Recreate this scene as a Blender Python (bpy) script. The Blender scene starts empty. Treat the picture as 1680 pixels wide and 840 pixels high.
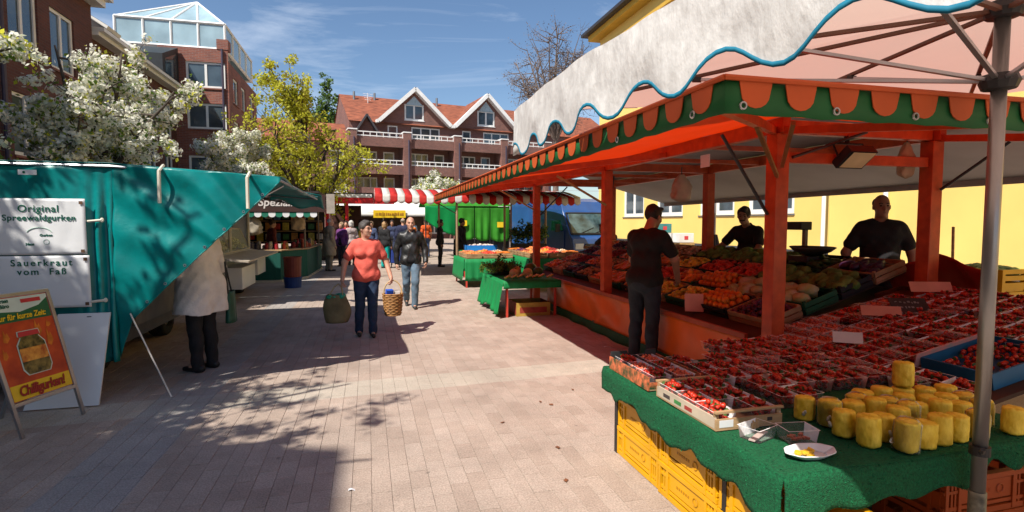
import bpy, bmesh, math, random
import numpy as np
from mathutils import Vector, Matrix
R_ = math.radians
scene = bpy.context.scene
col = scene.collection

# ---------------------------------------------------------------- camera, sky, sun, exposure
cam_d = bpy.data.cameras.new('camera')
cam_d.sensor_width = 36.0
cam_d.lens = 36.0 * 900 / 1680
cam_d.clip_start = 0.05
cam_d.clip_end = 3000
cam = bpy.data.objects.new('camera', cam_d)
col.objects.link(cam)
cam.location = (0, 0, 1.65)
cam.rotation_euler = (R_(90 - 3.497), 0, R_(-14.727))
scene.camera = cam

SUN = Vector((-0.62, -0.52, 1.0)).normalized()       # towards the sun
world = bpy.data.worlds.new('World')
scene.world = world
world.use_nodes = True
wn, wl = world.node_tree.nodes, world.node_tree.links
wn.clear()
sky = wn.new('ShaderNodeTexSky')
sky.sky_type = 'NISHITA'
sky.sun_disc = False
sky.sun_elevation = math.asin(SUN.z)
sky.sun_rotation = math.atan2(SUN.x, SUN.y)
sky.air_density = 1.0
sky.dust_density = 0.7
sky.ozone_density = 3.0
bg = wn.new('ShaderNodeBackground')
bg.inputs['Strength'].default_value = 0.095
out = wn.new('ShaderNodeOutputWorld')
# thin high wisps of cloud
tc = wn.new('ShaderNodeTexCoord')
mp = wn.new('ShaderNodeMapping')
mp.inputs['Scale'].default_value = (1.1, 2.2, 7.0)
nz = wn.new('ShaderNodeTexNoise')
nz.inputs['Scale'].default_value = 2.1
nz.inputs['Detail'].default_value = 8
nz.inputs['Roughness'].default_value = 0.62
nz.inputs['Distortion'].default_value = 0.6
rp = wn.new('ShaderNodeValToRGB')
rp.color_ramp.elements[0].position = 0.545
rp.color_ramp.elements[0].color = (0, 0, 0, 1)
rp.color_ramp.elements[1].position = 0.86
rp.color_ramp.elements[1].color = (0.42, 0.42, 0.42, 1)
mx = wn.new('ShaderNodeMix')
mx.data_type = 'RGBA'
mx.inputs['B'].default_value = (9.5, 10.0, 10.8, 1)
wl.new(tc.outputs['Generated'], mp.inputs['Vector'])
wl.new(mp.outputs['Vector'], nz.inputs['Vector'])
wl.new(nz.outputs['Fac'], rp.inputs['Fac'])
wl.new(rp.outputs['Color'], mx.inputs['Factor'])
hs = wn.new('ShaderNodeHueSaturation')
hs.inputs['Saturation'].default_value = 1.05
wl.new(sky.outputs['Color'], hs.inputs['Color'])
wl.new(hs.outputs['Color'], mx.inputs['A'])
wl.new(mx.outputs['Result'], bg.inputs['Color'])
wl.new(bg.outputs['Background'], out.inputs['Surface'])

sun_d = bpy.data.lights.new('sun', 'SUN')
sun_d.energy = 5.0
sun_d.angle = R_(0.53)
sun_d.color = (1.0, 0.94, 0.85)
sun = bpy.data.objects.new('sun', sun_d)
col.objects.link(sun)
sun.rotation_euler = SUN.to_track_quat('Z', 'Y').to_euler()

scene.view_settings.view_transform = 'Standard'
scene.view_settings.look = 'None'
scene.view_settings.gamma = 1.0
scene.view_settings.exposure = 0.50
scene.view_settings.use_curve_mapping = False
scene.render.engine = 'CYCLES'
scene.cycles.max_bounces = 8
scene.cycles.diffuse_bounces = 2
scene.cycles.transparent_max_bounces = 12
scene.cycles.use_denoising = True

# ---------------------------------------------------------------- materials
MATS = {}
def _lin(c): return (c[0], c[1], c[2], 1.0)
def mat(name, c, rough=0.75, var=0.18, scale=6.0, bump=0.0, bscale=60.0, metal=0.0, spec=0.4, transl=0.0,
        c2=None, detail=4.0, stretch=None, tcol=None, coat=0.0, world_space=False):
    """Noise-varied principled material; transl mixes in a translucent (thin cloth / leaf) share."""
    if name in MATS: return MATS[name]
    m = bpy.data.materials.new(name); m.use_nodes = True
    n, l = m.node_tree.nodes, m.node_tree.links
    p = n['Principled BSDF']; o = n['Material Output']
    p.inputs['Roughness'].default_value = rough
    p.inputs['Metallic'].default_value = metal
    p.inputs['Specular IOR Level'].default_value = spec
    p.inputs['Coat Weight'].default_value = coat
    if world_space:
        g = n.new('ShaderNodeNewGeometry'); vec = g.outputs['Position']
    else:
        t = n.new('ShaderNodeTexCoord'); oi = n.new('ShaderNodeObjectInfo')
        va = n.new('ShaderNodeVectorMath'); va.operation = 'ADD'
        sc = n.new('ShaderNodeVectorMath'); sc.operation = 'SCALE'; sc.inputs['Scale'].default_value = 37.0
        cb = n.new('ShaderNodeCombineXYZ')
        for k in 'XYZ': l.new(oi.outputs['Random'], cb.inputs[k])
        l.new(cb.outputs[0], sc.inputs[0]); l.new(t.outputs['Object'], va.inputs[0]); l.new(sc.outputs[0], va.inputs[1])
        vec = va.outputs[0]
    if stretch:
        mp_ = n.new('ShaderNodeMapping'); mp_.inputs['Scale'].default_value = stretch
        l.new(vec, mp_.inputs['Vector']); vec = mp_.outputs[0]
    nz_ = n.new('ShaderNodeTexNoise'); nz_.inputs['Scale'].default_value = scale; nz_.inputs['Detail'].default_value = detail
    l.new(vec, nz_.inputs['Vector'])
    r = n.new('ShaderNodeValToRGB')
    a = tuple(x * (1 - var) for x in c); b = tuple(min(1, x * (1 + var)) for x in (c2 or c))
    r.color_ramp.elements[0].position = 0.32; r.color_ramp.elements[0].color = _lin(a)
    r.color_ramp.elements[1].position = 0.68; r.color_ramp.elements[1].color = _lin(b)
    l.new(nz_.outputs['Fac'], r.inputs['Fac']); l.new(r.outputs['Color'], p.inputs['Base Color'])
    if bump:
        bz = n.new('ShaderNodeTexNoise'); bz.inputs['Scale'].default_value = bscale; bz.inputs['Detail'].default_value = 3
        l.new(vec, bz.inputs['Vector'])
        bm_ = n.new('ShaderNodeBump'); bm_.inputs['Strength'].default_value = bump; bm_.inputs['Distance'].default_value = 0.01
        l.new(bz.outputs['Fac'], bm_.inputs['Height']); l.new(bm_.outputs['Normal'], p.inputs['Normal'])
    if transl:
        tr = n.new('ShaderNodeBsdfTranslucent'); ms = n.new('ShaderNodeMixShader'); ms.inputs['Fac'].default_value = transl
        if tcol: tr.inputs['Color'].default_value = _lin(tcol)
        else: l.new(r.outputs['Color'], tr.inputs['Color'])
        l.new(p.outputs[0], ms.inputs[1]); l.new(tr.outputs[0], ms.inputs[2]); l.new(ms.outputs[0], o.inputs['Surface'])
    MATS[name] = m
    return m

def clear_mat(name, tint=(1, 1, 1), rough=0.08, opac=0.12):
    """Thin clear plastic: mostly transparent, with a gloss."""
    if name in MATS: return MATS[name]
    m = bpy.data.materials.new(name); m.use_nodes = True
    n, l = m.node_tree.nodes, m.node_tree.links
    p = n['Principled BSDF']; o = n['Material Output']
    p.inputs['Base Color'].default_value = _lin(tint); p.inputs['Roughness'].default_value = rough
    p.inputs['Specular IOR Level'].default_value = 0.8
    tz = n.new('ShaderNodeTexCoord'); nn = n.new('ShaderNodeTexNoise'); nn.inputs['Scale'].default_value = 30
    bb = n.new('ShaderNodeBump'); bb.inputs['Strength'].default_value = 0.5; bb.inputs['Distance'].default_value = 0.01
    l.new(tz.outputs['Object'], nn.inputs['Vector']); l.new(nn.outputs['Fac'], bb.inputs['Height']); l.new(bb.outputs['Normal'], p.inputs['Normal'])
    t = n.new('ShaderNodeBsdfTransparent'); ms = n.new('ShaderNodeMixShader'); fr = n.new('ShaderNodeFresnel')
    fr.inputs['IOR'].default_value = 1.35
    ad = n.new('ShaderNodeMath'); ad.operation = 'ADD'; ad.inputs[1].default_value = opac; ad.use_clamp = True
    l.new(fr.outputs[0], ad.inputs[0]); l.new(ad.outputs[0], ms.inputs['Fac'])
    l.new(t.outputs[0], ms.inputs[1]); l.new(p.outputs[0], ms.inputs[2]); l.new(ms.outputs[0], o.inputs['Surface'])
    MATS[name] = m
    return m

def brick_mat(name, c1, c2, mortar, sx=0.25, sy=0.075, rough=0.85):
    """Coursed brickwork for walls too far away to tell single bricks apart."""
    if name in MATS: return MATS[name]
    m = bpy.data.materials.new(name); m.use_nodes = True
    n, l = m.node_tree.nodes, m.node_tree.links
    p = n['Principled BSDF']; p.inputs['Roughness'].default_value = rough
    g = n.new('ShaderNodeNewGeometry'); s = n.new('ShaderNodeSeparateXYZ'); l.new(g.outputs['Position'], s.inputs[0])
    ad = n.new('ShaderNodeMath'); ad.operation = 'ADD'; l.new(s.outputs['X'], ad.inputs[0]); l.new(s.outputs['Y'], ad.inputs[1])
    cb = n.new('ShaderNodeCombineXYZ'); l.new(ad.outputs[0], cb.inputs['X']); l.new(s.outputs['Z'], cb.inputs['Y'])
    b = n.new('ShaderNodeTexBrick'); l.new(cb.outputs[0], b.inputs['Vector'])
    b.inputs['Color1'].default_value = _lin(c1); b.inputs['Color2'].default_value = _lin(c2); b.inputs['Mortar'].default_value = _lin(mortar)
    b.inputs['Scale'].default_value = 1.0; b.inputs['Brick Width'].default_value = sx; b.inputs['Row Height'].default_value = sy
    b.inputs['Mortar Size'].default_value = 0.006; b.inputs['Mortar Smooth'].default_value = 0.1
    nz_ = n.new('ShaderNodeTexNoise'); nz_.inputs['Scale'].default_value = 0.9; nz_.inputs['Detail'].default_value = 6
    l.new(g.outputs['Position'], nz_.inputs['Vector'])
    mr = n.new('ShaderNodeMapRange'); mr.inputs['To Min'].default_value = 0.6; mr.inputs['To Max'].default_value = 1.4
    l.new(nz_.outputs['Fac'], mr.inputs['Value'])
    mu = n.new('ShaderNodeVectorMath'); mu.operation = 'SCALE'; l.new(b.outputs['Color'], mu.inputs[0]); l.new(mr.outputs[0], mu.inputs['Scale'])
    l.new(mu.outputs[0], p.inputs['Base Color'])
    bm_ = n.new('ShaderNodeBump'); bm_.inputs['Strength'].default_value = 0.5; bm_.inputs['Distance'].default_value = 0.01; bm_.invert = True
    l.new(b.outputs['Fac'], bm_.inputs['Height']); l.new(bm_.outputs['Normal'], p.inputs['Normal'])
    MATS[name] = m
    return m

# ---------------------------------------------------------------- mesh helpers
LOCALS = set()          # things already moved, whose further parts come in local coordinates
class MB:
    """Collects shapes (world or local coordinates) and builds ONE mesh object from them."""
    def __init__(s): s.v = []; s.f = []; s.mi = []; s.cur = 0
    def add(s, vs, fs):
        o = len(s.v); s.v += [tuple(v) for v in vs]; s.f += [tuple(i + o for i in f) for f in fs]; s.mi += [s.cur] * len(fs); return s
    def quad(s, *p): return s.add(p, [tuple(range(len(p)))])
    def box(s, c, d, rz=0.0, rx=0.0, ry=0.0):
        hx, hy, hz = d[0] / 2, d[1] / 2, d[2] / 2
        vs = [Vector((x, y, z)) for x in (-hx, hx) for y in (-hy, hy) for z in (-hz, hz)]
        if rz or rx or ry:
            M = Matrix.Rotation(rz, 3, 'Z') @ Matrix.Rotation(ry, 3, 'Y') @ Matrix.Rotation(rx, 3, 'X'); vs = [M @ v for v in vs]
        c = Vector(c)
        return s.add([v + c for v in vs], [(0, 1, 3, 2), (4, 6, 7, 5), (0, 4, 5, 1), (2, 3, 7, 6), (0, 2, 6, 4), (1, 5, 7, 3)])
    def box2(s, a, b): return s.box([(a[i] + b[i]) / 2 for i in range(3)], [abs(b[i] - a[i]) for i in range(3)])
    def beam(s, a, b, w, h, up=(0, 0, 1)):
        a, b = Vector(a), Vector(b); d = (b - a).normalized(); u = Vector(up)
        if abs(d.dot(u)) > 0.98: u = Vector((0, 1, 0))
        r = d.cross(u).normalized(); u = r.cross(d)
        vs = [p + r * sx * w / 2 + u * sz * h / 2 for p in (a, b) for sx, sz in ((-1, -1), (1, -1), (1, 1), (-1, 1))]
        return s.add(vs, [(0, 3, 2, 1), (4, 5, 6, 7), (0, 1, 5, 4), (1, 2, 6, 5), (2, 3, 7, 6), (3, 0, 4, 7)])
    def tube(s, pts, r, n=8, cap=True):
        pts = [Vector(p) for p in pts]; k = len(pts); rs = r if isinstance(r, (list, tuple)) else [r] * k
        vs = []; prev = None
        for i, p in enumerate(pts):
            d = (pts[min(i + 1, k - 1)] - pts[max(i - 1, 0)])
            d = d.normalized() if d.length > 1e-9 else Vector((0, 0, 1))
            if prev is None:
                a = Vector((0, 0, 1)) if abs(d.z) < 0.9 else Vector((1, 0, 0)); x = d.cross(a).normalized()
            else:
                x = prev - d * prev.dot(d); x = x.normalized() if x.length > 1e-6 else d.orthogonal().normalized()
            prev = x; y = d.cross(x)
            for j in range(n):
                t = 2 * math.pi * j / n; vs.append(p + x * (rs[i] * math.cos(t)) + y * (rs[i] * math.sin(t)))
        fs = [(i * n + j, i * n + (j + 1) % n, (i + 1) * n + (j + 1) % n, (i + 1) * n + j) for i in range(k - 1) for j in range(n)]
        if cap: fs += [tuple(range(n - 1, -1, -1)), tuple((k - 1) * n + j for j in range(n))]
        return s.add(vs, fs)
    def lathe(s, prof, n=16, c=(0, 0, 0), sx=1.0, sy=1.0):
        vs = [(c[0] + r * sx * math.cos(2 * math.pi * j / n), c[1] + r * sy * math.sin(2 * math.pi * j / n), c[2] + z) for r, z in prof for j in range(n)]
        k = len(prof)
        fs = [(i * n + j, i * n + (j + 1) % n, (i + 1) * n + (j + 1) % n, (i + 1) * n + j) for i in range(k - 1) for j in range(n)]
        if prof[0][0] > 1e-6: fs.append(tuple(range(n - 1, -1, -1)))
        if prof[-1][0] > 1e-6: fs.append(tuple((k - 1) * n + j for j in range(n)))
        return s.add(vs, fs)
    def grid(s, fn, nu, nv):
        vs = [fn(i / nu, j / nv) for i in range(nu + 1) for j in range(nv + 1)]
        fs = [(i * (nv + 1) + j, (i + 1) * (nv + 1) + j, (i + 1) * (nv + 1) + j + 1, i * (nv + 1) + j + 1) for i in range(nu) for j in range(nv)]
        return s.add(vs, fs)
    def prism(s, poly, dvec):
        n = len(poly); d = Vector(dvec); a = [Vector(p) for p in poly]
        vs = a + [p + d for p in a]
        return s.add(vs, [tuple(range(n - 1, -1, -1)), tuple(range(n, 2 * n))] + [(i, (i + 1) % n, (i + 1) % n + n, i + n) for i in range(n)])
    def blob(s, c, r, n=6, m=5, jit=0.0, rng=None):
        c = Vector(c); rx, ry, rz = r if isinstance(r, (list, tuple)) else (r, r, r)
        vs = [c + Vector((0, 0, -rz))]
        for i in range(1, m):
            t = math.pi * i / m
            for j in range(n):
                q = 1 + (rng.uniform(-jit, jit) if rng else 0); a = 2 * math.pi * (j + 0.5 * (i % 2)) / n
                vs.append(c + Vector((rx * math.sin(t) * math.cos(a) * q, ry * math.sin(t) * math.sin(a) * q, -rz * math.cos(t))))
        vs.append(c + Vector((0, 0, rz))); L = len(vs) - 1
        fs = [(0, 1 + (j + 1) % n, 1 + j) for j in range(n)]
        for i in range(m - 2):
            for j in range(n): fs.append((1 + i * n + j, 1 + i * n + (j + 1) % n, 1 + (i + 1) * n + (j + 1) % n, 1 + (i + 1) * n + j))
        fs += [(1 + (m - 2) * n + j, 1 + (m - 2) * n + (j + 1) % n, L) for j in range(n)]
        return s.add(vs, fs)
    def mesh(s, name, mats, smooth=False):
        me = bpy.data.meshes.new(name); me.from_pydata(s.v, [], s.f)
        for m in (mats if isinstance(mats, (list, tuple)) else [mats]): me.materials.append(m)
        if any(s.mi): me.polygons.foreach_set('material_index', s.mi)
        if smooth: me.polygons.foreach_set('use_smooth', [True] * len(s.f))
        me.update(); return me
    def build(s, name, mats, parent=None, smooth=False, bevel=0.0, solid=0.0, label=None, kind=None):
        return link(name, s.mesh(name, mats, smooth), parent, bevel, solid, label, kind)

def link(name, me, parent=None, bevel=0.0, solid=0.0, label=None, kind=None):
    o = bpy.data.objects.new(name, me); col.objects.link(o)
    if parent:
        o.parent = parent
        base = parent if parent.parent is None else parent.parent      # meshes come in world coordinates
        if parent.parent is None: o.location = (0, 0, 0) if parent.name in LOCALS else -Vector(parent.location)
    if bevel:
        b = o.modifiers.new('bevel', 'BEVEL'); b.width = bevel; b.segments = 2; b.limit_method = 'ANGLE'
    if solid:
        b = o.modifiers.new('solid', 'SOLIDIFY'); b.thickness = solid; b.offset = 0
    if label: o['label'] = label
    if kind: o['kind'] = kind
    return o

def tag(o, label=None, cat=None, group=None, kind=None):
    if label: o['label'] = label
    if cat: o['category'] = cat
    if group: o['group'] = group
    if kind: o['kind'] = kind
    return o
def thing(name, label, cat, loc=(0, 0, 0), group=None):
    """An Empty at the thing's base; its parts are built in world coordinates and parented to it."""
    o = bpy.data.objects.new(name, None); col.objects.link(o); o.location = loc; o.empty_display_size = 0.1
    return tag(o, label, cat, group)
def children(o, pool=None): return [c for c in col.objects if c.parent == o]
def copy_tree(o, loc, rz=0.0, label=None, scale=None):
    """A copy of a thing with copies of its parts and sub-parts (mesh data shared)."""
    r = o.copy(); col.objects.link(r); r.location = loc; r.rotation_euler = (0, 0, rz)
    if scale: r.scale = scale
    if label: r['label'] = label
    for c in o.children:
        k = c.copy(); col.objects.link(k); k.parent = r
        for g in c.children:
            q = g.copy(); col.objects.link(q); q.parent = k
    return r
def text_mesh(txt, size, mat_, name='lettering', parent=None, M=None, extrude=0.001, align='CENTER', bold=0.0, shear=0.0, space=1.0):
    cu = bpy.data.curves.new('t', 'FONT'); cu.body = txt; cu.size = size; cu.align_x = align; cu.align_y = 'CENTER'
    cu.extrude = extrude; cu.offset = bold; cu.shear = shear; cu.space_character = space; cu.resolution_u = 3
    o = bpy.data.objects.new('t', cu); col.objects.link(o)
    me = bpy.data.meshes.new_from_object(o); bpy.data.objects.remove(o); bpy.data.curves.remove(cu)
    me.materials.clear(); me.materials.append(mat_)
    if M is not None: me.transform(M)
    return link(name, me, parent)
def frame_m(o, x, y):
    """Matrix that lays flat text in the plane spanned by x, y at origin o."""
    x = Vector(x).normalized(); y = Vector(y).normalized(); z = x.cross(y).normalized(); y = z.cross(x)
    M = Matrix((x, y, z)).transposed().to_4x4(); M.translation = Vector(o); return M

# ================================================================ THE SETTING
rng = random.Random(7)
nprng = np.random.default_rng(11)

# ---- paving: colour of the stones depends on where they lie (pale cross band, grey-blue lane)
def paving_mat(name, joints):
    m = bpy.data.materials.new(name); m.use_nodes = True
    n, l = m.node_tree.nodes, m.node_tree.links
    p = n['Principled BSDF']; p.inputs['Roughness'].default_value = 0.82; p.inputs['Specular IOR Level'].default_value = 0.25
    g = n.new('ShaderNodeNewGeometry'); s = n.new('ShaderNodeSeparateXYZ'); l.new(g.outputs['Position'], s.inputs[0])
    def math_(op, a, b=None):
        k = n.new('ShaderNodeMath'); k.operation = op
        for i, x in enumerate((a, b)):
            if x is None: continue
            if isinstance(x, (int, float)): k.inputs[i].default_value = x
            else: l.new(x, k.inputs[i])
        return k.outputs[0]
    def mix(f, a, b):
        k = n.new('ShaderNodeMix'); k.data_type = 'RGBA'
        l.new(f, k.inputs['Factor'])
        for nm, x in (('A', a), ('B', b)):
            if isinstance(x, tuple): k.inputs[nm].default_value = x
            else: l.new(x, k.inputs[nm])
        return k.outputs['Result']
    # stone-to-stone variation
    oi = n.new('ShaderNodeObjectInfo')
    if joints:
        sx = math_('FLOOR', math_('DIVIDE', s.outputs['X'], 0.12)); par = math_('MULTIPLY', math_('MODULO', math_('ABSOLUTE', sx), 2.0), 0.12)
        sy = math_('FLOOR', math_('DIVIDE', math_('ADD', s.outputs['Y'], par), 0.24))
        cb = n.new('ShaderNodeCombineXYZ'); l.new(sx, cb.inputs['X']); l.new(sy, cb.inputs['Y'])
        wn_ = n.new('ShaderNodeTexWhiteNoise'); wn_.noise_dimensions = '2D'; l.new(cb.outputs[0], wn_.inputs['Vector']); rnd = wn_.outputs['Value']
    else:
        rnd = math_('FRACT', math_('ADD', math_('MULTIPLY', oi.outputs['Random'], 7.3), math_('MULTIPLY', g.outputs['Random Per Island'], 5.1)))
    r = n.new('ShaderNodeValToRGB'); e = r.color_ramp.elements
    e[0].position = 0.0; e[0].color = (0.385, 0.300, 0.245, 1); e[1].position = 1.0; e[1].color = (0.44, 0.352, 0.293, 1)
    k = e.new(0.5); k.color = (0.415, 0.328, 0.270, 1)
    l.new(rnd, r.inputs['Fac']); c = r.outputs['Color']
    # pale band across the walkway, grey-blue lane along the stalls
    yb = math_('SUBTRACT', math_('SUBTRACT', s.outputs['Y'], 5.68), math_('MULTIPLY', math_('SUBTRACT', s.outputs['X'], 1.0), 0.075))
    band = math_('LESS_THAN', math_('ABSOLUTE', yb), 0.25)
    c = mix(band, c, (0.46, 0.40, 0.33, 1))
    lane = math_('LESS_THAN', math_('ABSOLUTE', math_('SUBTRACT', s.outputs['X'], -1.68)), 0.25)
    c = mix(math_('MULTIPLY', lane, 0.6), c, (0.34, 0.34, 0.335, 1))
    # grime
    nz_ = n.new('ShaderNodeTexNoise'); nz_.inputs['Scale'].default_value = 1.3; nz_.inputs['Detail'].default_value = 9; nz_.inputs['Roughness'].default_value = 0.7
    l.new(g.outputs['Position'], nz_.inputs['Vector'])
    mr = n.new('ShaderNodeMapRange'); mr.inputs['From Min'].default_value = 0.3; mr.inputs['From Max'].default_value = 0.7
    mr.inputs['To Min'].default_value = 0.74; mr.inputs['To Max'].default_value = 1.12; l.new(nz_.outputs['Fac'], mr.inputs['Value'])
    n2 = n.new('ShaderNodeTexNoise'); n2.inputs['Scale'].default_value = 95; n2.inputs['Detail'].default_value = 2; l.new(g.outputs['Position'], n2.inputs['Vector'])
    m2 = n.new('ShaderNodeMapRange'); m2.inputs['From Min'].default_value = 0.3; m2.inputs['From Max'].default_value = 0.7
    m2.inputs['To Min'].default_value = 0.72; m2.inputs['To Max'].default_value = 1.2; l.new(n2.outputs['Fac'], m2.inputs['Value'])
    vm = n.new('ShaderNodeVectorMath'); vm.operation = 'SCALE'; l.new(c, vm.inputs[0]); l.new(math_('MULTIPLY', mr.outputs[0], m2.outputs[0]), vm.inputs['Scale'])
    # dark spots of trodden gum and drips
    vo = n.new('ShaderNodeTexVoronoi'); vo.inputs['Scale'].default_value = 3.1; vo.inputs['Randomness'].default_value = 1.0; l.new(g.outputs['Position'], vo.inputs['Vector'])
    spot = math_('LESS_THAN', vo.outputs['Distance'], 0.045)
    cc = mix(math_('MULTIPLY', spot, 0.55), vm.outputs[0], (0.10, 0.08, 0.07, 1))
    if joints:
        fx = math_('ABSOLUTE', math_('SUBTRACT', math_('FRACT', math_('DIVIDE', s.outputs['X'], 0.12)), 0.5))
        fy = math_('ABSOLUTE', math_('SUBTRACT', math_('FRACT', math_('DIVIDE', math_('ADD', s.outputs['Y'], par), 0.24)), 0.5))
        j = math_('MAXIMUM', math_('GREATER_THAN', fx, 0.482), math_('GREATER_THAN', fy, 0.491))
        far = n.new('ShaderNodeMapRange'); far.inputs['From Min'].default_value = 5; far.inputs['From Max'].default_value = 30
        far.inputs['To Min'].default_value = 0.28; far.inputs['To Max'].default_value = 0.0; l.new(s.outputs['Y'], far.inputs['Value'])
        cc = mix(math_('MULTIPLY', j, far.outputs[0]), cc, (0.25, 0.19, 0.16, 1))
    l.new(cc, p.inputs['Base Color'])
    b = n.new('ShaderNodeBump'); b.inputs['Strength'].default_value = 0.35; b.inputs['Distance'].default_value = 0.004
    l.new(n2.outputs['Fac'], b.inputs['Height']); l.new(b.outputs['Normal'], p.inputs['Normal'])
    return m
M_PAVE = paving_mat('paving_stone', False)
M_GROUND = paving_mat('paving_far', True)
M_JOINT = mat('joint_sand', (0.345, 0.275, 0.23), 0.95, 0.3, 30)

PX0, PX1, PY0, PY1 = -30 * 0.12, 30 * 0.12, 10 * 0.24, 55 * 0.24     # the area of single stones
mb = MB()
for (a, b, c, d) in ((-400, 400, PY1, 900), (-400, 400, -300, PY0), (-400, PX0, PY0, PY1), (PX1, 400, PY0, PY1)):
    mb.quad((a, c, 0), (b, c, 0), (b, d, 0), (a, d, 0))
ground = mb.build('ground', M_GROUND); tag(ground, 'pinkish clinker paving of the market street', kind='structure')
bed = MB().quad((PX0, PY0, -0.007), (PX1, PY0, -0.007), (PX1, PY1, -0.007), (PX0, PY1, -0.007)).build('joint_bed', M_JOINT, ground)
stone_me = []
for k in range(6):
    q = MB(); r2 = random.Random(k)
    hx, hy = 0.0594, 0.1193; b = 0.0012
    zt = [r2.uniform(-0.0012, 0.0012) for _ in range(4)]
    vs = [(-hx, -hy, -0.02), (hx, -hy, -0.02), (hx, hy, -0.02), (-hx, hy, -0.02),
          (-hx, -hy, -0.004), (hx, -hy, -0.004), (hx, hy, -0.004), (-hx, hy, -0.004),
          (-hx + b, -hy + b, zt[0]), (hx - b, -hy + b, zt[1]), (hx - b, hy - b, zt[2]), (-hx + b, hy - b, zt[3])]
    fs = [(0, 1, 5, 4), (1, 2, 6, 5), (2, 3, 7, 6), (3, 0, 4, 7), (4, 5, 9, 8), (5, 6, 10, 9), (6, 7, 11, 10), (7, 4, 8, 11), (8, 9, 10, 11)]
    q.add(vs, fs); stone_me.append(q.mesh('paving_stone', M_PAVE))
cells = []
for i in range(-30, 30):
    par = 0.12 * (abs(i) % 2)
    for j in range(10, 55):
        x, y = (i + 0.5) * 0.12, (j + 0.5) * 0.24 - par
        cells.append((i, j, x, y))
seen = [c for c in cells if c[3] < 5.2 and (c[2] - 0.0) > -1.7 + 0.0 and c[2] < 1.75 and c[3] > 2.95 and -0.29 * c[3] - 0.3 < c[2]]
seen = sorted(seen, key=lambda c: c[2] ** 2 + c[3] ** 2)[:298]
sset = set((c[0], c[1]) for c in seen)
rest = MB()
for (i, j, x, y) in cells:
    me = stone_me[(i * 7 + j * 3) % 6]; dz = rng.uniform(-0.0015, 0.0015); ang = rng.uniform(-0.008, 0.008)
    if (i, j) in sset:
        o = bpy.data.objects.new('paving_stone', me); col.objects.link(o); o.parent = ground; o.location = (x, y, dz); o.rotation_euler = (0, 0, ang)
    else:
        rest.add([(x + v.co.x, y + v.co.y, v.co.z + dz) for v in me.vertices], [tuple(p.vertices) for p in me.polygons])
rest.build('paving_stones', M_PAVE, ground, kind='stuff')

# ---------------------------------------------------------------- building helpers
M_WHITE = mat('white_paint', (0.78, 0.78, 0.76), 0.45, 0.06, 3)
M_GLASS = mat('window_glass', (0.035, 0.05, 0.06), 0.06, 0.3, 0.7, spec=0.9, c2=(0.07, 0.10, 0.12))
M_CURT = mat('curtain', (0.6, 0.58, 0.55), 0.9, 0.12, 2, stretch=(14, 14, 0.4))
M_DARKR = mat('dark_room', (0.03, 0.028, 0.026), 0.9, 0.3, 1)
M_BRICK_D = brick_mat('brick_dark', (0.125, 0.040, 0.028), (0.09, 0.030, 0.024), (0.10, 0.075, 0.065))
M_BRICK_R = brick_mat('brick_red', (0.27, 0.085, 0.055), (0.19, 0.06, 0.045), (0.24, 0.19, 0.16))
M_BRICK_F = brick_mat('brick_plum', (0.22, 0.088, 0.066), (0.155, 0.063, 0.052), (0.20, 0.155, 0.135))
M_TILE = mat('roof_tile', (0.20, 0.062, 0.034), 0.85, 0.3, 1.6, bump=0.6, bscale=5, c2=(0.26, 0.08, 0.04), stretch=(1, 1, 6))
M_PIPE = mat('drain_pipe', (0.055, 0.045, 0.075), 0.5, 0.1)
M_ZINC = mat('zinc', (0.22, 0.23, 0.24), 0.45, 0.15, metal=0.6)

def wall_panel(mb, O, u, n, W, H, holes, depth=0.14):
    """A wall sheet W x H from corner O along u (z up), with real openings and their reveals. n points outwards."""
    O, u, n = Vector(O), Vector(u).normalized(), Vector(n).normalized(); z = Vector((0, 0, 1))
    xs = sorted(set([0, W] + [h[0] for h in holes] + [h[1] for h in holes])); zs = sorted(set([0, H] + [h[2] for h in holes] + [h[3] for h in holes]))
    P = lambda a, b, d=0.0: O + u * a + z * b - n * d
    for i in range(len(xs) - 1):
        for j in range(len(zs) - 1):
            cx, cz = (xs[i] + xs[i + 1]) / 2, (zs[j] + zs[j + 1]) / 2
            if any(h[0] < cx < h[1] and h[2] < cz < h[3] for h in holes): continue
            mb.quad(P(xs[i], zs[j]), P(xs[i + 1], zs[j]), P(xs[i + 1], zs[j + 1]), P(xs[i], zs[j + 1]))
    for (a, b, c, d) in holes:
        for (p, q) in (((a, c), (b, c)), ((b, c), (b, d)), ((b, d), (a, d)), ((a, d), (a, c))):
            mb.quad(P(*p), P(*q), P(q[0], q[1], depth), P(p[0], p[1], depth))
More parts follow.
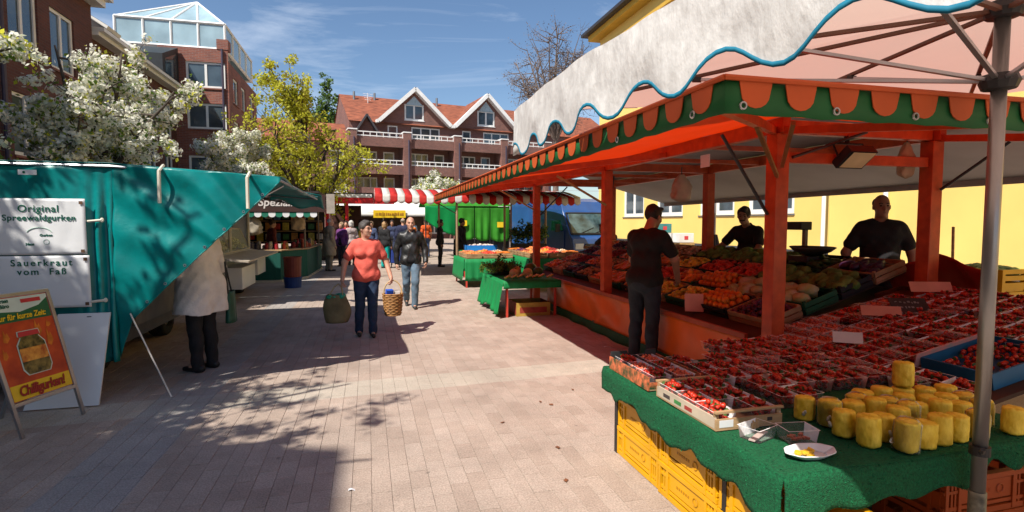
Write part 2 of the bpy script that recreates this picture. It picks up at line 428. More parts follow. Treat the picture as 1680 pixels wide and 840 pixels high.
def window(parent, O, u, n, a, b, c, d, cols=2, rows=1, fw=0.07, depth=0.12, pane=None, curtain=0.0, sill=True):
    """A framed window in an opening: frame with mullions (a part), panes and sill (its sub-parts)."""
    O, u, n = Vector(O), Vector(u).normalized(), Vector(n).normalized(); z = Vector((0, 0, 1))
    P = lambda x, y, t: O + u * x + z * y - n * t
    f = MB()
    def bar(x0, x1, y0, y1, t0, t1):
        vs = [P(x, y, t) for x in (x0, x1) for y in (y0, y1) for t in (t0, t1)]
        f.add(vs, [(0, 1, 3, 2), (4, 6, 7, 5), (0, 4, 5, 1), (2, 3, 7, 6), (0, 2, 6, 4), (1, 5, 7, 3)])
    t0, t1 = depth - 0.07, depth - 0.003
    a, b, c, d = a + 0.004, b - 0.004, c + 0.004, d - 0.004
    bar(a, b, c, c + fw, t0, t1); bar(a, b, d - fw, d, t0, t1); bar(a, a + fw, c + fw, d - fw, t0, t1); bar(b - fw, b, c + fw, d - fw, t0, t1)
    for k in range(1, cols):
        x = a + (b - a) * k / cols; bar(x - fw * .55, x + fw * .55, c + fw, d - fw, t0, t1)
    for k in range(1, rows):
        y = c + (d - c) * k / rows
        for q in range(cols):
            x0 = a + fw if q == 0 else a + (b - a) * q / cols + fw * .55; x1 = b - fw if q == cols - 1 else a + (b - a) * (q + 1) / cols - fw * .55
            bar(x0, x1, y - fw * .4, y + fw * .4, t0 + 0.006, t1 - 0.006)
    w = f.build('window', M_WHITE, parent)
    for k in range(cols):
        x0, x1 = a + (b - a) * k / cols + 0.01, a + (b - a) * (k + 1) / cols - 0.01
        g = MB(); t = depth - 0.035
        g.quad(P(x0, c + .01, t), P(x1, c + .01, t), P(x1, d - .01, t), P(x0, d - .01, t)); g.build('pane', pane or M_GLASS, w)
        if curtain and rng.random() < curtain:
            g = MB(); t = depth - 0.028; hh = rng.uniform(0.35, 0.9); xe = x0 + (x1 - x0) * rng.uniform(0.5, 1.0)
            g.quad(P(x0 + .03, d - .05 - (d - c) * hh, t), P(xe - .03, d - .05 - (d - c) * hh, t), P(xe - .03, d - .05, t), P(x0 + .03, d - .05, t)); g.build('curtain', M_CURT, w)
    if sill:
        g = MB(); vs = [P(x, y, t) for x in (a - .05, b + .05) for y in (c - 0.07, c - 0.008) for t in (-0.05, depth - .08)]
        g.add(vs, [(0, 1, 3, 2), (4, 6, 7, 5), (0, 4, 5, 1), (2, 3, 7, 6), (0, 2, 6, 4), (1, 5, 7, 3)]); g.build('sill', M_BRICK_R if sill is True else sill, w)
    return w

# ---------------------------------------------------------------- dark brick building along the street, left
XB = -8.0
lb = thing('brick_building', 'dark red brick building with white windows behind the blossoming trees', 'building', (XB, 10, 0))
O, u, n = (XB, -22, 0), (0, 1, 0), (1, 0, 0)
holes = []
wins = []
for y in (9.2, 11.6, 14.0, 16.2, 18.0):
    for (c, d) in ((1.0, 2.5), (3.25, 4.75), (5.75, 7.35)):
        holes.append((y + 22 - .62, y + 22 + .62, c, d))
w = MB(); wall_panel(w, O, u, n, 41.7, 8.2, holes)
w.quad((XB, 19.7, 0), (XB - 6, 19.7, 0), (XB - 6, 19.7, 8.2), (XB, 19.7, 8.2))
w.build('wall', M_BRICK_D, lb)
for h in holes: window(lb, O, u, n, *h, cols=2, curtain=0.5, fw=.09)
r = MB(); r.box2((XB - .3, -22, 8.2), (XB + .34, 19.85, 8.42)); r.box2((XB - .3, -22, 8.423), (XB + .5, 20.0, 8.52)); r.build('cornice', M_WHITE, lb)
r = MB(); r.quad((XB + .5, -22, 8.53), (XB + .5, 20.0, 8.53), (XB - 4, 20.0, 11.6), (XB - 4, -22, 11.6)); r.quad((XB - 4, -22, 11.6), (XB - 4, 20, 11.6), (XB - 8, 20, 8.5), (XB - 8, -22, 8.5))
r.quad((XB + .5, 20.0, 8.53), (XB - 8, 20, 8.5), (XB - 4, 20.0, 11.6)); r.build('roof', M_TILE, lb)
for y in (8.0, 15.15): MB().tube([(XB + .09, y, 0.1), (XB + .09, y, 8.2)], .055, 8).build('drain_pipe', M_PIPE, lb)
# taller wing further down the street (its roof edge throws the shade in front of the camera)
t = MB(); t.box2((XB - 8, -22, 8.5), (XB + .02, -2.35, 12.3)); t.build('upper_storey', M_BRICK_D, lb)
t = MB(); t.prism([(XB + .2, -22, 12.3), (XB - 8.2, -22, 12.3), (XB - 4, -22, 14.5)], (0, 19.7, 0)); t.build('upper_roof', M_TILE, lb)

# lower wing with dormers and a sloped glass roof
lw = thing('brick_wing', 'lower brick wing with white eave and sloped roof windows before the glass topped tower', 'building', (XB - .3, 24, 0))
XW = XB - .25
O = (XW, 19.72, 0); holes = []
for y in (20.9, 22.9, 24.9, 26.9):
    for (c, d) in ((1.0, 2.6), (3.2, 4.7), (5.3, 6.8)): holes.append((y - 19.72 - .55, y - 19.72 + .55, c, d))
w = MB(); wall_panel(w, O, u, n, 9.2, 7.4, holes); w.build('wall', M_BRICK_D, lw)
for h in holes: window(lw, O, u, n, *h, cols=2, curtain=0.5, fw=.09)
r = MB(); r.box2((XW - .2, 19.9, 7.4), (XW + .35, 28.0, 7.52)); r.box2((XW - .2, 19.9, 7.523), (XW + .5, 28.0, 7.64)); r.build('eave', M_WHITE, lw)
r = MB(); r.quad((XW + .5, 19.9, 7.65), (XW + .5, 28.0, 7.65), (XW - 4, 28, 10.4), (XW - 4, 19.9, 10.4)); r.build('roof', mat('slate_roof', (.06, .055, .06), .6, .2, 2), lw)
for y in (21.4, 23.6):
    sk = MB(); d0 = Vector((-4.5, 0, 2.75)).normalized(); p0 = Vector((XW + .2, y, 7.95)); up = Vector((2.75, 0, 4.5)).normalized()
    sk.beam(p0, p0 + d0 * 1.6, 1.0, 0.12, up); k = sk.build('skylight', M_WHITE, lw)
    sk = MB(); sk.beam(p0 + up * .065 + d0 * .1, p0 + up * .065 + d0 * 1.5, 0.8, 0.02, up); sk.build('pane', M_GLASS, k)
dm = MB(); dm.prism([(XW + .2, 25.9, 7.66), (XW + .2, 27.9, 7.66), (XW + .2, 27.9, 9.4), (XW + .2, 25.9, 8.6)], (-3, 0, 0)); dd = dm.build('dormer', mat('dormer_cladding', (.02, .025, .03), .5, .2), lw)
g = MB(); g.quad((XW + .21, 26.2, 7.9), (XW + .21, 27.6, 7.9), (XW + .21, 27.6, 9.05), (XW + .21, 26.2, 8.5)); g.build('pane', M_GLASS, dd)

# ---------------------------------------------------------------- brick tower with glass pyramid
tw = thing('brick_tower', 'red brick corner tower with a glass pyramid roof above it', 'building', (-7.2, 28, 0))
TX0, TX1, TY0, TY1, TH = -8.9, -6.05, 28.0, 34.6, 9.5
O, u, n = (TX0, TY0, 0), (1, 0, 0), (0, -1, 0)
fh = [(1.1, 2.72, 7.75, 8.9), (1.1, 2.72, 5.9, 7.05), (1.1, 2.72, 3.6, 4.7)]
w = MB(); wall_panel(w, O, u, n, TX1 - TX0, TH, fh)
O2, u2, n2 = (TX1, TY0, 0), (0, 1, 0), (1, 0, 0)
sh = [(y, y + 1.0, c, d) for y in (0.9, 2.6, 4.6) for (c, d) in ((7.3, 8.5), (5.3, 6.5), (2.9, 4.2))]
wall_panel(w, O2, u2, n2, TY1 - TY0, TH - .5, sh)
w.quad((TX0, TY1, 0), (TX1, TY1, 0), (TX1, TY1, TH - .5), (TX0, TY1, TH - .5)); w.build('wall', M_BRICK_R, tw)
w = MB(); w.box2((TX1 - .45, TY0 - .03, TH + .003), (TX1 + .03, TY0 + .5, TH + .45)); w.build('corner_pier', M_BRICK_R, tw)
for h in fh: window(tw, O, u, n, *h, cols=2, curtain=0.6, fw=.09)
for h in sh: window(tw, O2, u2, n2, *h, cols=1, curtain=0.4, fw=.09)
MB().tube([(TX1 - .22, TY0 - .08, 0), (TX1 - .22, TY0 - .08, TH)], .05, 8).build('drain_pipe', M_PIPE, tw)
M_TGL = mat('tower_glass', (0.30, 0.42, 0.47), 0.08, 0.25, 0.8, spec=0.8)
gl = MB(); GX0, GX1, GY0, GY1, GZ0, GZ1, AP = TX0 - 1.7, TX1 - .15, TY0 + .25, TY1 - .4, TH + .01, TH + 1.2, (-7.65, TY0 + 1.6, TH + 2.55)
cs = [(GX0, GY0), (GX1, GY0), (GX1, GY1), (GX0, GY1)]
fr = MB(); pn = []
for i in range(4):
    (x0, y0), (x1, y1) = cs[i], cs[(i + 1) % 4]; K = 4
    for k in range(K):
        a0, a1 = k / K, (k + 1) / K; L = lambda t: (x0 + (x1 - x0) * t, y0 + (y1 - y0) * t)
        pn.append([(*L(a0), GZ0), (*L(a1), GZ0), (*L(a1), GZ1), (*L(a0), GZ1)])
        pn.append([(*L(a0), GZ1), (*L(a1), GZ1), AP])
        fr.tube([(*L(a0), GZ0), (*L(a0), GZ1)], .055, 6); fr.tube([(*L(a0), GZ1), AP], .05, 6)
    for z in (GZ0 + .06, GZ1): fr.tube([(x0, y0, z), (x1, y1, z)], .07, 6)
fo = fr.build('glazing_bars', M_WHITE, tw)
for q in pn: MB().quad(*q).build('pane', M_TGL, fo)

# ---------------------------------------------------------------- far brick block with gables and balconies (skewed to the street)
FA = R_(-10.5)
fu = Vector((math.cos(FA), -math.sin(FA), 0)); fn = Vector((-math.sin(FA), -math.cos(FA), 0)); fz = Vector((0, 0, 1))
# facade runs from F0 along fu; fn looks back to the market
F0 = Vector((-9.6, 52.0, 0))
fb = thing('apartment_block', 'brick apartment block with red tiled roof, white gables and balconies', 'building', F0)
def FP(x, z, t=0.0): return F0 + fu * x + fz * z - fn * t          # t > 0 goes into the building
def fbox(mb, x0, x1, z0, z1, t0, t1):
    vs = [FP(x, z, t) for x in (x0, x1) for z in (z0, z1) for t in (t0, t1)]
    mb.add(vs, [(0, 1, 3, 2), (4, 6, 7, 5), (0, 4, 5, 1), (2, 3, 7, 6), (0, 2, 6, 4), (1, 5, 7, 3)])
BAY0, BAYW = 8.5, 5.15                  # balcony bays between the pillars
# back wall of the loggias with windows
holes = []
for b in range(4):
    x = BAY0 + b * BAYW
    for z in (4.3, 6.82):
        holes += [(x + .6, x + 2.6, z + .1, z + 1.75), (x + 3.2, x + 4.3, z - .1, z + 1.75)]
    holes += [(x + .6, x + 4.5, .5, 2.7)]
w = MB(); OB = FP(BAY0, 0, 1.7); wall_panel(w, OB, fu, fn, BAYW * 4, 9.2, [(a - BAY0, b - BAY0, c, d) for a, b, c, d in holes], .12)
w.build('wall', M_BRICK_F, fb)
for h in holes: window(fb, OB, fu, fn, h[0] - BAY0, h[1] - BAY0, h[2], h[3], cols=3 if h[1] - h[0] > 1.8 else 1, curtain=.55, sill=False, fw=.12)
# slabs, parapets, rails, pillars
for b in range(4):
    x0, x1 = BAY0 + b * BAYW + .37, BAY0 + (b + 1) * BAYW - .37
    for z in (4.66, 6.81, 9.4):
        m = MB(); fbox(m, x0, x1, z - .55, z + .32, -.02, .22); fbox(m, x0, x1, z - .25, z - .02, .225, 1.69); m.build('balcony', M_BRICK_F, fb)
        if z < 5: continue
        m = MB()
        for zz in (.42, .78): fbox(m, x0, x1, z + zz - .045, z + zz + .045, .05, .12)
        k = 7
        for i in range(k + 1):
            xx = x0 + .04 + (x1 - x0 - .08) * i / k; fbox(m, xx - .03, xx + .03, z + .323, z + .375, .055, .115); fbox(m, xx - .03, xx + .03, z + .467, z + .733, .055, .115)
        m.build('railing', M_WHITE, fb)
for b in range(5):
    x = BAY0 + b * BAYW; m = MB(); fbox(m, x - .36, x + .36, 0, 10.25, -.25, 1.66); p = m.build('pillar', M_BRICK_F, fb)
    m = MB(); fbox(m, x - .42, x + .42, 10.253, 10.36, -.30, 1.0); m.build('pillar_cap', M_WHITE, p)
    MB().tube([FP(x + .1, .1, -.32), FP(x + .1, 9.6, -.32)], .07, 6).build('drain_pipe', M_PIPE, p)
# set-back top floor, two tall gables
OT = FP(8.6, 9.2, 2.3)
G1, G2, GW = 15.0, 22.85, 3.7           # gable centres, half width
th = []
for gc in (G1, G2): th += [(gc - 8.6 - 2.7, gc - 8.6 - 1.7, .45, 2.1), (gc - 8.6 - .3, gc - 8.6 + 2.7, .45, 2.1)]
w = MB(); wall_panel(w, OT, fu, fn, 24, 2.35, th, .12); w.build('upper_wall', M_BRICK_F, fb)
for h in th: window(fb, OT, fu, fn, *h, cols=3 if h[1] - h[0] > 2 else 1, curtain=.5, sill=False, fw=.12)
m = MB()
for t0, t1, z0, z1 in ((2.0, 8.2, 11.45, 15.2),):
    m.quad(FP(8.5, z0, t0), FP(40, z0, t0), FP(40, z1, t1), FP(8.5, z1, t1)); m.quad(FP(8.5, z1, t1), FP(40, z1, t1), FP(40, z0, 14), FP(8.5, z0, 14))
rf = m.build('roof', M_TILE, fb)
m = MB(); m.quad(FP(8.6, 9.1, 2.35), FP(8.6, 9.1, 14), FP(8.6, 11.4, 14), FP(8.6, 15.15, 8.2), FP(8.6, 11.4, 2.35)); m.build('end_wall', M_BRICK_F, fb)
for (gc, ht) in ((G1, 15.0), (G2, 15.15)):
    z0 = 11.56; zt = ht; t = 2.22
    # gable wall pierced by its tall window
    wx0, wx1, wz0, wz1 = gc - 1.0, gc + 1.0, 11.95, 13.55
    m = MB()
    slope = (zt - z0) / GW; zed = lambda x: zt - abs(x - gc) * slope - .25
    xs = [gc - GW + .25, wx0, gc, wx1, gc + GW - .25]
    for a, b_ in zip(xs[:-1], xs[1:]):
        if a >= wx0 and b_ <= wx1:
            m.quad(FP(a, z0, t), FP(b_, z0, t), FP(b_, wz0, t), FP(a, wz0, t))
            if zed(a) > wz1 or zed(b_) > wz1: m.quad(FP(a, wz1, t), FP(b_, wz1, t), FP(b_, max(zed(b_), wz1), t), FP(a, max(zed(a), wz1), t))
        else: m.quad(FP(a, z0, t), FP(b_, z0, t), FP(b_, zed(b_), t), FP(a, zed(a), t))
    m.build('gable_wall', M_BRICK_F, fb)
    window(fb, FP(0, 0, t), fu, fn, wx0, wx1, wz0, wz1, cols=2, rows=1, curtain=.9, sill=M_WHITE, fw=.16)
    g = MB(); g.quad(FP(wx0 + .1, wz1 - .1, t - .01), FP(wx1 - .1, wz1 - .1, t - .01), FP(gc, zt - .62, t - .01)); g.build('gable_pane', mat('pale_pane', (.35, .45, .5), .1, .2, spec=.8), fb)
    g = MB()
    for sg in (-1, 1):
        g.beam(FP(gc, zt, t - .35), FP(gc + sg * GW, z0, t - .35), .7, .36, (0, 0, 1)); g.beam(FP(gc + sg * GW, z0 - .02, t - .35), FP(gc + sg * (GW + .22), z0 - .02, t - .35), .66, .3)
    g.build('bargeboard', M_WHITE, fb)
    m = MB()
    for sg in (-1, 1): m.quad(FP(gc, zt + .16, t - .6), FP(gc + sg * (GW + .1), z0 + .1, t - .6), FP(gc + sg * (GW + .1), z0 + .1, 3.0), FP(gc, zt + .16, 8.2))
    m.build('gable_roof', M_TILE, rf)
m = MB(); x = 10.1; m.prism([FP(x - 1.5, 9.4, 2.0), FP(x + 1.6, 9.4, 2.0), FP(x + .1, 12.0, 2.0)], -fn * 4); m.build('small_gable', M_BRICK_F, fb)
m = MB()
for sg in (-1, 1): m.beam(FP(x + .05, 12.05, 1.7), FP(x + .05 + sg * 1.75, 9.3, 1.7), .6, .16)
m.build('small_gable_roof', mat('slate_roof', (.06, .055, .06), .6, .2, 2), fb)
for (x, t, z) in ((9.9, 7.2, 14.7), (12.1, 7.5, 14.8), (19.0, 7.4, 14.9)):
    m = MB(); m.tube([FP(x, z - .4, t), FP(x, z + .7, t)], .12, 8); m.build('vent_pipe', M_ZINC, rf)
m = MB(); ax = FP(11.2, 13.9, 6.5); m.tube([ax - fz * .5, ax + fz * 1.3], .03, 5)
for k in range(4): m.tube([ax + fz * (1.2 - .2 * k) - fu * (.5 - .06 * k), ax + fz * (1.2 - .2 * k) + fu * (.5 - .06 * k)], .02, 4)
m.build('aerial', M_WHITE, rf)
# lower left wing with window
m = MB(); hl = [(6.9, 8.0, 4.5, 6.0), (6.9, 8.0, 1.0, 2.6), (-3, -1.4, 4.0, 6.0), (2.2, 3.8, 4.5, 6.0), (2.2, 3.8, 7.0, 8.4), (6.6, 7.8, 7.0, 8.4)]
OL = FP(-14, 0, .6); wall_panel(m, OL, fu, fn, 22.0, 9.2, [(a + 14, b + 14, c, d) for a, b, c, d in hl]); m.build('wing_wall', M_BRICK_F, fb)
for h in hl: window(fb, OL, fu, fn, h[0] + 14, h[1] + 14, h[2], h[3], cols=1, curtain=.3, sill=M_WHITE, fw=.14)
m = MB(); m.quad(FP(-14, 9.1, .1), FP(8.4, 9.1, .1), FP(8.4, 11.4, 4.2), FP(-14, 11.4, 4.2)); m.build('wing_roof', M_TILE, rf)
m = MB(); fbox(m, 8.9, 30, 3.0, 3.9, -.8, -.35); m.build('shop_fascia', M_WHITE, fb)

# ---------------------------------------------------------------- yellow rendered building, right
XY = 16.0
M_YEL = mat('yellow_render', (0.80, 0.575, 0.17), 0.9, 0.06, 0.6, bump=0.25, bscale=90, world_space=True, detail=8)
M_YELD = mat('yellow_cornice', (0.60, 0.36, 0.05), 0.8, 0.1, 1)
yb = thing('yellow_building', 'yellow rendered building with white windows behind the orange fruit stall', 'building', (XY, 20, 0))
O, u, n = (XY, 36.5, 0), (0, -1, 0), (-1, 0, 0)
hs = []
for y in (31.2, 22.8, 19.2, 27.0):
    hs.append((36.5 - y - 1.35, 36.5 - y + 1.35, 2.0, 3.9))
for y in (33.0, 28.5, 24.0, 19.5):
    hs += [(36.5 - y - .7, 36.5 - y + .7, 6.2, 8.2), (36.5 - y - .7, 36.5 - y + .7, 10.4, 12.2)]
w = MB(); wall_panel(w, O, u, n, 46, 14.4, hs, .16); w.quad((XY, 36.5, 0), (XY + 9, 36.5, 0), (XY + 9, 36.5, 14.4), (XY, 36.5, 14.4)); w.build('wall', M_YEL, yb)
for h in hs: window(yb, O, u, n, *h, cols=2 if h[1] - h[0] > 2 else 2, curtain=.5, sill=M_ZINC, fw=.2, depth=.14)
m = MB(); m.box2((XY - .55, -8, .35), (XY - .002, 15.6, 14.3)); m.build('bay', M_YEL, yb)
m = MB(); m.box2((XY - .62, -8, 0), (XY - .003, 15.65, .347)); m.box2((XY - .07, 15.66, 0), (XY - .003, 36.5, .6)); m.build('plinth', mat('plinth', (.05, .05, .055), .8, .3, 2), yb)
for y in (13.4, 15.75): MB().tube([(XY - .66, y, .3), (XY - .66, y, 14.3)], .07, 8).build('downpipe', M_WHITE, yb)
m = MB(); m.box2((XY - .7, -8, 14.4), (XY + 9, 37.0, 14.75)); m.box2((XY - .4, -8, 13.3), (XY - .004, 36.9, 13.5)); m.build('cornice', M_YELD, yb)
m = MB(); m.box2((XY - 1.1, -8.4, 14.753), (XY + 9.3, 37.4, 14.95)); m.build('eave', mat('dark_gutter', (.035, .03, .03), .5, .2), yb)
m = MB(); m.quad((XY - 1.05, -8.4, 14.96), (XY - 1.05, 37.4, 14.96), (XY + 4, 32, 19), (XY + 4, -4, 19)); m.quad((XY - 1.05, 37.4, 14.96), (XY + 9.2, 37.4, 14.96), (XY + 4, 32, 19)); m.build('roof', M_TILE, yb)

# ---------------------------------------------------------------- trees
def leaf_cloud(name, centres, per, spread, size, mats, parent, seed, flat=0.0, kind=None, puffy=0.0):
    """Many small leaf faces (slightly folded quads) round the given centres, one mesh."""
    r = np.random.default_rng(seed); C = np.repeat(np.array(centres), per, axis=0); N = len(C)
    d = r.normal(size=(N, 3)); d /= np.linalg.norm(d, axis=1)[:, None]
    C = C + d * (spread * r.random(N) ** 0.5)[:, None]
    a = r.normal(size=(N, 3)); a = a - puffy * d * np.sum(a * d, 1)[:, None]; a /= np.linalg.norm(a, axis=1)[:, None]
    b = np.cross(a, r.normal(size=(N, 3)) * (1 - puffy) + d * puffy); b /= np.linalg.norm(b, axis=1)[:, None]
    s = size * r.uniform(0.6, 1.3, N)[:, None]
    V = np.stack([C - a * s * .5, C + b * s * .32, C + a * s * .5, C - b * s * .32], 1).reshape(-1, 3)
    me = bpy.data.meshes.new(name); me.vertices.add(4 * N); me.vertices.foreach_set('co', V.ravel())
    me.loops.add(4 * N); me.loops.foreach_set('vertex_index', np.arange(4 * N)); me.polygons.add(N)
    me.polygons.foreach_set('loop_start', np.arange(0, 4 * N, 4)); me.polygons.foreach_set('loop_total', np.full(N, 4))
    ml = mats if isinstance(mats, list) else [mats]
    for m in ml: me.materials.append(m)
    if len(ml) > 1:
        w = r.integers(0, len(ml), N // per + 1); me.polygons.foreach_set('material_index', np.where(r.random(N) < .3, r.integers(0, len(ml), N), np.repeat(w, per)[:N]).astype(np.int32))
    me.update(calc_edges=True); me.validate()
    return link(name, me, parent, kind=kind)

def grow(base, crown_c, crown_r, seed, trunk_r=.14, limbs=7, twigs=9, fork=.3, lean=(0, 0), bare=False, gap=0.0):
    """Trunk, limbs and twigs as tapering tubes; returns the mesh builder and the twig points that carry leaves."""
    r = random.Random(seed); mb = MB(); base = Vector(base); cc = Vector(crown_c); cr = Vector(crown_r); tips = []
    fk = base + (cc - base) * fork + Vector((lean[0], lean[1], 0)); fk.z = max(fk.z, base.z + (cc.z - cr.z - base.z) * .9)
    mb.tube([base, base.lerp(fk, .35) + Vector((r.uniform(-.06, .06), r.uniform(-.06, .06), 0)), base.lerp(fk, .7), fk], [trunk_r * 1.25, trunk_r, trunk_r * .9, trunk_r * .8], 9)
    for i in range(limbs):
        a = 2 * math.pi * (i + r.uniform(-.3, .3)) / limbs; el = r.uniform(-.35, .95) if i else 1.0
        rr = math.sqrt(max(0, 1 - min(1, abs(el)) ** 2)) * r.uniform(.7, 1.0) + .12
        end = cc + Vector((cr.x * rr * math.cos(a), cr.y * rr * math.sin(a), cr.z * el * r.uniform(.75, 1)))
        mid = fk.lerp(end, .5) + Vector((r.uniform(-.2, .2) * cr.x, r.uniform(-.2, .2) * cr.y, r.uniform(.0, .25) * cr.z))
        pts = [fk.lerp(mid, t).lerp(mid.lerp(end, t), t) for t in (0, .2, .4, .6, .8, 1)]
        lr = trunk_r * .55; mb.tube(pts, [lr * (1 - .8 * k / 5) for k in range(6)], 6)
        for k in range(twigs):
            t = r.uniform(.3, 1); q = fk.lerp(mid, t).lerp(mid.lerp(end, t), t)
            dv = Vector((r.gauss(0, 1), r.gauss(0, 1), r.gauss(.25, .8))).normalized()
            L = r.uniform(.22, .55) * (cr.x + cr.z) / 2; e = q + dv * L; m2 = q.lerp(e, .5) + Vector((0, 0, r.uniform(-.08, .12) * L))
            mb.tube([q, m2, e], [lr * .28, lr * .18, lr * .06], 4, cap=False)
            for s_ in range(4):
                tt = r.uniform(.25, 1); tips.append(q.lerp(m2, tt).lerp(m2.lerp(e, tt), tt) + Vector((r.gauss(0, .06), r.gauss(0, .06), r.gauss(0, .06))) * L)
            for s_ in range(3):
                tt = r.uniform(.3, 1); q2 = q.lerp(e, tt); e2 = q2 + (dv + Vector((r.gauss(0, .8), r.gauss(0, .8), r.gauss(.1, .7)))).normalized() * L * r.uniform(.3, .6)
                mb.tube([q2, e2], [lr * .1, lr * .03], 3, cap=False); tips += [e2, q2.lerp(e2, .6)]
    return mb, tips
M_BARK = mat('bark', (0.075, 0.058, 0.045), 0.95, 0.35, 8, bump=.8, bscale=25)
M_BARKP = mat('bark_grey', (0.17, 0.13, 0.11), 0.95, 0.3, 8)
M_LEAF = mat('leaf_green', (0.12, 0.20, 0.025), 0.6, 0.4, 3, transl=.45)
M_LEAF2 = mat('leaf_yellowgreen', (0.50, 0.52, 0.04), 0.6, 0.25, 2, transl=.6, c2=(.60, .58, .06))
M_LEAF3 = mat('leaf_olive', (0.34, 0.28, 0.04), 0.6, 0.4, 2, transl=.45)
M_LEAFD = mat('leaf_dark', (0.035, 0.075, 0.02), 0.6, 0.4, 3, transl=.3)
M_BLOOM = mat('blossom_white', (0.84, 0.83, 0.74), 0.7, 0.06, 4, transl=.4)
M_BLOOM2 = mat('blossom_cream', (0.74, 0.74, 0.58), 0.7, 0.12, 4, transl=.35)
def blossom_tree(label, base, cc, cr, seed, n_keep=None, bl=27, lf=6, puff=.10, ps=.06, ls=.09, **kw):
    t = thing('blossom_tree', label, 'tree', base, 'white blossoming trees')
    mb, tips = grow(base, cc, cr, seed, **kw); mb.build('trunk', M_BARK, t, smooth=True)
    r = random.Random(seed + 1); r.shuffle(tips); tips = tips[:n_keep] if n_keep else tips
    crown = leaf_cloud('crown', tips, lf, puff * 1.5, ls, [M_LEAF, M_LEAF, M_LEAF2], t, seed + 2)
    leaf_cloud('blossoms', tips, bl, puff, ps, [M_BLOOM, M_BLOOM, M_BLOOM2], crown, seed + 3, puffy=.8)
    return t
blossom_tree('white blossoming tree at the picture edge before the dark brick wall', (-5.3, 7.9, 0), (-4.65, 7.9, 3.5), (.9, .95, 1.1), 3, limbs=8, twigs=9, puff=.095, ps=.06, n_keep=420, ls=.07)
blossom_tree('large white blossoming tree rising behind the teal covered stall', (-5.15, 11.4, 0), (-4.35, 11.4, 3.35), (1.36, 1.35, 1.62), 21, limbs=11, twigs=12, puff=.12, ps=.075, trunk_r=.13, n_keep=1000, ls=.075)
blossom_tree('small white blossoming tree beside the brick tower', (-4.9, 22.5, 0), (-4.75, 22.5, 3.9), (1.5, 1.5, 1.15), 33, limbs=7, twigs=9, puff=.2, ps=.11)
blossom_tree('round white blossoming tree in front of the apartment block', (5.2, 41, 0), (5.1, 41, 3.9), (1.95, 1.8, 1.75), 44, limbs=9, twigs=10, puff=.3, ps=.18, ls=.16, bl=18)
blossom_tree('white blossoming tree beside the walkway whose crown shades the paving', (-6.2, 2.6, 0), (-5.75, 2.55, 4.9), (3.5, 2.1, 1.2), 57, limbs=14, twigs=9, puff=.17, ps=.085, n_keep=1000)
tr = thing('maple_tree', 'slender maple with thin yellow green spring leaves', 'tree', (-1.8, 25.5, 0))
mb, tips = grow((-1.8, 25.5, 0), (-2.85, 25.5, 4.3), (3.15, 2.3, 2.4), 8, trunk_r=.2, limbs=14, twigs=11, fork=.35)
m2, tips2 = grow((-2.4, 25.5, 4.5), (-3.3, 25.5, 7.2), (1.2, 1.1, 1.75), 9, trunk_r=.09, limbs=7, twigs=7, fork=.25)
mb.add(m2.v, m2.f); mb.build('trunk', M_BARK, tr, smooth=True)
r = random.Random(5); tips = [p for p in tips if r.random() < .75] + tips2
leaf_cloud('crown', tips, 9, .24, .14, [M_LEAF2, M_LEAF2, M_LEAF2, M_LEAF2, M_LEAF3], tr, 91)
tr = thing('bare_tree', 'tall leafless tree behind the white umbrella edge', 'tree', (16.5, 47, 0))
mb, tips = grow((16.5, 47, 0), (16.3, 47, 14.3), (3.6, 3.0, 4.4), 14, trunk_r=.28, limbs=22, twigs=20, fork=.5)
mb.build('trunk', M_BARKP, tr); leaf_cloud('crown', tips, 2, .35, .12, M_BARKP, tr, 92)
tr = thing('dark_tree', 'dark green tree top behind the gabled roof end', 'tree', (-4.6, 72, 0))
mb, tips = grow((-4.6, 72, 0), (-4.6, 72, 13.6), (3.4, 3.0, 4.6), 15, trunk_r=.3, limbs=14, twigs=10); mb.build('trunk', M_BARK, tr)
leaf_cloud('crown', tips, 12, .55, .35, [M_LEAFD, M_LEAF], tr, 93)

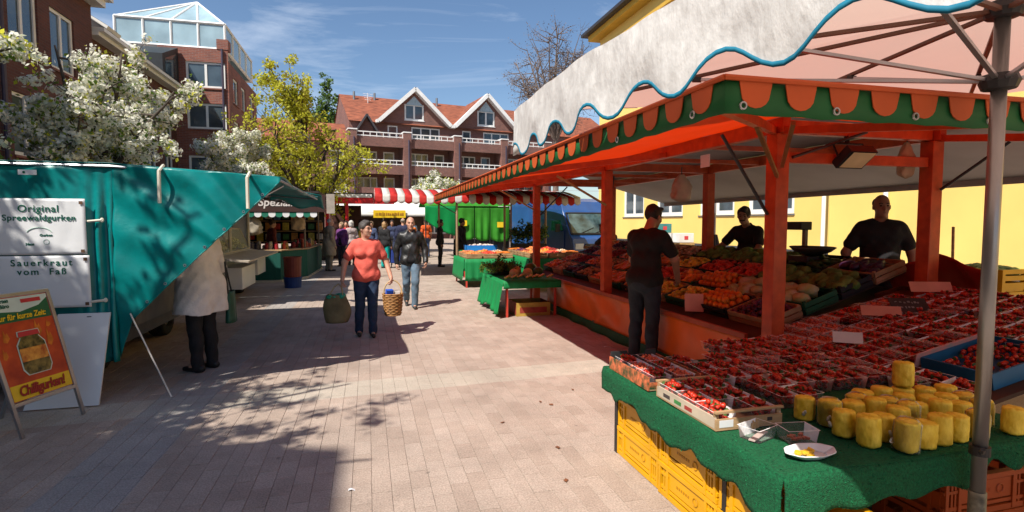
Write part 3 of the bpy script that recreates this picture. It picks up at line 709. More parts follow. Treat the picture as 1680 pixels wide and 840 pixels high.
# ================================================================ PEOPLE: one continuous body surface per person, clothes and hair as parts
def surface_nets(F, lo, res):
    """Quads on the zero level of a sampled distance field."""
    S = F < 0
    nx, ny, nz_ = F.shape
    cnt = np.zeros((nx - 1, ny - 1, nz_ - 1), np.int8)
    for i in (0, 1):
        for j in (0, 1):
            for k in (0, 1): cnt += S[i:nx - 1 + i, j:ny - 1 + j, k:nz_ - 1 + k]
    act = (cnt > 0) & (cnt < 8); idx = np.full(act.shape, -1, np.int64); I = np.argwhere(act)
    if len(I) == 0: return np.zeros((0, 3)), np.zeros((0, 4), int)
    idx[act] = np.arange(len(I)); acc = np.zeros((len(I), 3)); num = np.zeros(len(I))
    cor = [(i, j, k) for i in (0, 1) for j in (0, 1) for k in (0, 1)]
    vals = {c: F[I[:, 0] + c[0], I[:, 1] + c[1], I[:, 2] + c[2]] for c in cor}
    for a in cor:
        for ax in range(3):
            if a[ax] == 0:
                b = list(a); b[ax] = 1; b = tuple(b); va, vb = vals[a], vals[b]; x = (va < 0) != (vb < 0)
                t = np.where(x, va / np.where(x, va - vb, 1), 0); p = np.tile(np.array(a, float), (len(I), 1)); p[:, ax] += t
                acc += np.where(x[:, None], p, 0); num += x
    V = lo + (I + acc / num[:, None]) * res
    Q = []
    for ax in range(3):
        sl0 = [slice(1, -1)] * 3; sl1 = [slice(1, -1)] * 3; sl0[ax] = slice(0, F.shape[ax] - 1); sl1[ax] = slice(1, F.shape[ax])
        A, B = S[tuple(sl0)], S[tuple(sl1)]; E_ = np.argwhere(A != B)
        if len(E_) == 0: continue
        neg = A[tuple(E_.T)]; P = E_.copy(); o1, o2 = [(1, 2), (2, 0), (0, 1)][ax]
        for d in range(3):
            if d != ax: P[:, d] += 1
        def c(d1, d2):
            q = P.copy(); q[:, o1] -= d1; q[:, o2] -= d2; return idx[q[:, 0], q[:, 1], q[:, 2]]
        q = np.stack([c(1, 1), c(0, 1), c(0, 0), c(1, 0)], 1)
        q[~neg] = q[~neg][:, ::-1]; Q.append(q)
    return V, np.concatenate(Q)
def sdf_mesh(name, prims, res, mat_, fold=0.0, fscale=1.0):
    """prims: ('c', a, b, ra, rb, k, (sx, sy, sz)) tapered capsule | ('e', centre, radii, k) ellipsoid; a leading '-' subtracts."""
    los, his = [], []
    for p in prims:
        if p[0][0] == '-': continue
        if p[0] == 'c':
            a, b = np.array(p[1], float), np.array(p[2], float); r = max(p[3], p[4]) * max(p[6] if len(p) > 6 else (1,)); los.append(np.minimum(a, b) - r); his.append(np.maximum(a, b) + r)
        else:
            c = np.array(p[1], float); r = np.array(p[2], float); los.append(c - r); his.append(c + r)
    lo = np.min(los, 0) - 3.5 * res; hi = np.max(his, 0) + 3.5 * res
    n = np.ceil((hi - lo) / res).astype(int) + 1; F = np.full(n, 0.5)
    ax = [lo[i] + np.arange(n[i]) * res for i in range(3)]
    for p in prims:
        sub = p[0][0] == '-'; ty = p[0][-1]; k = p[5] if ty == 'c' else p[3]
        mg = 0.5 * k + 3 * res
        if ty == 'c':
            a, b = np.array(p[1], float), np.array(p[2], float); s = np.array(p[6], float) if len(p) > 6 else np.ones(3)
            r = max(p[3], p[4]) * s.max(); l_, h_ = np.minimum(a, b) - r - mg, np.maximum(a, b) + r + mg
        else:
            c = np.array(p[1], float); rr = np.array(p[2], float); l_, h_ = c - rr - mg, c + rr + mg
        i0 = np.maximum(np.floor((l_ - lo) / res).astype(int), 0); i1 = np.minimum(np.ceil((h_ - lo) / res).astype(int) + 1, n)
        if np.any(i1 <= i0): continue
        X = ax[0][i0[0]:i1[0], None, None]; Y = ax[1][None, i0[1]:i1[1], None]; Z = ax[2][None, None, i0[2]:i1[2]]
        if ty == 'c':
            ba = (b - a) / s; px, py, pz = (X - a[0]) / s[0], (Y - a[1]) / s[1], (Z - a[2]) / s[2]
            L = max(1e-9, float(ba @ ba)); h = np.clip((px * ba[0] + py * ba[1] + pz * ba[2]) / L, 0, 1)
            d = (np.sqrt((px - h * ba[0]) ** 2 + (py - h * ba[1]) ** 2 + (pz - h * ba[2]) ** 2) - (p[3] + (p[4] - p[3]) * h)) * s.min()
        else:
            px, py, pz = X - c[0], Y - c[1], Z - c[2]
            k0 = np.sqrt((px / rr[0]) ** 2 + (py / rr[1]) ** 2 + (pz / rr[2]) ** 2); k1 = np.sqrt((px / rr[0] ** 2) ** 2 + (py / rr[1] ** 2) ** 2 + (pz / rr[2] ** 2) ** 2)
            d = k0 * (k0 - 1) / np.maximum(k1, 1e-9)
        sl = tuple(slice(i0[i], i1[i]) for i in range(3)); G = F[sl]
        if sub: F[sl] = np.maximum(G, -d)
        elif k > 0:
            h = np.clip(0.5 + 0.5 * (G - d) / k, 0, 1); F[sl] = G * (1 - h) + d * h - k * h * (1 - h)
        else: F[sl] = np.minimum(G, d)
    if fold:
        X, Y, Z = ax[0][:, None, None] / fscale, ax[1][None, :, None] / fscale, ax[2][None, None, :] / fscale
        F = F + fold * (np.sin(38 * Z + 30 * X + 3 * np.sin(9 * Y + 7 * X)) * .5 + np.sin(52 * X - 27 * Z + 3 * np.sin(12 * Z)) * .4 + np.sin(60 * Y + 36 * Z + 2 * np.sin(13 * X)) * .35 + np.sin(14 * X + 11 * Z) * .4)
    F[0], F[-1], F[:, 0], F[:, -1], F[:, :, 0], F[:, :, -1] = (0.5,) * 6
    V, Q = surface_nets(F, lo, res)
    me = bpy.data.meshes.new(name); me.vertices.add(len(V)); me.vertices.foreach_set('co', V.ravel())
    me.loops.add(4 * len(Q)); me.loops.foreach_set('vertex_index', Q.ravel()); me.polygons.add(len(Q))
    me.polygons.foreach_set('loop_start', np.arange(0, 4 * len(Q), 4)); me.polygons.foreach_set('loop_total', np.full(len(Q), 4))
    me.polygons.foreach_set('use_smooth', np.ones(len(Q), bool)); me.materials.append(mat_); me.update(calc_edges=True); me.validate()
    return me

SKIN = {}
def skin(t):
    c = {'fair': (.52, .29, .20), 'tan': (.36, .19, .12), 'olive': (.27, .14, .085)}[t]
    return mat('skin_' + t, c, .5, .1, 12, c2=(c[0] * 1.05, c[1] * .95, c[2] * .92))
M_EYE = mat('eye', (.02, .015, .012), .2, .1)
def V3(*a): return np.array(a, float)
def person(label, loc, face, H=1.75, girth=1.0, sk='fair', hair=('short', (.02, .015, .012)), top=('tshirt', (.02, .02, .022)), legs=(.02, .03, .06),
           shoe=(.02, .02, .02), pose=None, res=.011, fingers=True, group=None, beard=None, female=False, skirt=None, extra=None):
    """face: heading of the person in degrees (0 looks along +Y, 90 along -X). Local frame: +y forward, +x the person's right."""
    p = dict(lean=0.0, turn=0.0, nod=0.0, le=None, lw=None, re=None, rw=None, lk=None, la=None, rk=None, ra=None, grip=.5, shx=0.0)
    p.update(pose or {})
    s = H / 1.75; g = girth
    root = thing('person', label, 'person', (0, 0, 0), group)
    ln = p['lean']; hipz = .94
    def T(x, y, z):                              # upper body leans about the hips
        dz = z - hipz; return V3(x + p['shx'] * dz, y + dz * math.sin(ln), hipz + dz * math.cos(ln))
    sw = .160 if female else .178
    SH = {-1: T(-sw, -.01, 1.405), 1: T(sw, -.01, 1.405)}
    EL = {-1: p['le'], 1: p['re']}; WR = {-1: p['lw'], 1: p['rw']}
    for q in (-1, 1):
        if WR[q] is None: WR[q] = SH[q] + V3(q * .075, .06, -.545)
        if EL[q] is None:
            m = (SH[q] + V3(*WR[q])) / 2; L = np.linalg.norm(V3(*WR[q]) - SH[q]); off = math.sqrt(max(0, .285 ** 2 - (L / 2) ** 2)); EL[q] = m + V3(q * .35, -.8, -.25) / .91 * off
        EL[q], WR[q] = V3(*EL[q]), V3(*WR[q])
    KN = {-1: V3(*(p['lk'] or (-.10, .015, .50))), 1: V3(*(p['rk'] or (.10, .015, .50)))}
    AN = {-1: V3(*(p['la'] or (-.105, -.02, .085))), 1: V3(*(p['ra'] or (.105, -.02, .085)))}
    HP = {-1: V3(-.09, 0, .90), 1: V3(.09, 0, .90)}
    hd = T(0, .02, 1.635) + V3(0, p['nod'] * .10, -abs(p['nod']) * .03); nk = T(0, -.01, 1.47)
    ct, st = math.cos(p['turn']), math.sin(p['turn'])
    def Hd(x, y, z):                             # point in the head frame (turned, nodded)
        y2, z2 = y * math.cos(p['nod'] * .6) + z * math.sin(p['nod'] * .6), -y * math.sin(p['nod'] * .6) + z * math.cos(p['nod'] * .6)
        return hd + V3(x * ct - y2 * st, x * st + y2 * ct, z2)
    # ---- torso shared by body and clothes
    def torso(o, k=.035):
        b = .03 if female else 0
        return [('c', T(-.072 * g, -.01, 1.345), T(.072 * g, -.01, 1.345), .098 * g + o, .098 * g + o, k, (1, .98, 1.15)),
                ('c', T(-.05 * g, -.005, 1.12), T(.05 * g, -.005, 1.12), .094 * g + o, .094 * g + o, k, (1, .98, 1.5)),
                ('e', T(0, .03 * g, 1.08), (.11 * g + o, .085 * g * g + o, .15 + o), k),
                ('c', T(-.068 * g, -.005, .96), T(.068 * g, -.005, .96), .098 * g + o, .098 * g + o, k, (1, 1.05, 1.1)),
                ('e', V3(0, -.045, .92), (.13 * g + o, .095 * g + o, .11 + o), k)] + ([('e', T(q * .075, .085, 1.27), (.075 + o * .5, .07 + o * .5, .075), .05) for q in (-1, 1)] if female else []) + \
               [('c', T(q * .05, -.02, 1.44), SH[q], .034 + o * .7, .048 + o * .7, .05) for q in (-1, 1)]
    def arm(q, o0, o1, to=2.0, k=.03):           # to: 0..1 along the upper arm, 1..2 along the forearm
        r = []
        e = SH[q] + (EL[q] - SH[q]) * min(1, to); r.append(('c', SH[q], e, .049 * (g * .5 + .5) + o0 * .8, .044 * (g * .5 + .5) + (o1 if to <= 1 else (o0 + o1) / 2), k))
        if to > 1: r.append(('c', EL[q], EL[q] + (WR[q] - EL[q]) * (to - 1), .044 + (o0 + o1) / 2, .031 + o1 + .010 * (2 - to), k))
        return r
    def leg(q, o0, o1, k=.03, to=2.0):
        r = [('c', HP[q], KN[q], .088 * (g * .6 + .4) + o0, .058 + o0, k)]
        e = KN[q] + (AN[q] - KN[q]) * (to - 1); r += [('c', KN[q], e, .056 + o0, .038 + o1, k), ('e', KN[q] * .62 + AN[q] * .38 + V3(0, -.022, 0), (.05 + o0, .05 + o0, .12), k)]
        return r
    # ---- body
    B = torso(0) + [('c', nk, Hd(0, -.02, -.05), .056 * (g * .5 + .5), .053, .03), ('e', Hd(0, -.015, .03), (.076, .096, .10), .02), ('e', Hd(0, .03, -.045), (.058, .066, .078), .03),
         ('c', Hd(0, .085, .005), Hd(0, .112, -.03), .012, .017, .012), ('c', Hd(-.035, .078, .028), Hd(.035, .078, .028), .015, .015, .02), ('e', Hd(0, .082, -.062), (.025, .014, .012), .01), ('e', Hd(0, .07, -.098), (.026, .026, .02), .02),
         ('e', Hd(-.042, .068, -.02), (.022, .018, .02), .02), ('e', Hd(.042, .068, -.02), (.022, .018, .02), .02), ('-e', Hd(-.033, .096, .008), (.016, .014, .010), 0), ('-e', Hd(.033, .096, .008), (.016, .014, .010), 0)]
    for q in (-1, 1):
        B += [('e', Hd(q * .077, -.01, -.005), (.012, .022, .033), .008)]
        B += arm(q, 0, 0) + leg(q, -.004, 0)
        f = V3(0, 1, 0) if not p.get('toe') else V3(*p['toe'][0 if q < 0 else 1]); f = f / np.linalg.norm(f); a = AN[q]
        B += [('c', a + V3(0, -.02, -.035), a + f * .16 + V3(0, 0, -.055), .036, .026, .03)]
        # hand: palm, four fingers of unequal length, thumb from the side of the palm
        d = WR[q] - EL[q]; d /= np.linalg.norm(d); hand = p.get('hd', (None, None))[0 if q < 0 else 1]
        if hand is not None: d = V3(*hand); d /= np.linalg.norm(d)
        side = V3(0, 1, 0) if abs(d[1]) < .8 else V3(0, 0, 1)
        side = side - d * (side @ d); side /= np.linalg.norm(side); nrm = np.cross(d, side); nrm *= -q * np.sign(nrm[0] * 1.0 or 1)      # palm looks at the thigh
        w = WR[q]; pc = w + d * .05
        B += [('c', w + d * .018 + side * .012, w + d * .078 + side * .018, .022, .017, .02), ('c', w + d * .018 - side * .012, w + d * .074 - side * .018, .021, .016, .02)]
        if fingers:
            gr = p['grip']
            for j, (o_, L_) in enumerate(((.030, .066), (.010, .076), (-.010, .070), (-.029, .055))):
                b0 = w + d * (.088 - .004 * abs(j - 1)) + side * o_
                d1 = d * math.cos(gr * .9) + nrm * math.sin(gr * .9); d2 = d * math.cos(gr * 2.2) + nrm * math.sin(gr * 2.2)
                B += [('c', b0 - d * .012, b0 + d1 * L_ * .5, .0105, .0095, .006), ('c', b0 + d1 * L_ * .5, b0 + d1 * L_ * .5 + d2 * L_ * .52, .0095, .008, .004)]
            t0 = w + d * .028 + side * .024; t1 = t0 + (d * .55 + side * .65 + nrm * .4) * .04; t2 = t1 + (d * .8 + side * .1 + nrm * .6) * .034
            B += [('c', t0, t1, .014, .0115, .008), ('c', t1, t2, .0115, .009, .004)]
        else: B += [('c', w + d * .07, w + d * .14 + nrm * .03, .03, .02, .02)]
    def add(nm, prims, m, fold=0.0, r=None, smooth=None):
        me = sdf_mesh(nm, prims, r or res, m, fold); o = link(nm, me, root); return o
    add('body', B, skin(sk))
    if fingers:
        e = MB()
        for q in (-1, 1): e.blob(Hd(q * .033, .088, .008), (.012, .008, .007), 8, 6)
        e.build('eyes', M_EYE, root, smooth=True)
        e = MB()
        for q in (-1, 1): e.tube([Hd(q * .016, .098, .030), Hd(q * .034, .095, .036), Hd(q * .052, .083, .030)], [.004, .005, .003], 6)
        e.build('eyebrows', mat('brow_%.2f' % (hair[1][0] if hair else .05), tuple(c * .7 for c in (hair[1] if hair else (.05, .04, .03))), .8, .2), root)
        e = MB(); e.blob(Hd(0, .089, -.064), (.022, .010, .008), 8, 5); e.build('lips', mat('lips_' + sk, {'fair': (.42, .15, .12), 'tan': (.28, .10, .08), 'olive': (.20, .075, .06)}[sk], .45, .1), root, smooth=True)
    # ---- trousers and shoes
    tm = mat('cloth_%.3f_%.3f_%.3f' % legs, legs, .85, .2, 9, bump=.6, bscale=34)
    if skirt is None:
        TR = [('c', V3(-.07 * g, -.005, .965), V3(.07 * g, -.005, .965), .112 * g, .112 * g, .04, (1, 1.05, .9)), ('e', V3(0, -.05, .9), (.142 * g, .108 * g, .11), .04)]
        for q in (-1, 1): TR += leg(q, .014, .024, .035, 2.04)
        TR += [('-c', V3(-.3, 0, 1.16), V3(.3, 0, 1.16), .12, .12, 0, (1, 3, 1))]
        add('trousers', TR, tm, .004)
    S = []
    for q in (-1, 1):
        f = V3(0, 1, 0) if not p.get('toe') else V3(*p['toe'][0 if q < 0 else 1]); f = f / np.linalg.norm(f); a = AN[q]
        S += [('c', a + V3(0, -.01, -.045) - f * .035, a + f * .17 + V3(0, 0, -.057), .040, .029, .02, (1.0, 1, 1)), ('c', a + V3(0, -.005, -.05), a + V3(0, -.005, .0), .046, .048, .02)]
        if not p.get('toe'): S += [('-c', a + V3(-.2, 0, -.185), a + V3(.2, .0, -.185), .10, .10, 0, (1, 4, 1))]
    add('shoes', S, mat('shoe_%.3f_%.3f' % shoe[:2], shoe, .5, .15), r=min(res, .012))
    # ---- tops
    ty, tc_ = top[0], top[1]; cm = mat('top_%.3f_%.3f_%.3f' % tc_, tc_, top[2] if len(top) > 2 else .85, .12, 7, bump=.55, bscale=26)
    neckcut = [('-c', T(0, .0, 1.52), T(0, .02, 1.70), .075, .09, 0)]
    if ty in ('tshirt', 'polo'):
        C = torso(.016) + [('c', T(-.072 * g, 0, .93), T(.072 * g, 0, .93), .121 * g, .121 * g, .04, (1, 1.06, .8))]
        for q in (-1, 1): C += arm(q, .02, .026, .66)
        if ty == 'polo': C += [('c', T(0, -.03, 1.495), T(0, .01, 1.50), .062, .06, .02)]
        add('shirt', C + neckcut, cm, .004)
    else:
        o = {'jacket': .03, 'sweater': .022, 'coat': .034}[ty]; C = torso(o) + [('c', T(-.072 * g, 0, .92), T(.072 * g, 0, .92), .118 * g + o * .6, .118 * g + o * .6, .04, (1, 1.06, .9))]
        for q in (-1, 1): C += arm(q, .026, .018, 1.93)
        if ty == 'coat':
            C += [('c', V3(-.07 * g, 0, .95), V3(-.1 * g, -.0, .60), .15 * g, .165 * g, .06), ('c', V3(.07 * g, 0, .95), V3(.1 * g, -.0, .60), .15 * g, .165 * g, .06), ('-c', V3(-.4, 0, p.get('hem', .52) - .16), V3(.4, 0, p.get('hem', .52) - .16), .16, .16, 0, (1, 3, 1))]
        if ty == 'jacket': C += [('c', T(-.05, .02, 1.49), T(.05, .02, 1.49), .045, .045, .03), ('-c', T(0, .23, 1.50), T(0, .21, .80), .052, .12, 0)]
        add('jacket' if ty != 'sweater' else 'sweater', C + neckcut, cm, .005)
        if ty == 'jacket':
            add('shirt', torso(.014) + [('c', T(-.08 * g, 0, .93), T(.08 * g, 0, .93), .125 * g, .125 * g, .05, (1, 1.0, .75))] + neckcut, mat('inner_shirt', (.012, .012, .014), .9, .1), .004)
    # ---- hair
    if hair:
        hm = mat('hair_%.3f_%.3f_%.3f' % hair[1], hair[1], .6, .35, 40, bump=.6, bscale=120)
        if hair[0] == 'short':
            Hh = [('e', Hd(0, -.025, .045), (.086, .104, .103), .0), ('e', Hd(0, .04, .108), (.06, .05, .028), .02), ('-e', Hd(0, .115, -.03), (.070, .10, .108), 0), ('-e', Hd(0, .10, -.10), (.13, .10, .14), 0), ('-e', Hd(0, .0, -.14), (.2, .2, .115), 0), ('-e', Hd(-.085, .02, -.02), (.03, .04, .04), 0), ('-e', Hd(.085, .02, -.02), (.03, .04, .04), 0)]
        elif hair[0] == 'bob':
            Hh = [('e', Hd(0, -.025, .04), (.098, .112, .115), .0), ('e', Hd(0, -.045, -.04), (.093, .08, .09), .04), ('-e', Hd(0, .115, -.045), (.085, .09, .125), 0), ('-e', Hd(0, .0, -.22), (.2, .2, .115), 0)]
        elif hair[0] == 'fringe':
            Hh = [('e', Hd(0, -.025, .035), (.08, .102, .075), .0), ('-e', Hd(0, .06, .06), (.12, .115, .15), 0), ('-e', Hd(0, .0, -.14), (.2, .2, .115), 0)]
        elif hair[0] == 'pony':
            Hh = [('e', Hd(0, -.025, .045), (.086, .106, .105), .0), ('c', Hd(0, -.10, .05), Hd(0, -.15, -.13), .035, .018, .02), ('-e', Hd(0, .11, -.035), (.085, .095, .108), 0)]
        add('hair', Hh, hm, .008, r=min(res, .009))
    if beard:
        add('moustache', [('c', Hd(-.03, .088, -.053), Hd(.03, .088, -.053), .011, .011, .005), ('c', Hd(0, .094, -.047), Hd(0, .094, -.05), .011, .011, .01)], mat('beard', beard, .8, .3), r=.006)
    if extra: extra(root, T, SH, EL, WR, HP, add)
    root.location = loc; root.rotation_euler = (0, 0, R_(face)); root.scale = (s, s, s)
    return root

# ================================================================ LEFT SIDE OF THE MARKET
M_TEAL = mat('teal_tarpaulin', (0.0, 0.185, 0.178), 0.36, 0.16, 3.5, bump=.6, bscale=9, spec=.45, transl=.12, c2=(0.0, .21, .205))
M_BANNER = mat('banner_vinyl', (0.72, 0.73, 0.74), 0.45, 0.05, 3, bump=.3, bscale=7)
M_GTXT = mat('green_print', (0.0, 0.10, 0.055), 0.5, 0.05)
M_ALU = mat('aluminium', (0.42, 0.43, 0.45), 0.35, 0.1, 5, metal=.85)
M_TYRE = mat('tyre_rubber', (0.012, 0.012, 0.013), 0.85, 0.2)
M_DGREY = mat('dark_grey_metal', (0.05, 0.05, 0.055), 0.6, 0.2)
M_STRAP = mat('cream_strap', (0.62, 0.58, 0.48), 0.8, 0.12)
M_WOOD = mat('pale_wood', (0.42, 0.27, 0.14), 0.7, 0.22, 5, stretch=(1, 1, 9), bump=.2)
M_WPANEL = mat('white_panel', (0.70, 0.71, 0.72), 0.4, 0.05, 2)
def wheel(parent, c, r=.3, w=.2, axis='x'):
    def tr(mb):
        out = []
        for (x, y, z) in mb.v: out.append((c[0] + z, c[1] + x, c[2] + y) if axis == 'x' else (c[0] + x, c[1] + z, c[2] + y))
        mb.v = out; return mb
    m = MB(); m.lathe([(r * .58, -w / 2), (r * .93, -w / 2), (r, -w * .35), (r, w * .35), (r * .93, w / 2), (r * .58, w / 2), (r * .58, -w / 2)], 20)
    t = tr(m).build('wheel', M_TYRE, parent, smooth=True)
    m = MB(); m.lathe([(.02, w * .36), (r * .3, w * .40), (r * .57, w * .30), (r * .57, -w * .3), (.02, -w * .3)], 16); tr(m).build('rim', M_ALU, t)

# ---- teal covered pickle trailer
tt = thing('pickle_trailer', 'market trailer covered with teal tarpaulin drawn down to one side', 'trailer', (-3.2, 7.6, 0))
m = MB(); m.box2((-4.5, 6.05, .42), (-2.42, 10.1, .62)); m.box2((-4.5, 6.05, .62), (-3.9, 10.1, 2.05)); m.box2((-3.89, 9.95, .63), (-2.42, 10.1, 2.05)); m.box2((-3.89, 6.05, .63), (-2.42, 6.15, 2.0)); m.build('body', M_DGREY, tt)
m = MB(); m.box2((-2.40, 6.2, .62), (-2.25, 9.9, 1.05)); m.build('counter', mat('counter_dark', (.09, .085, .08), .6, .2), tt)
for y in (6.95, 9.0): wheel(tt, (-2.95, y, .30), .3, .2)
m = MB(); m.tube([(-2.7, 6.2, .3), (-2.6, 5.95, .36), (-2.5, 5.93, .36)], .03, 6); m.box2((-3.6, 5.98, .34), (-2.5, 6.03, .44)); m.build('rear_bar', mat('tail_light_red', (.35, .02, .02), .4, .1), tt)
def front(u, v):
    x = -4.4 + 2.12 * u; z = 2.18 - 1.83 * v
    e = max(0, (u - .84) / .16); y = 5.9 + .012 * math.sin(x * 9 + 2 * z) - .05 * e * math.sin(x * 62) * min(1, v * 3) + .01 * math.sin(z * 7)
    return (x, y - .01 * v, z + .01 * math.sin(x * 3))
m = MB(); m.grid(front, 110, 34); m.build('front_tarp', M_TEAL, tt, smooth=True, solid=.006)
def zb(x):
    if x < -2.15: return .33 + (x + 2.3) / .15 * .41
    return .74 + (x + 2.15) / 1.32 * (2.06 - .74)
def flap(u, v):
    x = -2.285 + 1.455 * u; zt = 2.19 - .09 * u; b = zb(x); z = zt + (b - zt) * v
    y = 5.885 - .10 * math.sin(math.pi * min(1, u * 1.15)) * (.35 + .5 * v)
    y += .022 * math.sin((x * .8 + z) * 17 + 2 * math.sin(x * 5)) * math.exp(-((x + 1.6) ** 2)) * (1 - .5 * v) + .03 * math.exp(-((u) / .10) ** 2) * math.sin(z * 3 + 1)
    y -= .018 * math.exp(-((z - 2.15 + .75 * (x + 2.3)) / .05) ** 2) + .010 * math.sin(26 * (x * .55 + z * .83) + 3 * math.sin(4 * x)) * v * u - .012 * math.exp(-((x + 1.83) / .03) ** 2) * (1 - v)
    return (x, y, z)
m = MB(); m.grid(flap, 70, 46); m.build('side_flap', M_TEAL, tt, smooth=True, solid=.006)
def roof(u, v):
    x = -4.4 + 3.58 * u; y = 5.89 + 4.2 * v
    z = 2.20 - .10 * max(0, (u - .58) / .42) + .03 * math.sin(v * math.pi * 6) * max(0, u - .5) - .05 * math.sin(math.pi * v) * (u > .6)
    return (x, y, z)
m = MB(); m.grid(roof, 40, 44); m.build('roof_tarp', M_TEAL, tt, smooth=True, solid=.008)
m = MB()
m.tube([(-4.4, 5.9, 2.18), (-2.3, 5.9, 2.17), (-.84, 5.9, 2.07)], .014, 6); m.tube([(-.84, 5.9, 2.07), (-.84, 10.05, 2.05)], .014, 6); m.tube([(-2.3, 10.05, 2.15), (-.84, 10.05, 2.05)], .014, 6)
m.tube([(-2.35, 6.6, 1.2), (-.9, 6.6, 2.06)], .012, 6); m.build('awning_frame', M_ALU, tt)
m = MB(); m.tube([(-1.82, 5.75, 0.005), (-2.16, 5.83, .80)], .007, 6); m.build('prop_stick', mat('stick_white', (.65, .62, .56), .6, .1), tt)
for x, L in ((-1.86, .33), (-1.11, .33)):
    m = MB(); zt = 2.185 - .09 * (x + 2.285) / 1.455
    m.tube([(x, 5.90, zt + .03), (x - .005, 5.79, zt - .03), (x, 5.765, zt - L)], .016, 6); m.build('strap', M_STRAP, tt)
for z in (1.66, .92):
    m = MB(); m.tube([(-2.475, 5.845, z), (-2.36, 5.845, z + .012)], .013, 6); m.blob((-2.36, 5.845, z + .012), (.018, .012, .022), 6, 5); m.build('strap', M_STRAP, tt)
hm = MB(); hm.tube([(x_, flap((x_ + 2.285) / 1.455, 1)[1], zb(x_)) for x_ in [-2.14 + 1.30 * k / 30 for k in range(31)]], .007, 6); hm.build('hem', M_TEAL, tt, smooth=True)
for k in range(7):
    x_ = -2.02 + .17 * k; pz = zb(x_) + .035; y_ = flap((x_ + 2.285) / 1.455, .97)[1] - .005; m = MB(); m.tube([(x_ + .011 * math.cos(a), y_, pz + .011 * math.sin(a)) for a in [i * math.pi / 6 for i in range(13)]], .004, 5, cap=False); m.build('eyelet', M_ALU, tt)
# torn teal sheets and slack cord at the far end of the awning
def rag(u, v):
    x = -1.75 + .95 * u; return (x, 10.6 + .5 * v + .05 * math.sin(x * 9), 2.32 - .18 * u - .26 * v + .05 * math.sin(u * 9) * v)
m = MB(); m.grid(rag, 24, 8); m.build('rear_tarp', M_TEAL, tt, smooth=True, solid=.006)
m = MB(); m.box2((-3.0, 5.868, 2.075), (-2.86, 5.872, 2.12)); st = m.build('sticker', M_WPANEL, tt)
m = MB(); m.lathe([(.0, 0), (.011, 0), (.011, .002), (0, .002)], 12); m.v = [(-2.955 + x, 5.866 - z, 2.098 + y) for x, y, z in m.v]; m.build('mark', M_GTXT, st)

def banner(label, x0, x1, z0, z1, seed):
    b = thing('banner', label, 'banner', ((x0 + x1) / 2, 5.84, z0))
    def f(u, v): return (x0 + (x1 - x0) * u, 5.848 + .002 * math.sin(u * 7 + seed) * math.sin(v * 5 + seed) + .004 * math.exp(-((u - .75 - .2 * v) / .06) ** 2), z0 + (z1 - z0) * v)
    m = MB(); m.grid(f, 24, 18); m.build('sheet', M_BANNER, b, smooth=True, solid=.004)
    for x in (x0 + .03, x1 - .03):
        for z in (z0 + .03, z1 - .035):
            m = MB(); m.box((x, 5.839, z), (.028, .006, .028)); m.build('eyelet', mat('rusty_eyelet', (.12, .06, .03), .6, .3), b)
    return b
TXM = lambda x, z: frame_m((x, 5.8425, z), (1, 0, 0), (0, 0, 1))
b1 = banner('white banner reading Original Spreewaldgurken in green on the teal tarp', -3.24, -2.49, 1.36, 1.865, 1)
text_mesh('Original', .088, M_GTXT, 'lettering', b1, TXM(-2.85, 1.772), bold=.0010, space=1.1)
text_mesh('Spreewaldgurken', .075, M_GTXT, 'lettering', b1, TXM(-2.845, 1.69), bold=.0010, space=1.07)
text_mesh('Gurken', .032, M_GTXT, 'lettering', b1, TXM(-2.80, 1.535), bold=.0008)
text_mesh('Haus', .032, M_GTXT, 'lettering', b1, TXM(-2.925, 1.455), bold=.0012)
m = MB(); m.tube([(-2.95 + .11 * (1 - math.cos(t)) * .9, 5.843, 1.545 + .06 * math.sin(t)) for t in [k * math.pi / 10 for k in range(1, 10)]], .003, 5)
m.tube([(-2.80 + .022 * math.cos(t), 5.843, 1.475 + .022 * math.sin(t)) for t in [k * math.pi / 8 for k in range(17)]], .002, 5); m.build('emblem', mat('pale_green_print', (.25, .42, .33), .6, .1), b1)
b2 = banner('white banner reading Sauerkraut vom Faß in green below the other banner', -3.26, -2.475, .875, 1.35, 4)
text_mesh('Sauerkraut', .082, M_GTXT, 'lettering', b2, TXM(-2.845, 1.285), bold=.0010, space=1.3)
text_mesh('vom  Faß', .082, M_GTXT, 'lettering', b2, TXM(-2.845, 1.205), bold=.0010, space=1.25)

# ---- white board leaning on the tarp
lb2 = thing('white_board', 'plain white panel leaning behind the advertising stand', 'board', (-2.6, 5.68, 0))
Y0, Y1 = 5.62, 5.80
m = MB(); a, b_, c, d = Vector((-2.93, Y0, .012)), Vector((-2.36, Y0, .012)), Vector((-2.31, Y1, .82)), Vector((-2.72, Y1, .82))
m.prism([a, b_, c, d], (0, .02, 0)); m.build('panel', M_WPANEL, lb2)
m = MB(); m.box((-2.475, Y1 - .006, .79), (.035, .006, .008)); m.build('slot', M_DGREY, lb2)

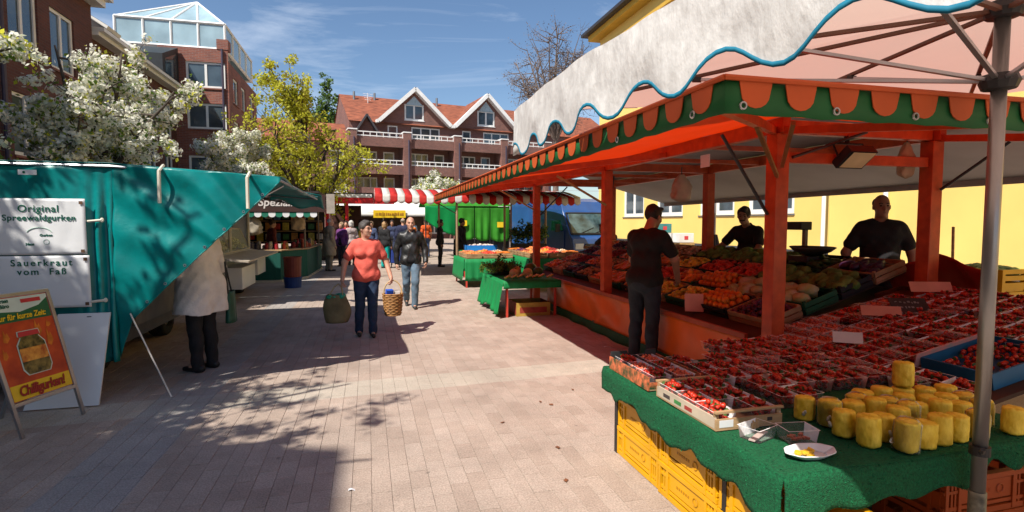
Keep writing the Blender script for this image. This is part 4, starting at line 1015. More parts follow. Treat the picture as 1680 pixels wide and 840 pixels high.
# ---- A-shaped advertising stand
sg = thing('advertising_stand', 'A-shaped poster stand advertising Chilligurken with a pickle jar', 'sign', (-2.5, 5.15, 0))
A, Bp, U = Vector((-2.57, 4.91, 0)), Vector((-2.39, 5.42, 0)), Vector((-.15, -.16, 1.1))
Wd = Bp - A
SP = lambda s, t, o=0.0: A + Wd * s + U * t + SN * o
SN = Wd.cross(U).normalized()
if SN.x < 0: SN = -SN
def sbar(mb, s0, t0, s1, t1, w=.03, d=.025): mb.beam(SP(s0, t0), SP(s1, t1), w, d, SN)
m = MB(); sbar(m, 0, .24, 0, 1.0); sbar(m, 1, .24, 1, 1.0); sbar(m, -.02, .24, 1.02, .24); sbar(m, -.02, 1.0, 1.02, 1.0); m.build('frame', M_ALU, sg, bevel=.004)
for s in (.0, 1.0): m = MB(); m.beam(SP(s, 0.004), SP(s, .228), .026, .022, SN); m.build('leg', M_ALU, sg)
hz = A + U; back = Vector((-.62, .05, 0))
for s in (.0, 1.0): m = MB(); m.beam(SP(s, 1.0, -.03), A + Wd * s + back + Vector((0, 0, .004)), .026, .022, SN); m.build('rear_leg', M_ALU, sg)
M_RED = mat('poster_red', (.42, .035, .012), .35, .2, 7, c2=(.5, .07, .015)); M_PYEL = mat('poster_yellow', (.78, .52, .02), .35, .06); M_PGRN = mat('poster_green', (.01, .12, .05), .35, .1); M_PWHT = mat('poster_pale', (.55, .66, .62), .35, .08)
def poster(nm, mt, pts, o): m = MB(); m.quad(*[SP(s, t, o) for s, t in pts]); return m.build(nm, mt, sg)
po = poster('poster', M_RED, [(.03, .26), (.97, .26), (.97, .985), (.03, .985)], .004)
poster('yellow_band', M_PYEL, [(.04, .265), (.96, .265), (.96, .375), (.04, .375)], .006)
poster('green_band', M_PGRN, [(.04, .81), (.96, .81), (.96, .98), (.04, .98)], .006)
poster('pale_field', M_PWHT, [(.04, .9), (.5, .875), (.8, .905), (.96, .955), (.96, .98), (.04, .98)], .008)
poster('logo', mat('logo_red', (.5, .03, .04), .4, .1), [(.55, .935), (.85, .935), (.85, .962), (.55, .962)], .010)
SM = lambda s, t, o=.012: frame_m(SP(s, t, o), Wd, U)
text_mesh('Chilligurken!', .092, mat('print_darkred', (.32, .02, .015), .4, .1), 'lettering', sg, SM(.5, .322) @ Matrix.Diagonal((.9, 1.2, 1, 1)), bold=.003, space=.92)
text_mesh('nur für kurze Zeit:', .056, M_PYEL, 'lettering', sg, SM(.5, .845) @ Matrix.Diagonal((.95, 1.1, 1, 1)), bold=.0014)
text_mesh('Garten', .042, M_GTXT, 'lettering', sg, SM(.28, .962) @ Matrix.Diagonal((.9, 1.0, 1, 1)), bold=.001)
text_mesh('Büro', .042, M_GTXT, 'lettering', sg, SM(.30, .925) @ Matrix.Diagonal((.9, 1.0, 1, 1)), bold=.001)
jar = [(-.16, .70), (-.15, .735), (.15, .735), (.16, .70), (.13, .69), (.20, .64), (.21, .47), (.16, .425), (-.16, .425), (-.21, .47), (-.20, .64), (-.13, .69)]
cx = .52
j = poster('jar_outline', M_PWHT, [(cx + x * 1.08, t + (.004 if t > .6 else -.006)) for x, t in jar], .008)
poster('jar', mat('jar_print', (.06, .07, .02), .3, .6, 25, c2=(.16, .12, .03)), [(cx + x, t) for x, t in jar], .010)
poster('jar_label', mat('jar_label_print', (.55, .10, .02), .4, .3, 20, c2=(.6, .3, .05)), [(cx - .205, .52), (cx + .205, .52), (cx + .2, .615), (cx - .2, .615)], .012)
poster('jar_lid', mat('logo_red', (.5, .03, .04), .4, .1), [(cx - .16, .70), (cx + .16, .70), (cx + .15, .735), (cx - .15, .735)], .012)
for (x, t, w_, h_) in ((.2, .72, .05, .09), (.68, .74, .06, .12), (.82, .66, .05, .13), (.86, .76, .04, .05), (.12, .6, .04, .08)):
    poster('flame', mat('flame_print', (.56, .16, .015), .4, .3, 14), [(x - w_, t - h_ * .4), (x, t - h_ * .5), (x + w_, t - h_ * .2), (x + w_ * .6, t + h_ * .3), (x + w_ * .1, t + h_ * .1), (x - w_ * .2, t + h_ * .55)], .007)

# ---- white food trailer with glass counter
M_DARKAWN = mat('dark_canvas', (.03, .022, .02), .85, .2)
M_FOODGREEN = mat('salad_green', (.10, .18, .03), .6, .5, 14, c2=(.3, .32, .08))
def heap(mb, c, sx, sy, h, r, n, seed, squash=.8, jit=.12, nseg=(6, 5)):
    q = random.Random(seed)
    for i in range(n):
        x, y = q.uniform(-1, 1), q.uniform(-1, 1); z = h * (1 - .6 * max(abs(x), abs(y))) * q.uniform(.4, 1)
        mb.blob((c[0] + x * sx, c[1] + y * sy, c[2] + z), (r * q.uniform(.85, 1.15), r * q.uniform(.85, 1.15), r * squash), nseg[0], nseg[1], jit, q)
    return mb
ft = thing('food_trailer', 'white food trailer with glass display counter and fold-down shelf', 'trailer', (-3.6, 13, 0))
m = MB(); m.box2((-4.9, 11.1, .42), (-2.85, 15.2, .98)); m.box2((-4.9, 11.1, .99), (-4.4, 15.2, 2.15)); m.box2((-4.39, 15.05, .99), (-2.9, 15.2, 2.15)); m.build('body', M_WPANEL, ft)
m = MB(); m.box2((-2.84, 12.0, .30), (-2.45, 13.3, .74)); m.box2((-2.84, 13.9, .42), (-2.5, 14.9, .80)); m.build('side_box', M_WPANEL, ft, bevel=.01)
m = MB(); m.box((-2.52, 13.2, .93), (.62, 3.6, .035), ry=.10); m.build('shelf', mat('shelf_beige', (.46, .40, .32), .6, .1), ft)
for (y, z) in ((11.5, 1.3), (13.0, 1.35), (14.6, 1.3)):
    m = MB(); heap(m, (-3.2, y, 1.0), .22, .5, .28, .075, 46, int(y * 10)); m.build('salad', [M_FOODGREEN, mat('olive_food', (.2, .16, .05), .5, .4)][int(y) % 2], ft, smooth=True, kind='stuff')
m = MB(); m.quad((-2.88, 11.2, 1.0), (-2.88, 15.0, 1.0), (-3.1, 15.0, 1.5), (-3.1, 11.2, 1.5)); m.build('display_glass', clear_mat('display_glass', (.8, .9, .9), .03, .06), ft)
m = MB()
for y in (11.2, 13.1, 15.0): m.tube([(-2.88, y, 1.0), (-3.1, y, 1.5)], .018, 6); m.tube([(-2.9, y, .99), (-2.9, y, 2.12)], .035, 6)
m.tube([(-3.1, 11.2, 1.5), (-3.1, 15.0, 1.5)], .018, 6); m.tube([(-2.88, 11.2, 1.0), (-2.88, 15.0, 1.0)], .018, 6); m.build('counter_frame', mat('beige_frame', (.5, .46, .38), .5, .1), ft)
m = MB(); m.box2((-5.0, 11.0, 2.16), (-2.7, 15.3, 2.32)); m.build('roof', M_WPANEL, ft)
m = MB(); m.grid(lambda u, v: (-2.7 + .9 * u, 11.0 + 4.3 * v, 2.26 - .15 * u + .02 * math.sin(v * 20) * u), 10, 24); m.build('awning', M_DARKAWN, ft, solid=.008)
for y in (12.9, 14.0): wheel(ft, (-2.95, y, .28), .28, .2)

# ---- delicatessen stall with green counter
ds = thing('delicatessen_stall', 'delicatessen stall with dark green counter and brown lettered fascia', 'stall', (-2.4, 18, 0))
M_DKGREEN = mat('dark_green_cloth', (.003, .075, .055), .7, .15, 3, stretch=(6, 6, .6))
poly = [(-3.6, 16.3), (-2.35, 16.3), (-1.75, 17.3), (-1.6, 20.6), (-2.4, 20.6), (-2.5, 17.5), (-3.6, 17.1)]
m = MB(); m.prism([(x, y, .06) for x, y in poly], (0, 0, .80)); m.build('counter', M_DKGREEN, ds)
m = MB(); cx_, cy_ = -2.5, 18.4; m.prism([(x + (.04 if x > -2.4 else 0), y - .03, .862) for x, y in poly], (0, 0, .03)); m.build('counter_top', M_WOOD, ds)
m = MB(); m.prism([(x + .03, y - .03, 0) for x, y in poly], (0, 0, .055)); m.build('base', mat('base_cream', (.5, .45, .36), .7, .1), ds)
for k, (x, y) in enumerate(((-3.5, 16.4), (-1.8, 17.25), (-1.68, 20.5))): m = MB(); m.tube([(x, y, .9), (x, y, 2.3)], .03, 6); m.build('post', mat('post_brown', (.2, .15, .1), .6, .2), ds)
m = MB(); m.box2((-4.2, 16.1, 1.94), (-1.12, 16.16, 2.42)); fa = m.build('fascia', mat('fascia_brown', (.045, .018, .014), .6, .15), ds)
text_mesh('Spezialitäten', .30, mat('fascia_letters', (.6, .55, .52), .6, .08), 'lettering', fa, frame_m((-2.1, 16.09, 2.19), (1, 0, 0), (0, 0, 1)), bold=.006, shear=.15)
m = MB(); m.box2((-1.10, 16.12, 1.90), (-.88, 16.16, 2.44)); m.build('side_sign', mat('grey_sign', (.34, .30, .26), .6, .15), ds)
m = MB(); m.box2((-4.2, 16.17, 2.46), (-1.3, 20.9, 2.52)); m.build('roof', M_DARKAWN, ds)
for k in range(16):
    m = MB(); m.cur = 0; x = -4.2 + k * .178
    m.prism([(x, 16.12, 1.93)] + [(x + .089 - .089 * math.cos(a), 16.12, 1.86 - .07 * math.sin(a)) for a in [i * math.pi / 6 for i in range(7)]] + [(x + .178, 16.12, 1.93)], (0, .012, 0))
    m.build('valance_scallop', [mat('valance_green', (.01, .16, .10), .7, .1), M_BANNER][k % 2], ds)
m = MB(); m.box2((-4.15, 19.0, .9), (-4.1, 20.9, 2.45)); m.box2((-4.1, 20.85, .9), (-1.5, 20.9, 2.45)); m.build('back_wall', M_DARKAWN, ds)
gc = [(.35, .05, .02), (.4, .22, .04), (.45, .40, .30), (.08, .12, .04), (.3, .02, .03), (.5, .34, .1), (.06, .05, .07)]
q = random.Random(3)
for k in range(44):
    t = q.random(); x, y = (-3.4 + 1.2 * q.random(), 16.45 + .5 * q.random()) if k % 3 == 0 else (-2.28 + .5 * q.random(), 17.5 + 3 * q.random())
    c = gc[q.randrange(7)]; m = MB(); h = q.uniform(.1, .28); r_ = q.uniform(.045, .075)
    m.lathe([(r_, 0), (r_, h * .75), (r_ * .7, h * .85), (r_ * .72, h), (0, h)], 10, (x, y, .893))
    tag(m.build('jar', mat('jar_%d' % gc.index(c), c, .3, .3, 20), None, smooth=False), 'small jar of preserves on the dark green counter', 'jar', 'jars on the delicatessen counter')
def hang_bag(label, c, w, h, mt, group=None):
    t = thing('carrier_bag', label, 'bag', c, group)
    def f(u, v):
        a = 2 * math.pi * u; pr = min(1, .15 + v * 2.2) ** .7 if v < .93 else .8 - (v - .93) * 10; ww = w * max(.05, pr) * (1 + .10 * math.sin(5 * a + 9 * v) + .06 * math.sin(9 * a - 14 * v)); q_ = (abs(math.cos(a)) ** 3 + abs(math.sin(a)) ** 3) ** (-1 / 3)
        return (c[0] + ww * .5 * math.cos(a) * q_, c[1] + ww * .26 * math.sin(a) * q_, c[2] + h * (1 - v) * .98 + .02 * w * math.sin(6 * a) * v)
    m = MB(); m.grid(f, 28, 16); m.build('bag', mt, t, smooth=True)
    m = MB(); m.tube([(c[0], c[1], c[2] + h * .94), (c[0], c[1], c[2] + h * 1.25)], .008, 5); m.build('hook', M_DGREY, t)
    return t
M_BAG = mat('bag_plastic', (.5, .44, .34), .5, .15, 6, transl=.3)
hang_bag('cream carrier bag hanging in the delicatessen stall', (-3.1, 16.35, 1.3), .55, .55, M_BAG)
hang_bag('tan carrier bag hanging beside the cream one', (-1.95, 17.0, 1.42), .36, .45, mat('bag_tan', (.4, .28, .15), .6, .2))
hang_bag('red carrier bag hanging at the white food trailer', (-3.0, 12.6, 1.55), .3, .4, mat('bag_red', (.6, .04, .03), .5, .15, transl=.3))
pc = [(.45, .03, .02), (.5, .4, .06), (.55, .5, .42), (.1, .2, .35), (.05, .16, .05), (.5, .22, .05)]
for k in range(26):
    x, z, y = -3.9 + .28 * (k % 9), 1.15 + .36 * (k // 9), 20.7; m = MB(); m.box((x, y, z), (.2, .16, .27 if k % 2 else .2)); tag(m.build('packet', mat('packet_%d' % (k % 6), pc[k % 6], .5, .3, 12), bevel=.01), '%s packet from the left on the %s shelf at the back of the delicatessen stall' % (('first', 'second', 'third', 'fourth', 'fifth', 'sixth', 'seventh', 'eighth', 'ninth')[k % 9], ('lowest', 'middle', 'top')[k // 9]), 'packet', 'packets in the delicatessen stall')
for z in (1.0, 1.36, 1.72): m = MB(); m.box2((-4.08, 20.55, z - .03), (-1.6, 20.84, z - .006)); m.build('shelf', M_WOOD, ds)
# red and blue tubs
for nm, lab, z0, z1, c in (('tub', 'dark red plastic tub standing on the blue one', .275, .78, (.16, .025, .015)), ('tub', 'blue plastic tub standing on the paving by the green counter', 0, .27, (.012, .04, .17))):
    m = MB(); r0 = .20; m.lathe([(0, z0), (r0, z0), (r0 * 1.08, z1 - .03), (r0 * 1.15, z1 - .03), (r0 * 1.15, z1), (r0 * 1.02, z1), (r0 * .95, z0 + .03), (0, z0 + .03)], 20, (-1.86, 14.85, 0))
    tag(m.build(nm, mat('tub_%.3f' % c[0], c, .5, .15), smooth=False), lab, 'tub')

# ================================================================ ORANGE FRUIT STALL, RIGHT
M_OR = mat('orange_steel', (.48, .06, .012), .45, .16, 9, detail=12, c2=(.52, .075, .016), bump=.1, bscale=40)
M_ORC = mat('orange_canvas', (.66, .13, .035), .7, .10, 1.5, bump=.2, bscale=60, transl=.52, tcol=(.95, .20, .02))
M_ORV = mat('orange_valance', (.62, .11, .025), .6, .12, 3, transl=.15)
M_GRV = mat('green_valance', (.012, .13, .035), .6, .12, 3, transl=.15)
M_ORS = mat('orange_skirt', (.74, .13, .010), .38, .15, 2, bump=.3, bscale=8, transl=.08)
M_GRS = mat('green_skirt', (.01, .09, .03), .6, .2, 3)
M_BRASS = mat('brass_brace', (.38, .25, .10), .4, .2, metal=.7)
M_BLKS = mat('black_steel', (.018, .018, .02), .5, .2)
M_WTARP = mat('white_tarp', (.52, .49, .48), .7, .12, 1.2, transl=.10)
fs = thing('fruit_stall', 'long orange fruit stall with scalloped green and orange canopy', 'stall', (3.4, 4.0, 0))
PY = (4.0, 7.46, 10.93)
for y in PY:
    for x in (3.4, 5.1):
        m = MB(); m.box2((x - .065, y - .065, .0), (x + .065, y + .065, 2.40)); m.build('post', M_OR, fs, bevel=.006)
m = MB(); m.box2((3.36, 3.9, 2.402), (3.44, 11.6, 2.53)); m.box2((5.06, 3.9, 2.402), (5.14, 11.6, 2.53)); m.build('long_beam', M_OR, fs, bevel=.005)
for y in PY:
    m = MB(); m.box2((3.445, y - .04, 2.405), (5.055, y + .04, 2.52)); m.build('cross_beam', M_OR, fs, bevel=.005)
m = MB(); m.box2((3.47, 3.97, 2.16), (5.03, 4.03, 2.25)); m.build('cross_beam', M_OR, fs, bevel=.005)
for y in (4.0, 5.75, 7.46, 9.2, 10.93):            # rafters carrying the front flap
    m = MB(); m.beam((3.35, y, 2.43), (1.46, y - (.0 if y > 4.1 else 1.9), 2.165), .05, .06); m.build('rafter', M_OR, fs)
m = MB(); m.beam((3.4, 4.0, 2.43), (3.4, 2.0, 2.165), .05, .06); m.build('rafter', M_OR, fs)
m = MB(); m.beam((5.1, 4.0, 2.43), (5.1, 2.0, 2.165), .05, .06); m.build('rafter', M_OR, fs)
m = MB(); m.tube([(1.43, 2.0, 2.17), (1.43, 11.7, 2.17)], .018, 6); m.tube([(1.43, 1.98, 2.17), (6.9, 1.98, 2.17)], .018, 6); m.build('edge_rail', M_OR, fs)
for (a, b_) in (((3.34, 3.93, 2.04), (2.50, 3.15, 2.30)), ((3.36, 3.90, 2.12), (2.75, 3.1, 2.31)), ((3.36, 7.4, 1.9), (2.6, 7.4, 2.31)), ((3.36, 10.9, 1.9), (2.6, 10.9, 2.31))):
    m = MB(); m.beam(a, b_, .028, .028); m.build('brace', M_BRASS, fs)
for (a, b_) in (((3.33, 4.02, 1.72), (2.86, 4.02, 2.38)), ((3.5, 7.6, 1.75), (3.9, 8.3, 2.4)), ((3.48, 3.92, 2.20), (4.25, 3.92, 2.44)), ((5.12, 3.92, 1.95), (5.32, 3.5, 2.34)), ((3.5, 11.0, 1.8), (4.1, 11.0, 2.4))):
    m = MB(); m.tube([a, b_], .014, 6); m.build('gas_strut', M_BLKS, fs)
for y in (5.1, 6.3, 8.6, 9.8):
    m = MB(); m.beam((3.44, y, 2.44), (5.06, y, 2.44), .04, .05); m.build('roof_bar', M_OR, fs)
# canopy sheets: front flap, near flap, roof over the goods, white back flap
sag = lambda u, v, k: -.03 * abs(math.sin(math.pi * u * k)) * math.sin(math.pi * v)
def c1(u, v):
    x = 1.4 + 2.0 * v; y0 = 1.95 + 2.0 * v; y = y0 + (11.75 - y0) * u; return (x, y, 2.215 + .325 * v + sag(u, v, 5) + .006 * math.sin(y * 7 + x * 5))
m = MB(); m.grid(c1, 70, 14); m.build('front_canopy', M_ORC, fs, smooth=True, solid=.005)
def c2(u, v):
    y = 1.95 + 2.0 * v; x0, x1 = 1.4 + 2.0 * v, 7.1 - 2.0 * v; x = x0 + (x1 - x0) * u; return (x, y, 2.215 + .325 * v + sag(u, v, 3) + .005 * math.sin(x * 7 + y * 5))
m = MB(); m.grid(c2, 50, 14); m.build('end_canopy', M_ORC, fs, smooth=True, solid=.005)
m = MB(); m.grid(lambda u, v: (3.4 + 1.7 * v, 3.95 + 7.8 * u, 2.545 + .25 * math.sin(math.pi * v)), 20, 8); m.build('roof_sheet', M_WTARP, fs, smooth=True, solid=.005)
m = MB(); m.grid(lambda u, v: (5.1 + 1.7 * v, 3.2 + 8.5 * u + (1.4 * v * (1 - u)) * 0, 2.54 - .44 * v + .05 * (1 - u) * v + sag(u, v, 4)), 40, 10); m.build('back_canopy', M_WTARP, fs, smooth=True, solid=.005)
m = MB(); m.grid(lambda u, v: (6.8, 3.2 + 8.5 * u, 2.13 - .10 * v + .045 * (1 - u)), 30, 2); m.build('back_hem', M_WTARP, fs, solid=.005)
m = MB(); m.grid(lambda u, v: (5.6 + 1.9 * v, 1.99 + 1.2 * u, 2.30 + .15 * u - .3 * v), 8, 8); m.build('red_sheet', mat('red_sheet', (.6, .03, .015), .6, .1, transl=.5), fs, solid=.005)
# valances with their scallops
m = MB(); m.grid(lambda u, v: (1.395 - .004 * math.sin(u * 120), 1.945 + 9.8 * u, 2.225 - .138 * v + .004 * math.sin(u * 210) * v), 90, 2); m.build('valance', M_GRV, fs, smooth=True, solid=.004)
m = MB(); m.grid(lambda u, v: (1.395 + 5.7 * u, 1.945 - .004 * math.sin(u * 80), 2.225 - .138 * v + .004 * math.sin(u * 130) * v), 60, 2); m.build('valance', M_GRV, fs, smooth=True, solid=.004)
def scallop_mesh(axis):
    pts = [(-.078, 0.001)] + [(-.078 + .01 * i / 3, -.05 * i / 3) for i in range(1, 4)] + [(.068 * -math.cos(a), -.05 - .058 * math.sin(a)) for a in [k * math.pi / 8 for k in range(1, 8)]] + [(.068, -.05), (.075, -.02), (.078, .001)]
    m = MB()
    if axis == 'y': m.prism([(0, y, z) for y, z in pts], (-.004, 0, 0))
    else: m.prism([(x, 0, z) for x, z in pts], (0, -.004, 0))
    return m.mesh('scallop', M_ORV)
sy_, sx_ = scallop_mesh('y'), scallop_mesh('x')
for k in range(44): o = link('scallop', sy_, fs); o.location = Vector((1.387, 2.09 + k * .22, 2.221)) - fs.location
for k in range(25): o = link('scallop', sx_, fs); o.location = Vector((1.53 + k * .22, 1.937, 2.221)) - fs.location
m = MB(); m.tube([(1.38, 1.93, 2.228), (1.38, 11.75, 2.228)], .012, 6); m.tube([(1.38, 1.93, 2.228), (7.1, 1.93, 2.228)], .012, 6); m.build('valance_piping', M_ORV, fs)
def ring(c, r, t, mt, nm, par, axis='y'):
    m = MB(); pts = [(c[0] + (r * math.cos(a) if axis == 'y' else 0), c[1] + (0 if axis == 'y' else r * math.cos(a)), c[2] + r * math.sin(a)) for a in [k * math.pi / 8 for k in range(17)]]
    m.tube(pts, t, 5, cap=False); return m.build(nm, mt, par)
for x in (1.47, 1.93, 2.36, 2.8): ring((x, 1.931, 2.12), .014, .0045, M_ALU, 'eyelet', fs)
for y in (2.15, 2.9): ring((1.38, y, 2.12), .014, .0045, M_ALU, 'eyelet', fs, 'x')
# front skirt and counter
def skirt(u, v):
    y = 4.25 + 5.65 * u; z = .60 - .46 * v
    w = .028 * math.sin(y * 5.1 + 3 * v) * math.sin(math.pi * v) * (1 if .45 < u < .98 else .35) + .02 * math.exp(-((y - 6.7 - .9 * v) / .10) ** 2) * v - .02 * math.exp(-((y - 8.2 + .5 * v) / .08) ** 2) * v
    return (3.33 - w - .03 * v, y, z)
m = MB(); m.grid(skirt, 110, 12); m.build('skirt', M_ORS, fs, smooth=True, solid=.004)
m = MB(); m.grid(lambda u, v: (3.315 - .025 * v + .02 * math.sin((4.25 + 5.65 * u) * 8) * v, 4.25 + 5.65 * u, .155 - .15 * v), 80, 4); m.build('skirt_hem', M_GRS, fs, smooth=True, solid=.004)
m = MB(); m.grid(lambda u, v: (3.36 + 1.6 * u, 4.2 + .02 * math.sin(u * 12), .60 + .2 * 1.6 * u - (.5 + .2 * u) * v), 10, 4); m.build('end_skirt', M_ORS, fs, solid=.004)
zs = lambda x: .62 + .2 * (x - 3.4)
m = MB(); m.prism([(3.34, 2.3, zs(3.34) - .04), (5.25, 2.3, zs(5.25) - .04), (5.25, 2.3, zs(5.25) - .015), (3.34, 2.3, zs(3.34) - .015)], (0, 8.75, 0)); m.build('display_board', mat('brown_board', (.055, .022, .012), .75, .25, 4), fs)
m = MB(); m.box2((3.31, 4.25, .585), (3.345, 9.9, .635)); m.build('front_ledge', mat('ledge_orange', (.35, .05, .012), .5, .2), fs)
for y in (2.35, 4.4, 6.2, 8.0, 9.7):
    m = MB(); m.box2((5.15, y, 0), (5.2, y + .06, .955)); m.build('leg', M_BLKS, fs)
zd = lambda x: .635 + .33 * (x - 3.6)
m = MB(); m.prism([(3.40, 4.32, zd(3.4) - .035), (5.24, 4.32, zd(5.24) - .035), (5.24, 4.32, zd(5.24) - .012), (3.40, 4.32, zd(3.4) - .012)], (0, 6.75, 0)); m.build('upper_board', mat('brown_board', (.055, .022, .012), .75, .25, 4), fs)
# goods: crates with heaps of produce on the sloping display
SL = -math.atan(.2)
M_CRW = mat('fruit_crate_wood', (.36, .22, .11), .75, .25, 6); M_CRB = mat('fruit_crate_black', (.015, .015, .016), .6, .2); M_CRG = mat('fruit_crate_green', (.01, .09, .04), .55, .15)
PROD = {  # colour, second colour, radius, squash, count
    'oranges': ((0.837, 0.230, 0.016), (0.850, 0.297, 0.020), .040, .97, 0), 'lemons': ((0.743, 0.486, 0.041), (0.837, 0.567, 0.054), .031, .8, 110), 'tomatoes': ((0.486, 0.027, 0.016), (0.567, 0.054, 0.020), .031, .85, 110),
    'peppers': ((0.459, 0.041, 0.016), (0.675, 0.270, 0.027), .042, .95, 70), 'lettuces': ((0.047, 0.121, 0.016), (0.135, 0.216, 0.041), .075, .8, 24), 'cucumbers': ((0.016, 0.061, 0.016), (0.041, 0.108, 0.027), .028, .8, 90),
    'plums': ((0.047, 0.014, 0.038), (0.108, 0.016, 0.054), .026, .9, 130), 'carrots': ((0.743, 0.216, 0.027), (0.608, 0.162, 0.027), .022, .8, 150), 'potatoes': ((0.297, 0.176, 0.081), (0.378, 0.230, 0.121), .033, .75, 100),
    'apples': ((0.405, 0.034, 0.027), (0.567, 0.243, 0.054), .036, .92, 85), 'cauliflowers': ((0.648, 0.567, 0.378), (0.270, 0.297, 0.081), .085, .75, 18), 'mushrooms': ((0.459, 0.324, 0.203), (0.567, 0.432, 0.297), .026, .7, 120),
    'aubergines': ((0.024, 0.008, 0.027), (0.054, 0.016, 0.054), .045, .8, 46), 'grapes': ((0.081, 0.016, 0.047), (0.162, 0.041, 0.081), .014, 1, 260), 'apricots': ((0.743, 0.297, 0.068), (0.810, 0.189, 0.054), .025, .92, 140), 'cherries': ((0.270, 0.011, 0.016), (0.378, 0.027, 0.027), .014, 1, 260)}
crate_me = {}
def crate_mesh(mt, key, lx=.39, ly=.58, h=.12):
    if key in crate_me: return crate_me[key]
    m = MB(); t = .012; m.box2((-lx / 2, -ly / 2, 0), (lx / 2, ly / 2, .012))
    for z0, z1 in ((.02, .062), (.074, h)):
        for s in (-1, 1):
            m.box2((-lx / 2, s * ly / 2 - t / 2, z0), (lx / 2, s * ly / 2 + t / 2, z1)); m.box2((s * lx / 2 - t / 2, -ly / 2 + t, z0), (s * lx / 2 + t / 2, ly / 2 - t, z1))
    for sx in (-1, 1):
        for sy in (-1, 1): m.box2((sx * (lx / 2 - .02) - .012, sy * (ly / 2 - .02) - .012, .012), (sx * (lx / 2 - .02) + .012, sy * (ly / 2 - .02) + .012, h + .01))
    crate_me[key] = m.mesh('crate', mt); return crate_me[key]
prod_me = {}
def produce_mesh(k):
    if k in prod_me: return prod_me[k]
    c, c2, r, sq, n_ = PROD[k]; m = MB()
    if k in ('carrots', 'cucumbers', 'aubergines'):
        q = random.Random(len(k))
        for i in range(n_ // 2):
            a = q.uniform(-.5, .5) + (0 if k != 'cucumbers' else 1.5); p = Vector((q.uniform(-.12, .12), q.uniform(-.2, .2), .04 + q.uniform(.0, .10))); d = Vector((math.cos(a), math.sin(a), q.uniform(-.1, .1))) * (.09 if k != 'aubergines' else .08)
            m.tube([p - d, p - d * .6, p, p + d * .7, p + d], [r * .4, r * .95, r, r * .8, r * .25], 6)
    else: heap(m, (0, 0, .06), .165, .26, .12, r, n_, len(k) * 7 + n_, sq, .10 if k not in ('lettuces', 'cauliflowers') else .3, (7, 5) if n_ < 150 else (5, 4))
    prod_me[k] = m.mesh(k, mat('produce_' + k, c, .38 if k not in ('lettuces', 'cauliflowers', 'mushrooms', 'potatoes') else .75, .3, 9, c2=c2, bump=.5 if k in ('lettuces', 'cauliflowers', 'mushrooms') else 0, bscale=50), True); return prod_me[k]
orange_me = MB().blob((0, 0, 0), (.04, .04, .039), 12, 9).mesh('orange', mat('produce_oranges', (.62, .16, .012), .4, .15, 20, c2=(.70, .22, .015), bump=.15, bscale=200), True)
ROWS = [(4.58, 'plums cauliflowers lettuces aubergines'), (5.2, 'oranges cauliflowers lettuces cucumbers'), (5.82, 'lemons oranges tomatoes lettuces'), (6.44, 'lemons peppers tomatoes lettuces'), (7.06, 'carrots tomatoes lemons lettuces'),
        (7.68, 'carrots apricots carrots mushrooms'), (8.3, 'apricots carrots potatoes mushrooms'), (8.92, 'potatoes potatoes apples peppers'), (9.54, 'aubergines apples cherries tomatoes'), (10.16, 'mushrooms cherries apples plums'), (10.75, 'peppers apples plums apricots')]
COLS = (3.80, 4.21, 4.62, 5.03); ORD = ('front row', 'second row', 'third row', 'back row')
place = {}
for ri, (y, names) in enumerate(ROWS):
    for ci, k in enumerate(names.split()): place.setdefault(k, []).append((ri, ci, y))
for k, L in place.items():
    for idx, (ri, ci, y) in enumerate(L):
        x = COLS[ci]; near = ('at the near end', 'just past the first post', 'in front of the customer', 'beside the customer', 'beyond the customer', 'before the middle post', 'beside the middle post', 'past the middle post', 'towards the far end', 'close to the far end', 'at the far end')[ri]
        t = thing('produce_crate', 'crate of %s in the %s of the orange stall %s' % (k, ORD[ci], near), 'crate', (0, 0, 0), 'produce crates on the orange stall')
        mt, key = ((M_CRW, 'w'), (M_CRB, 'b'), (M_CRG, 'g'))[(ri + ci * 2) % 3]
        link('box', crate_mesh(mt, key), t)
        if k == 'oranges':
            q = random.Random(idx + 4); n_ = 0
            for lay, (nx, ny) in enumerate(((4, 6), (4, 6), (3, 5))):
                for i in range(nx):
                    for j in range(ny):
                        o = link('orange', orange_me, t); o.location = ((i - (nx - 1) / 2) * .083 + q.uniform(-.006, .006), (j - (ny - 1) / 2) * .086 + q.uniform(-.006, .006), .055 + lay * .055); o.rotation_euler = (q.uniform(0, 3), q.uniform(0, 3), 0)
        else: link(k, produce_mesh(k), t, kind='stuff')
        t.location = (x, y, zd(x) - .008); t.rotation_euler = (0, -math.atan(.33), 0)
# price cards
def card(label, c, w, h, yaw, tilt, mt, txt=None, tm=None, cat='price card', group=None):
    t = thing('price_card', label, cat, c, group)
    m = MB(); m.box((c[0], c[1], c[2] + h / 2), (w, .004, h)); o = m.build('card', mt, t)
    m = MB(); m.tube([(c[0], c[1] + .006, c[2] - .05), (c[0], c[1] + .006, c[2] + h * .5)], .004, 5); m.build('spike', M_BLKS, t)
    if txt: text_mesh(txt, h * .36, tm, 'lettering', t, frame_m((c[0], c[1] - .0035, c[2] + h / 2), (1, 0, 0), (0, 0, 1)), bold=.001)
    for k in t.children: pass
    t.rotation_euler = (tilt, 0, yaw); return t
M_CARD = mat('card_orange', (.62, .26, .16), .7, .12, 5); M_CARDW = mat('card_white', (.68, .62, .56), .7, .1, 5); M_SLATE = mat('slate', (.022, .024, .022), .6, .25, 8)
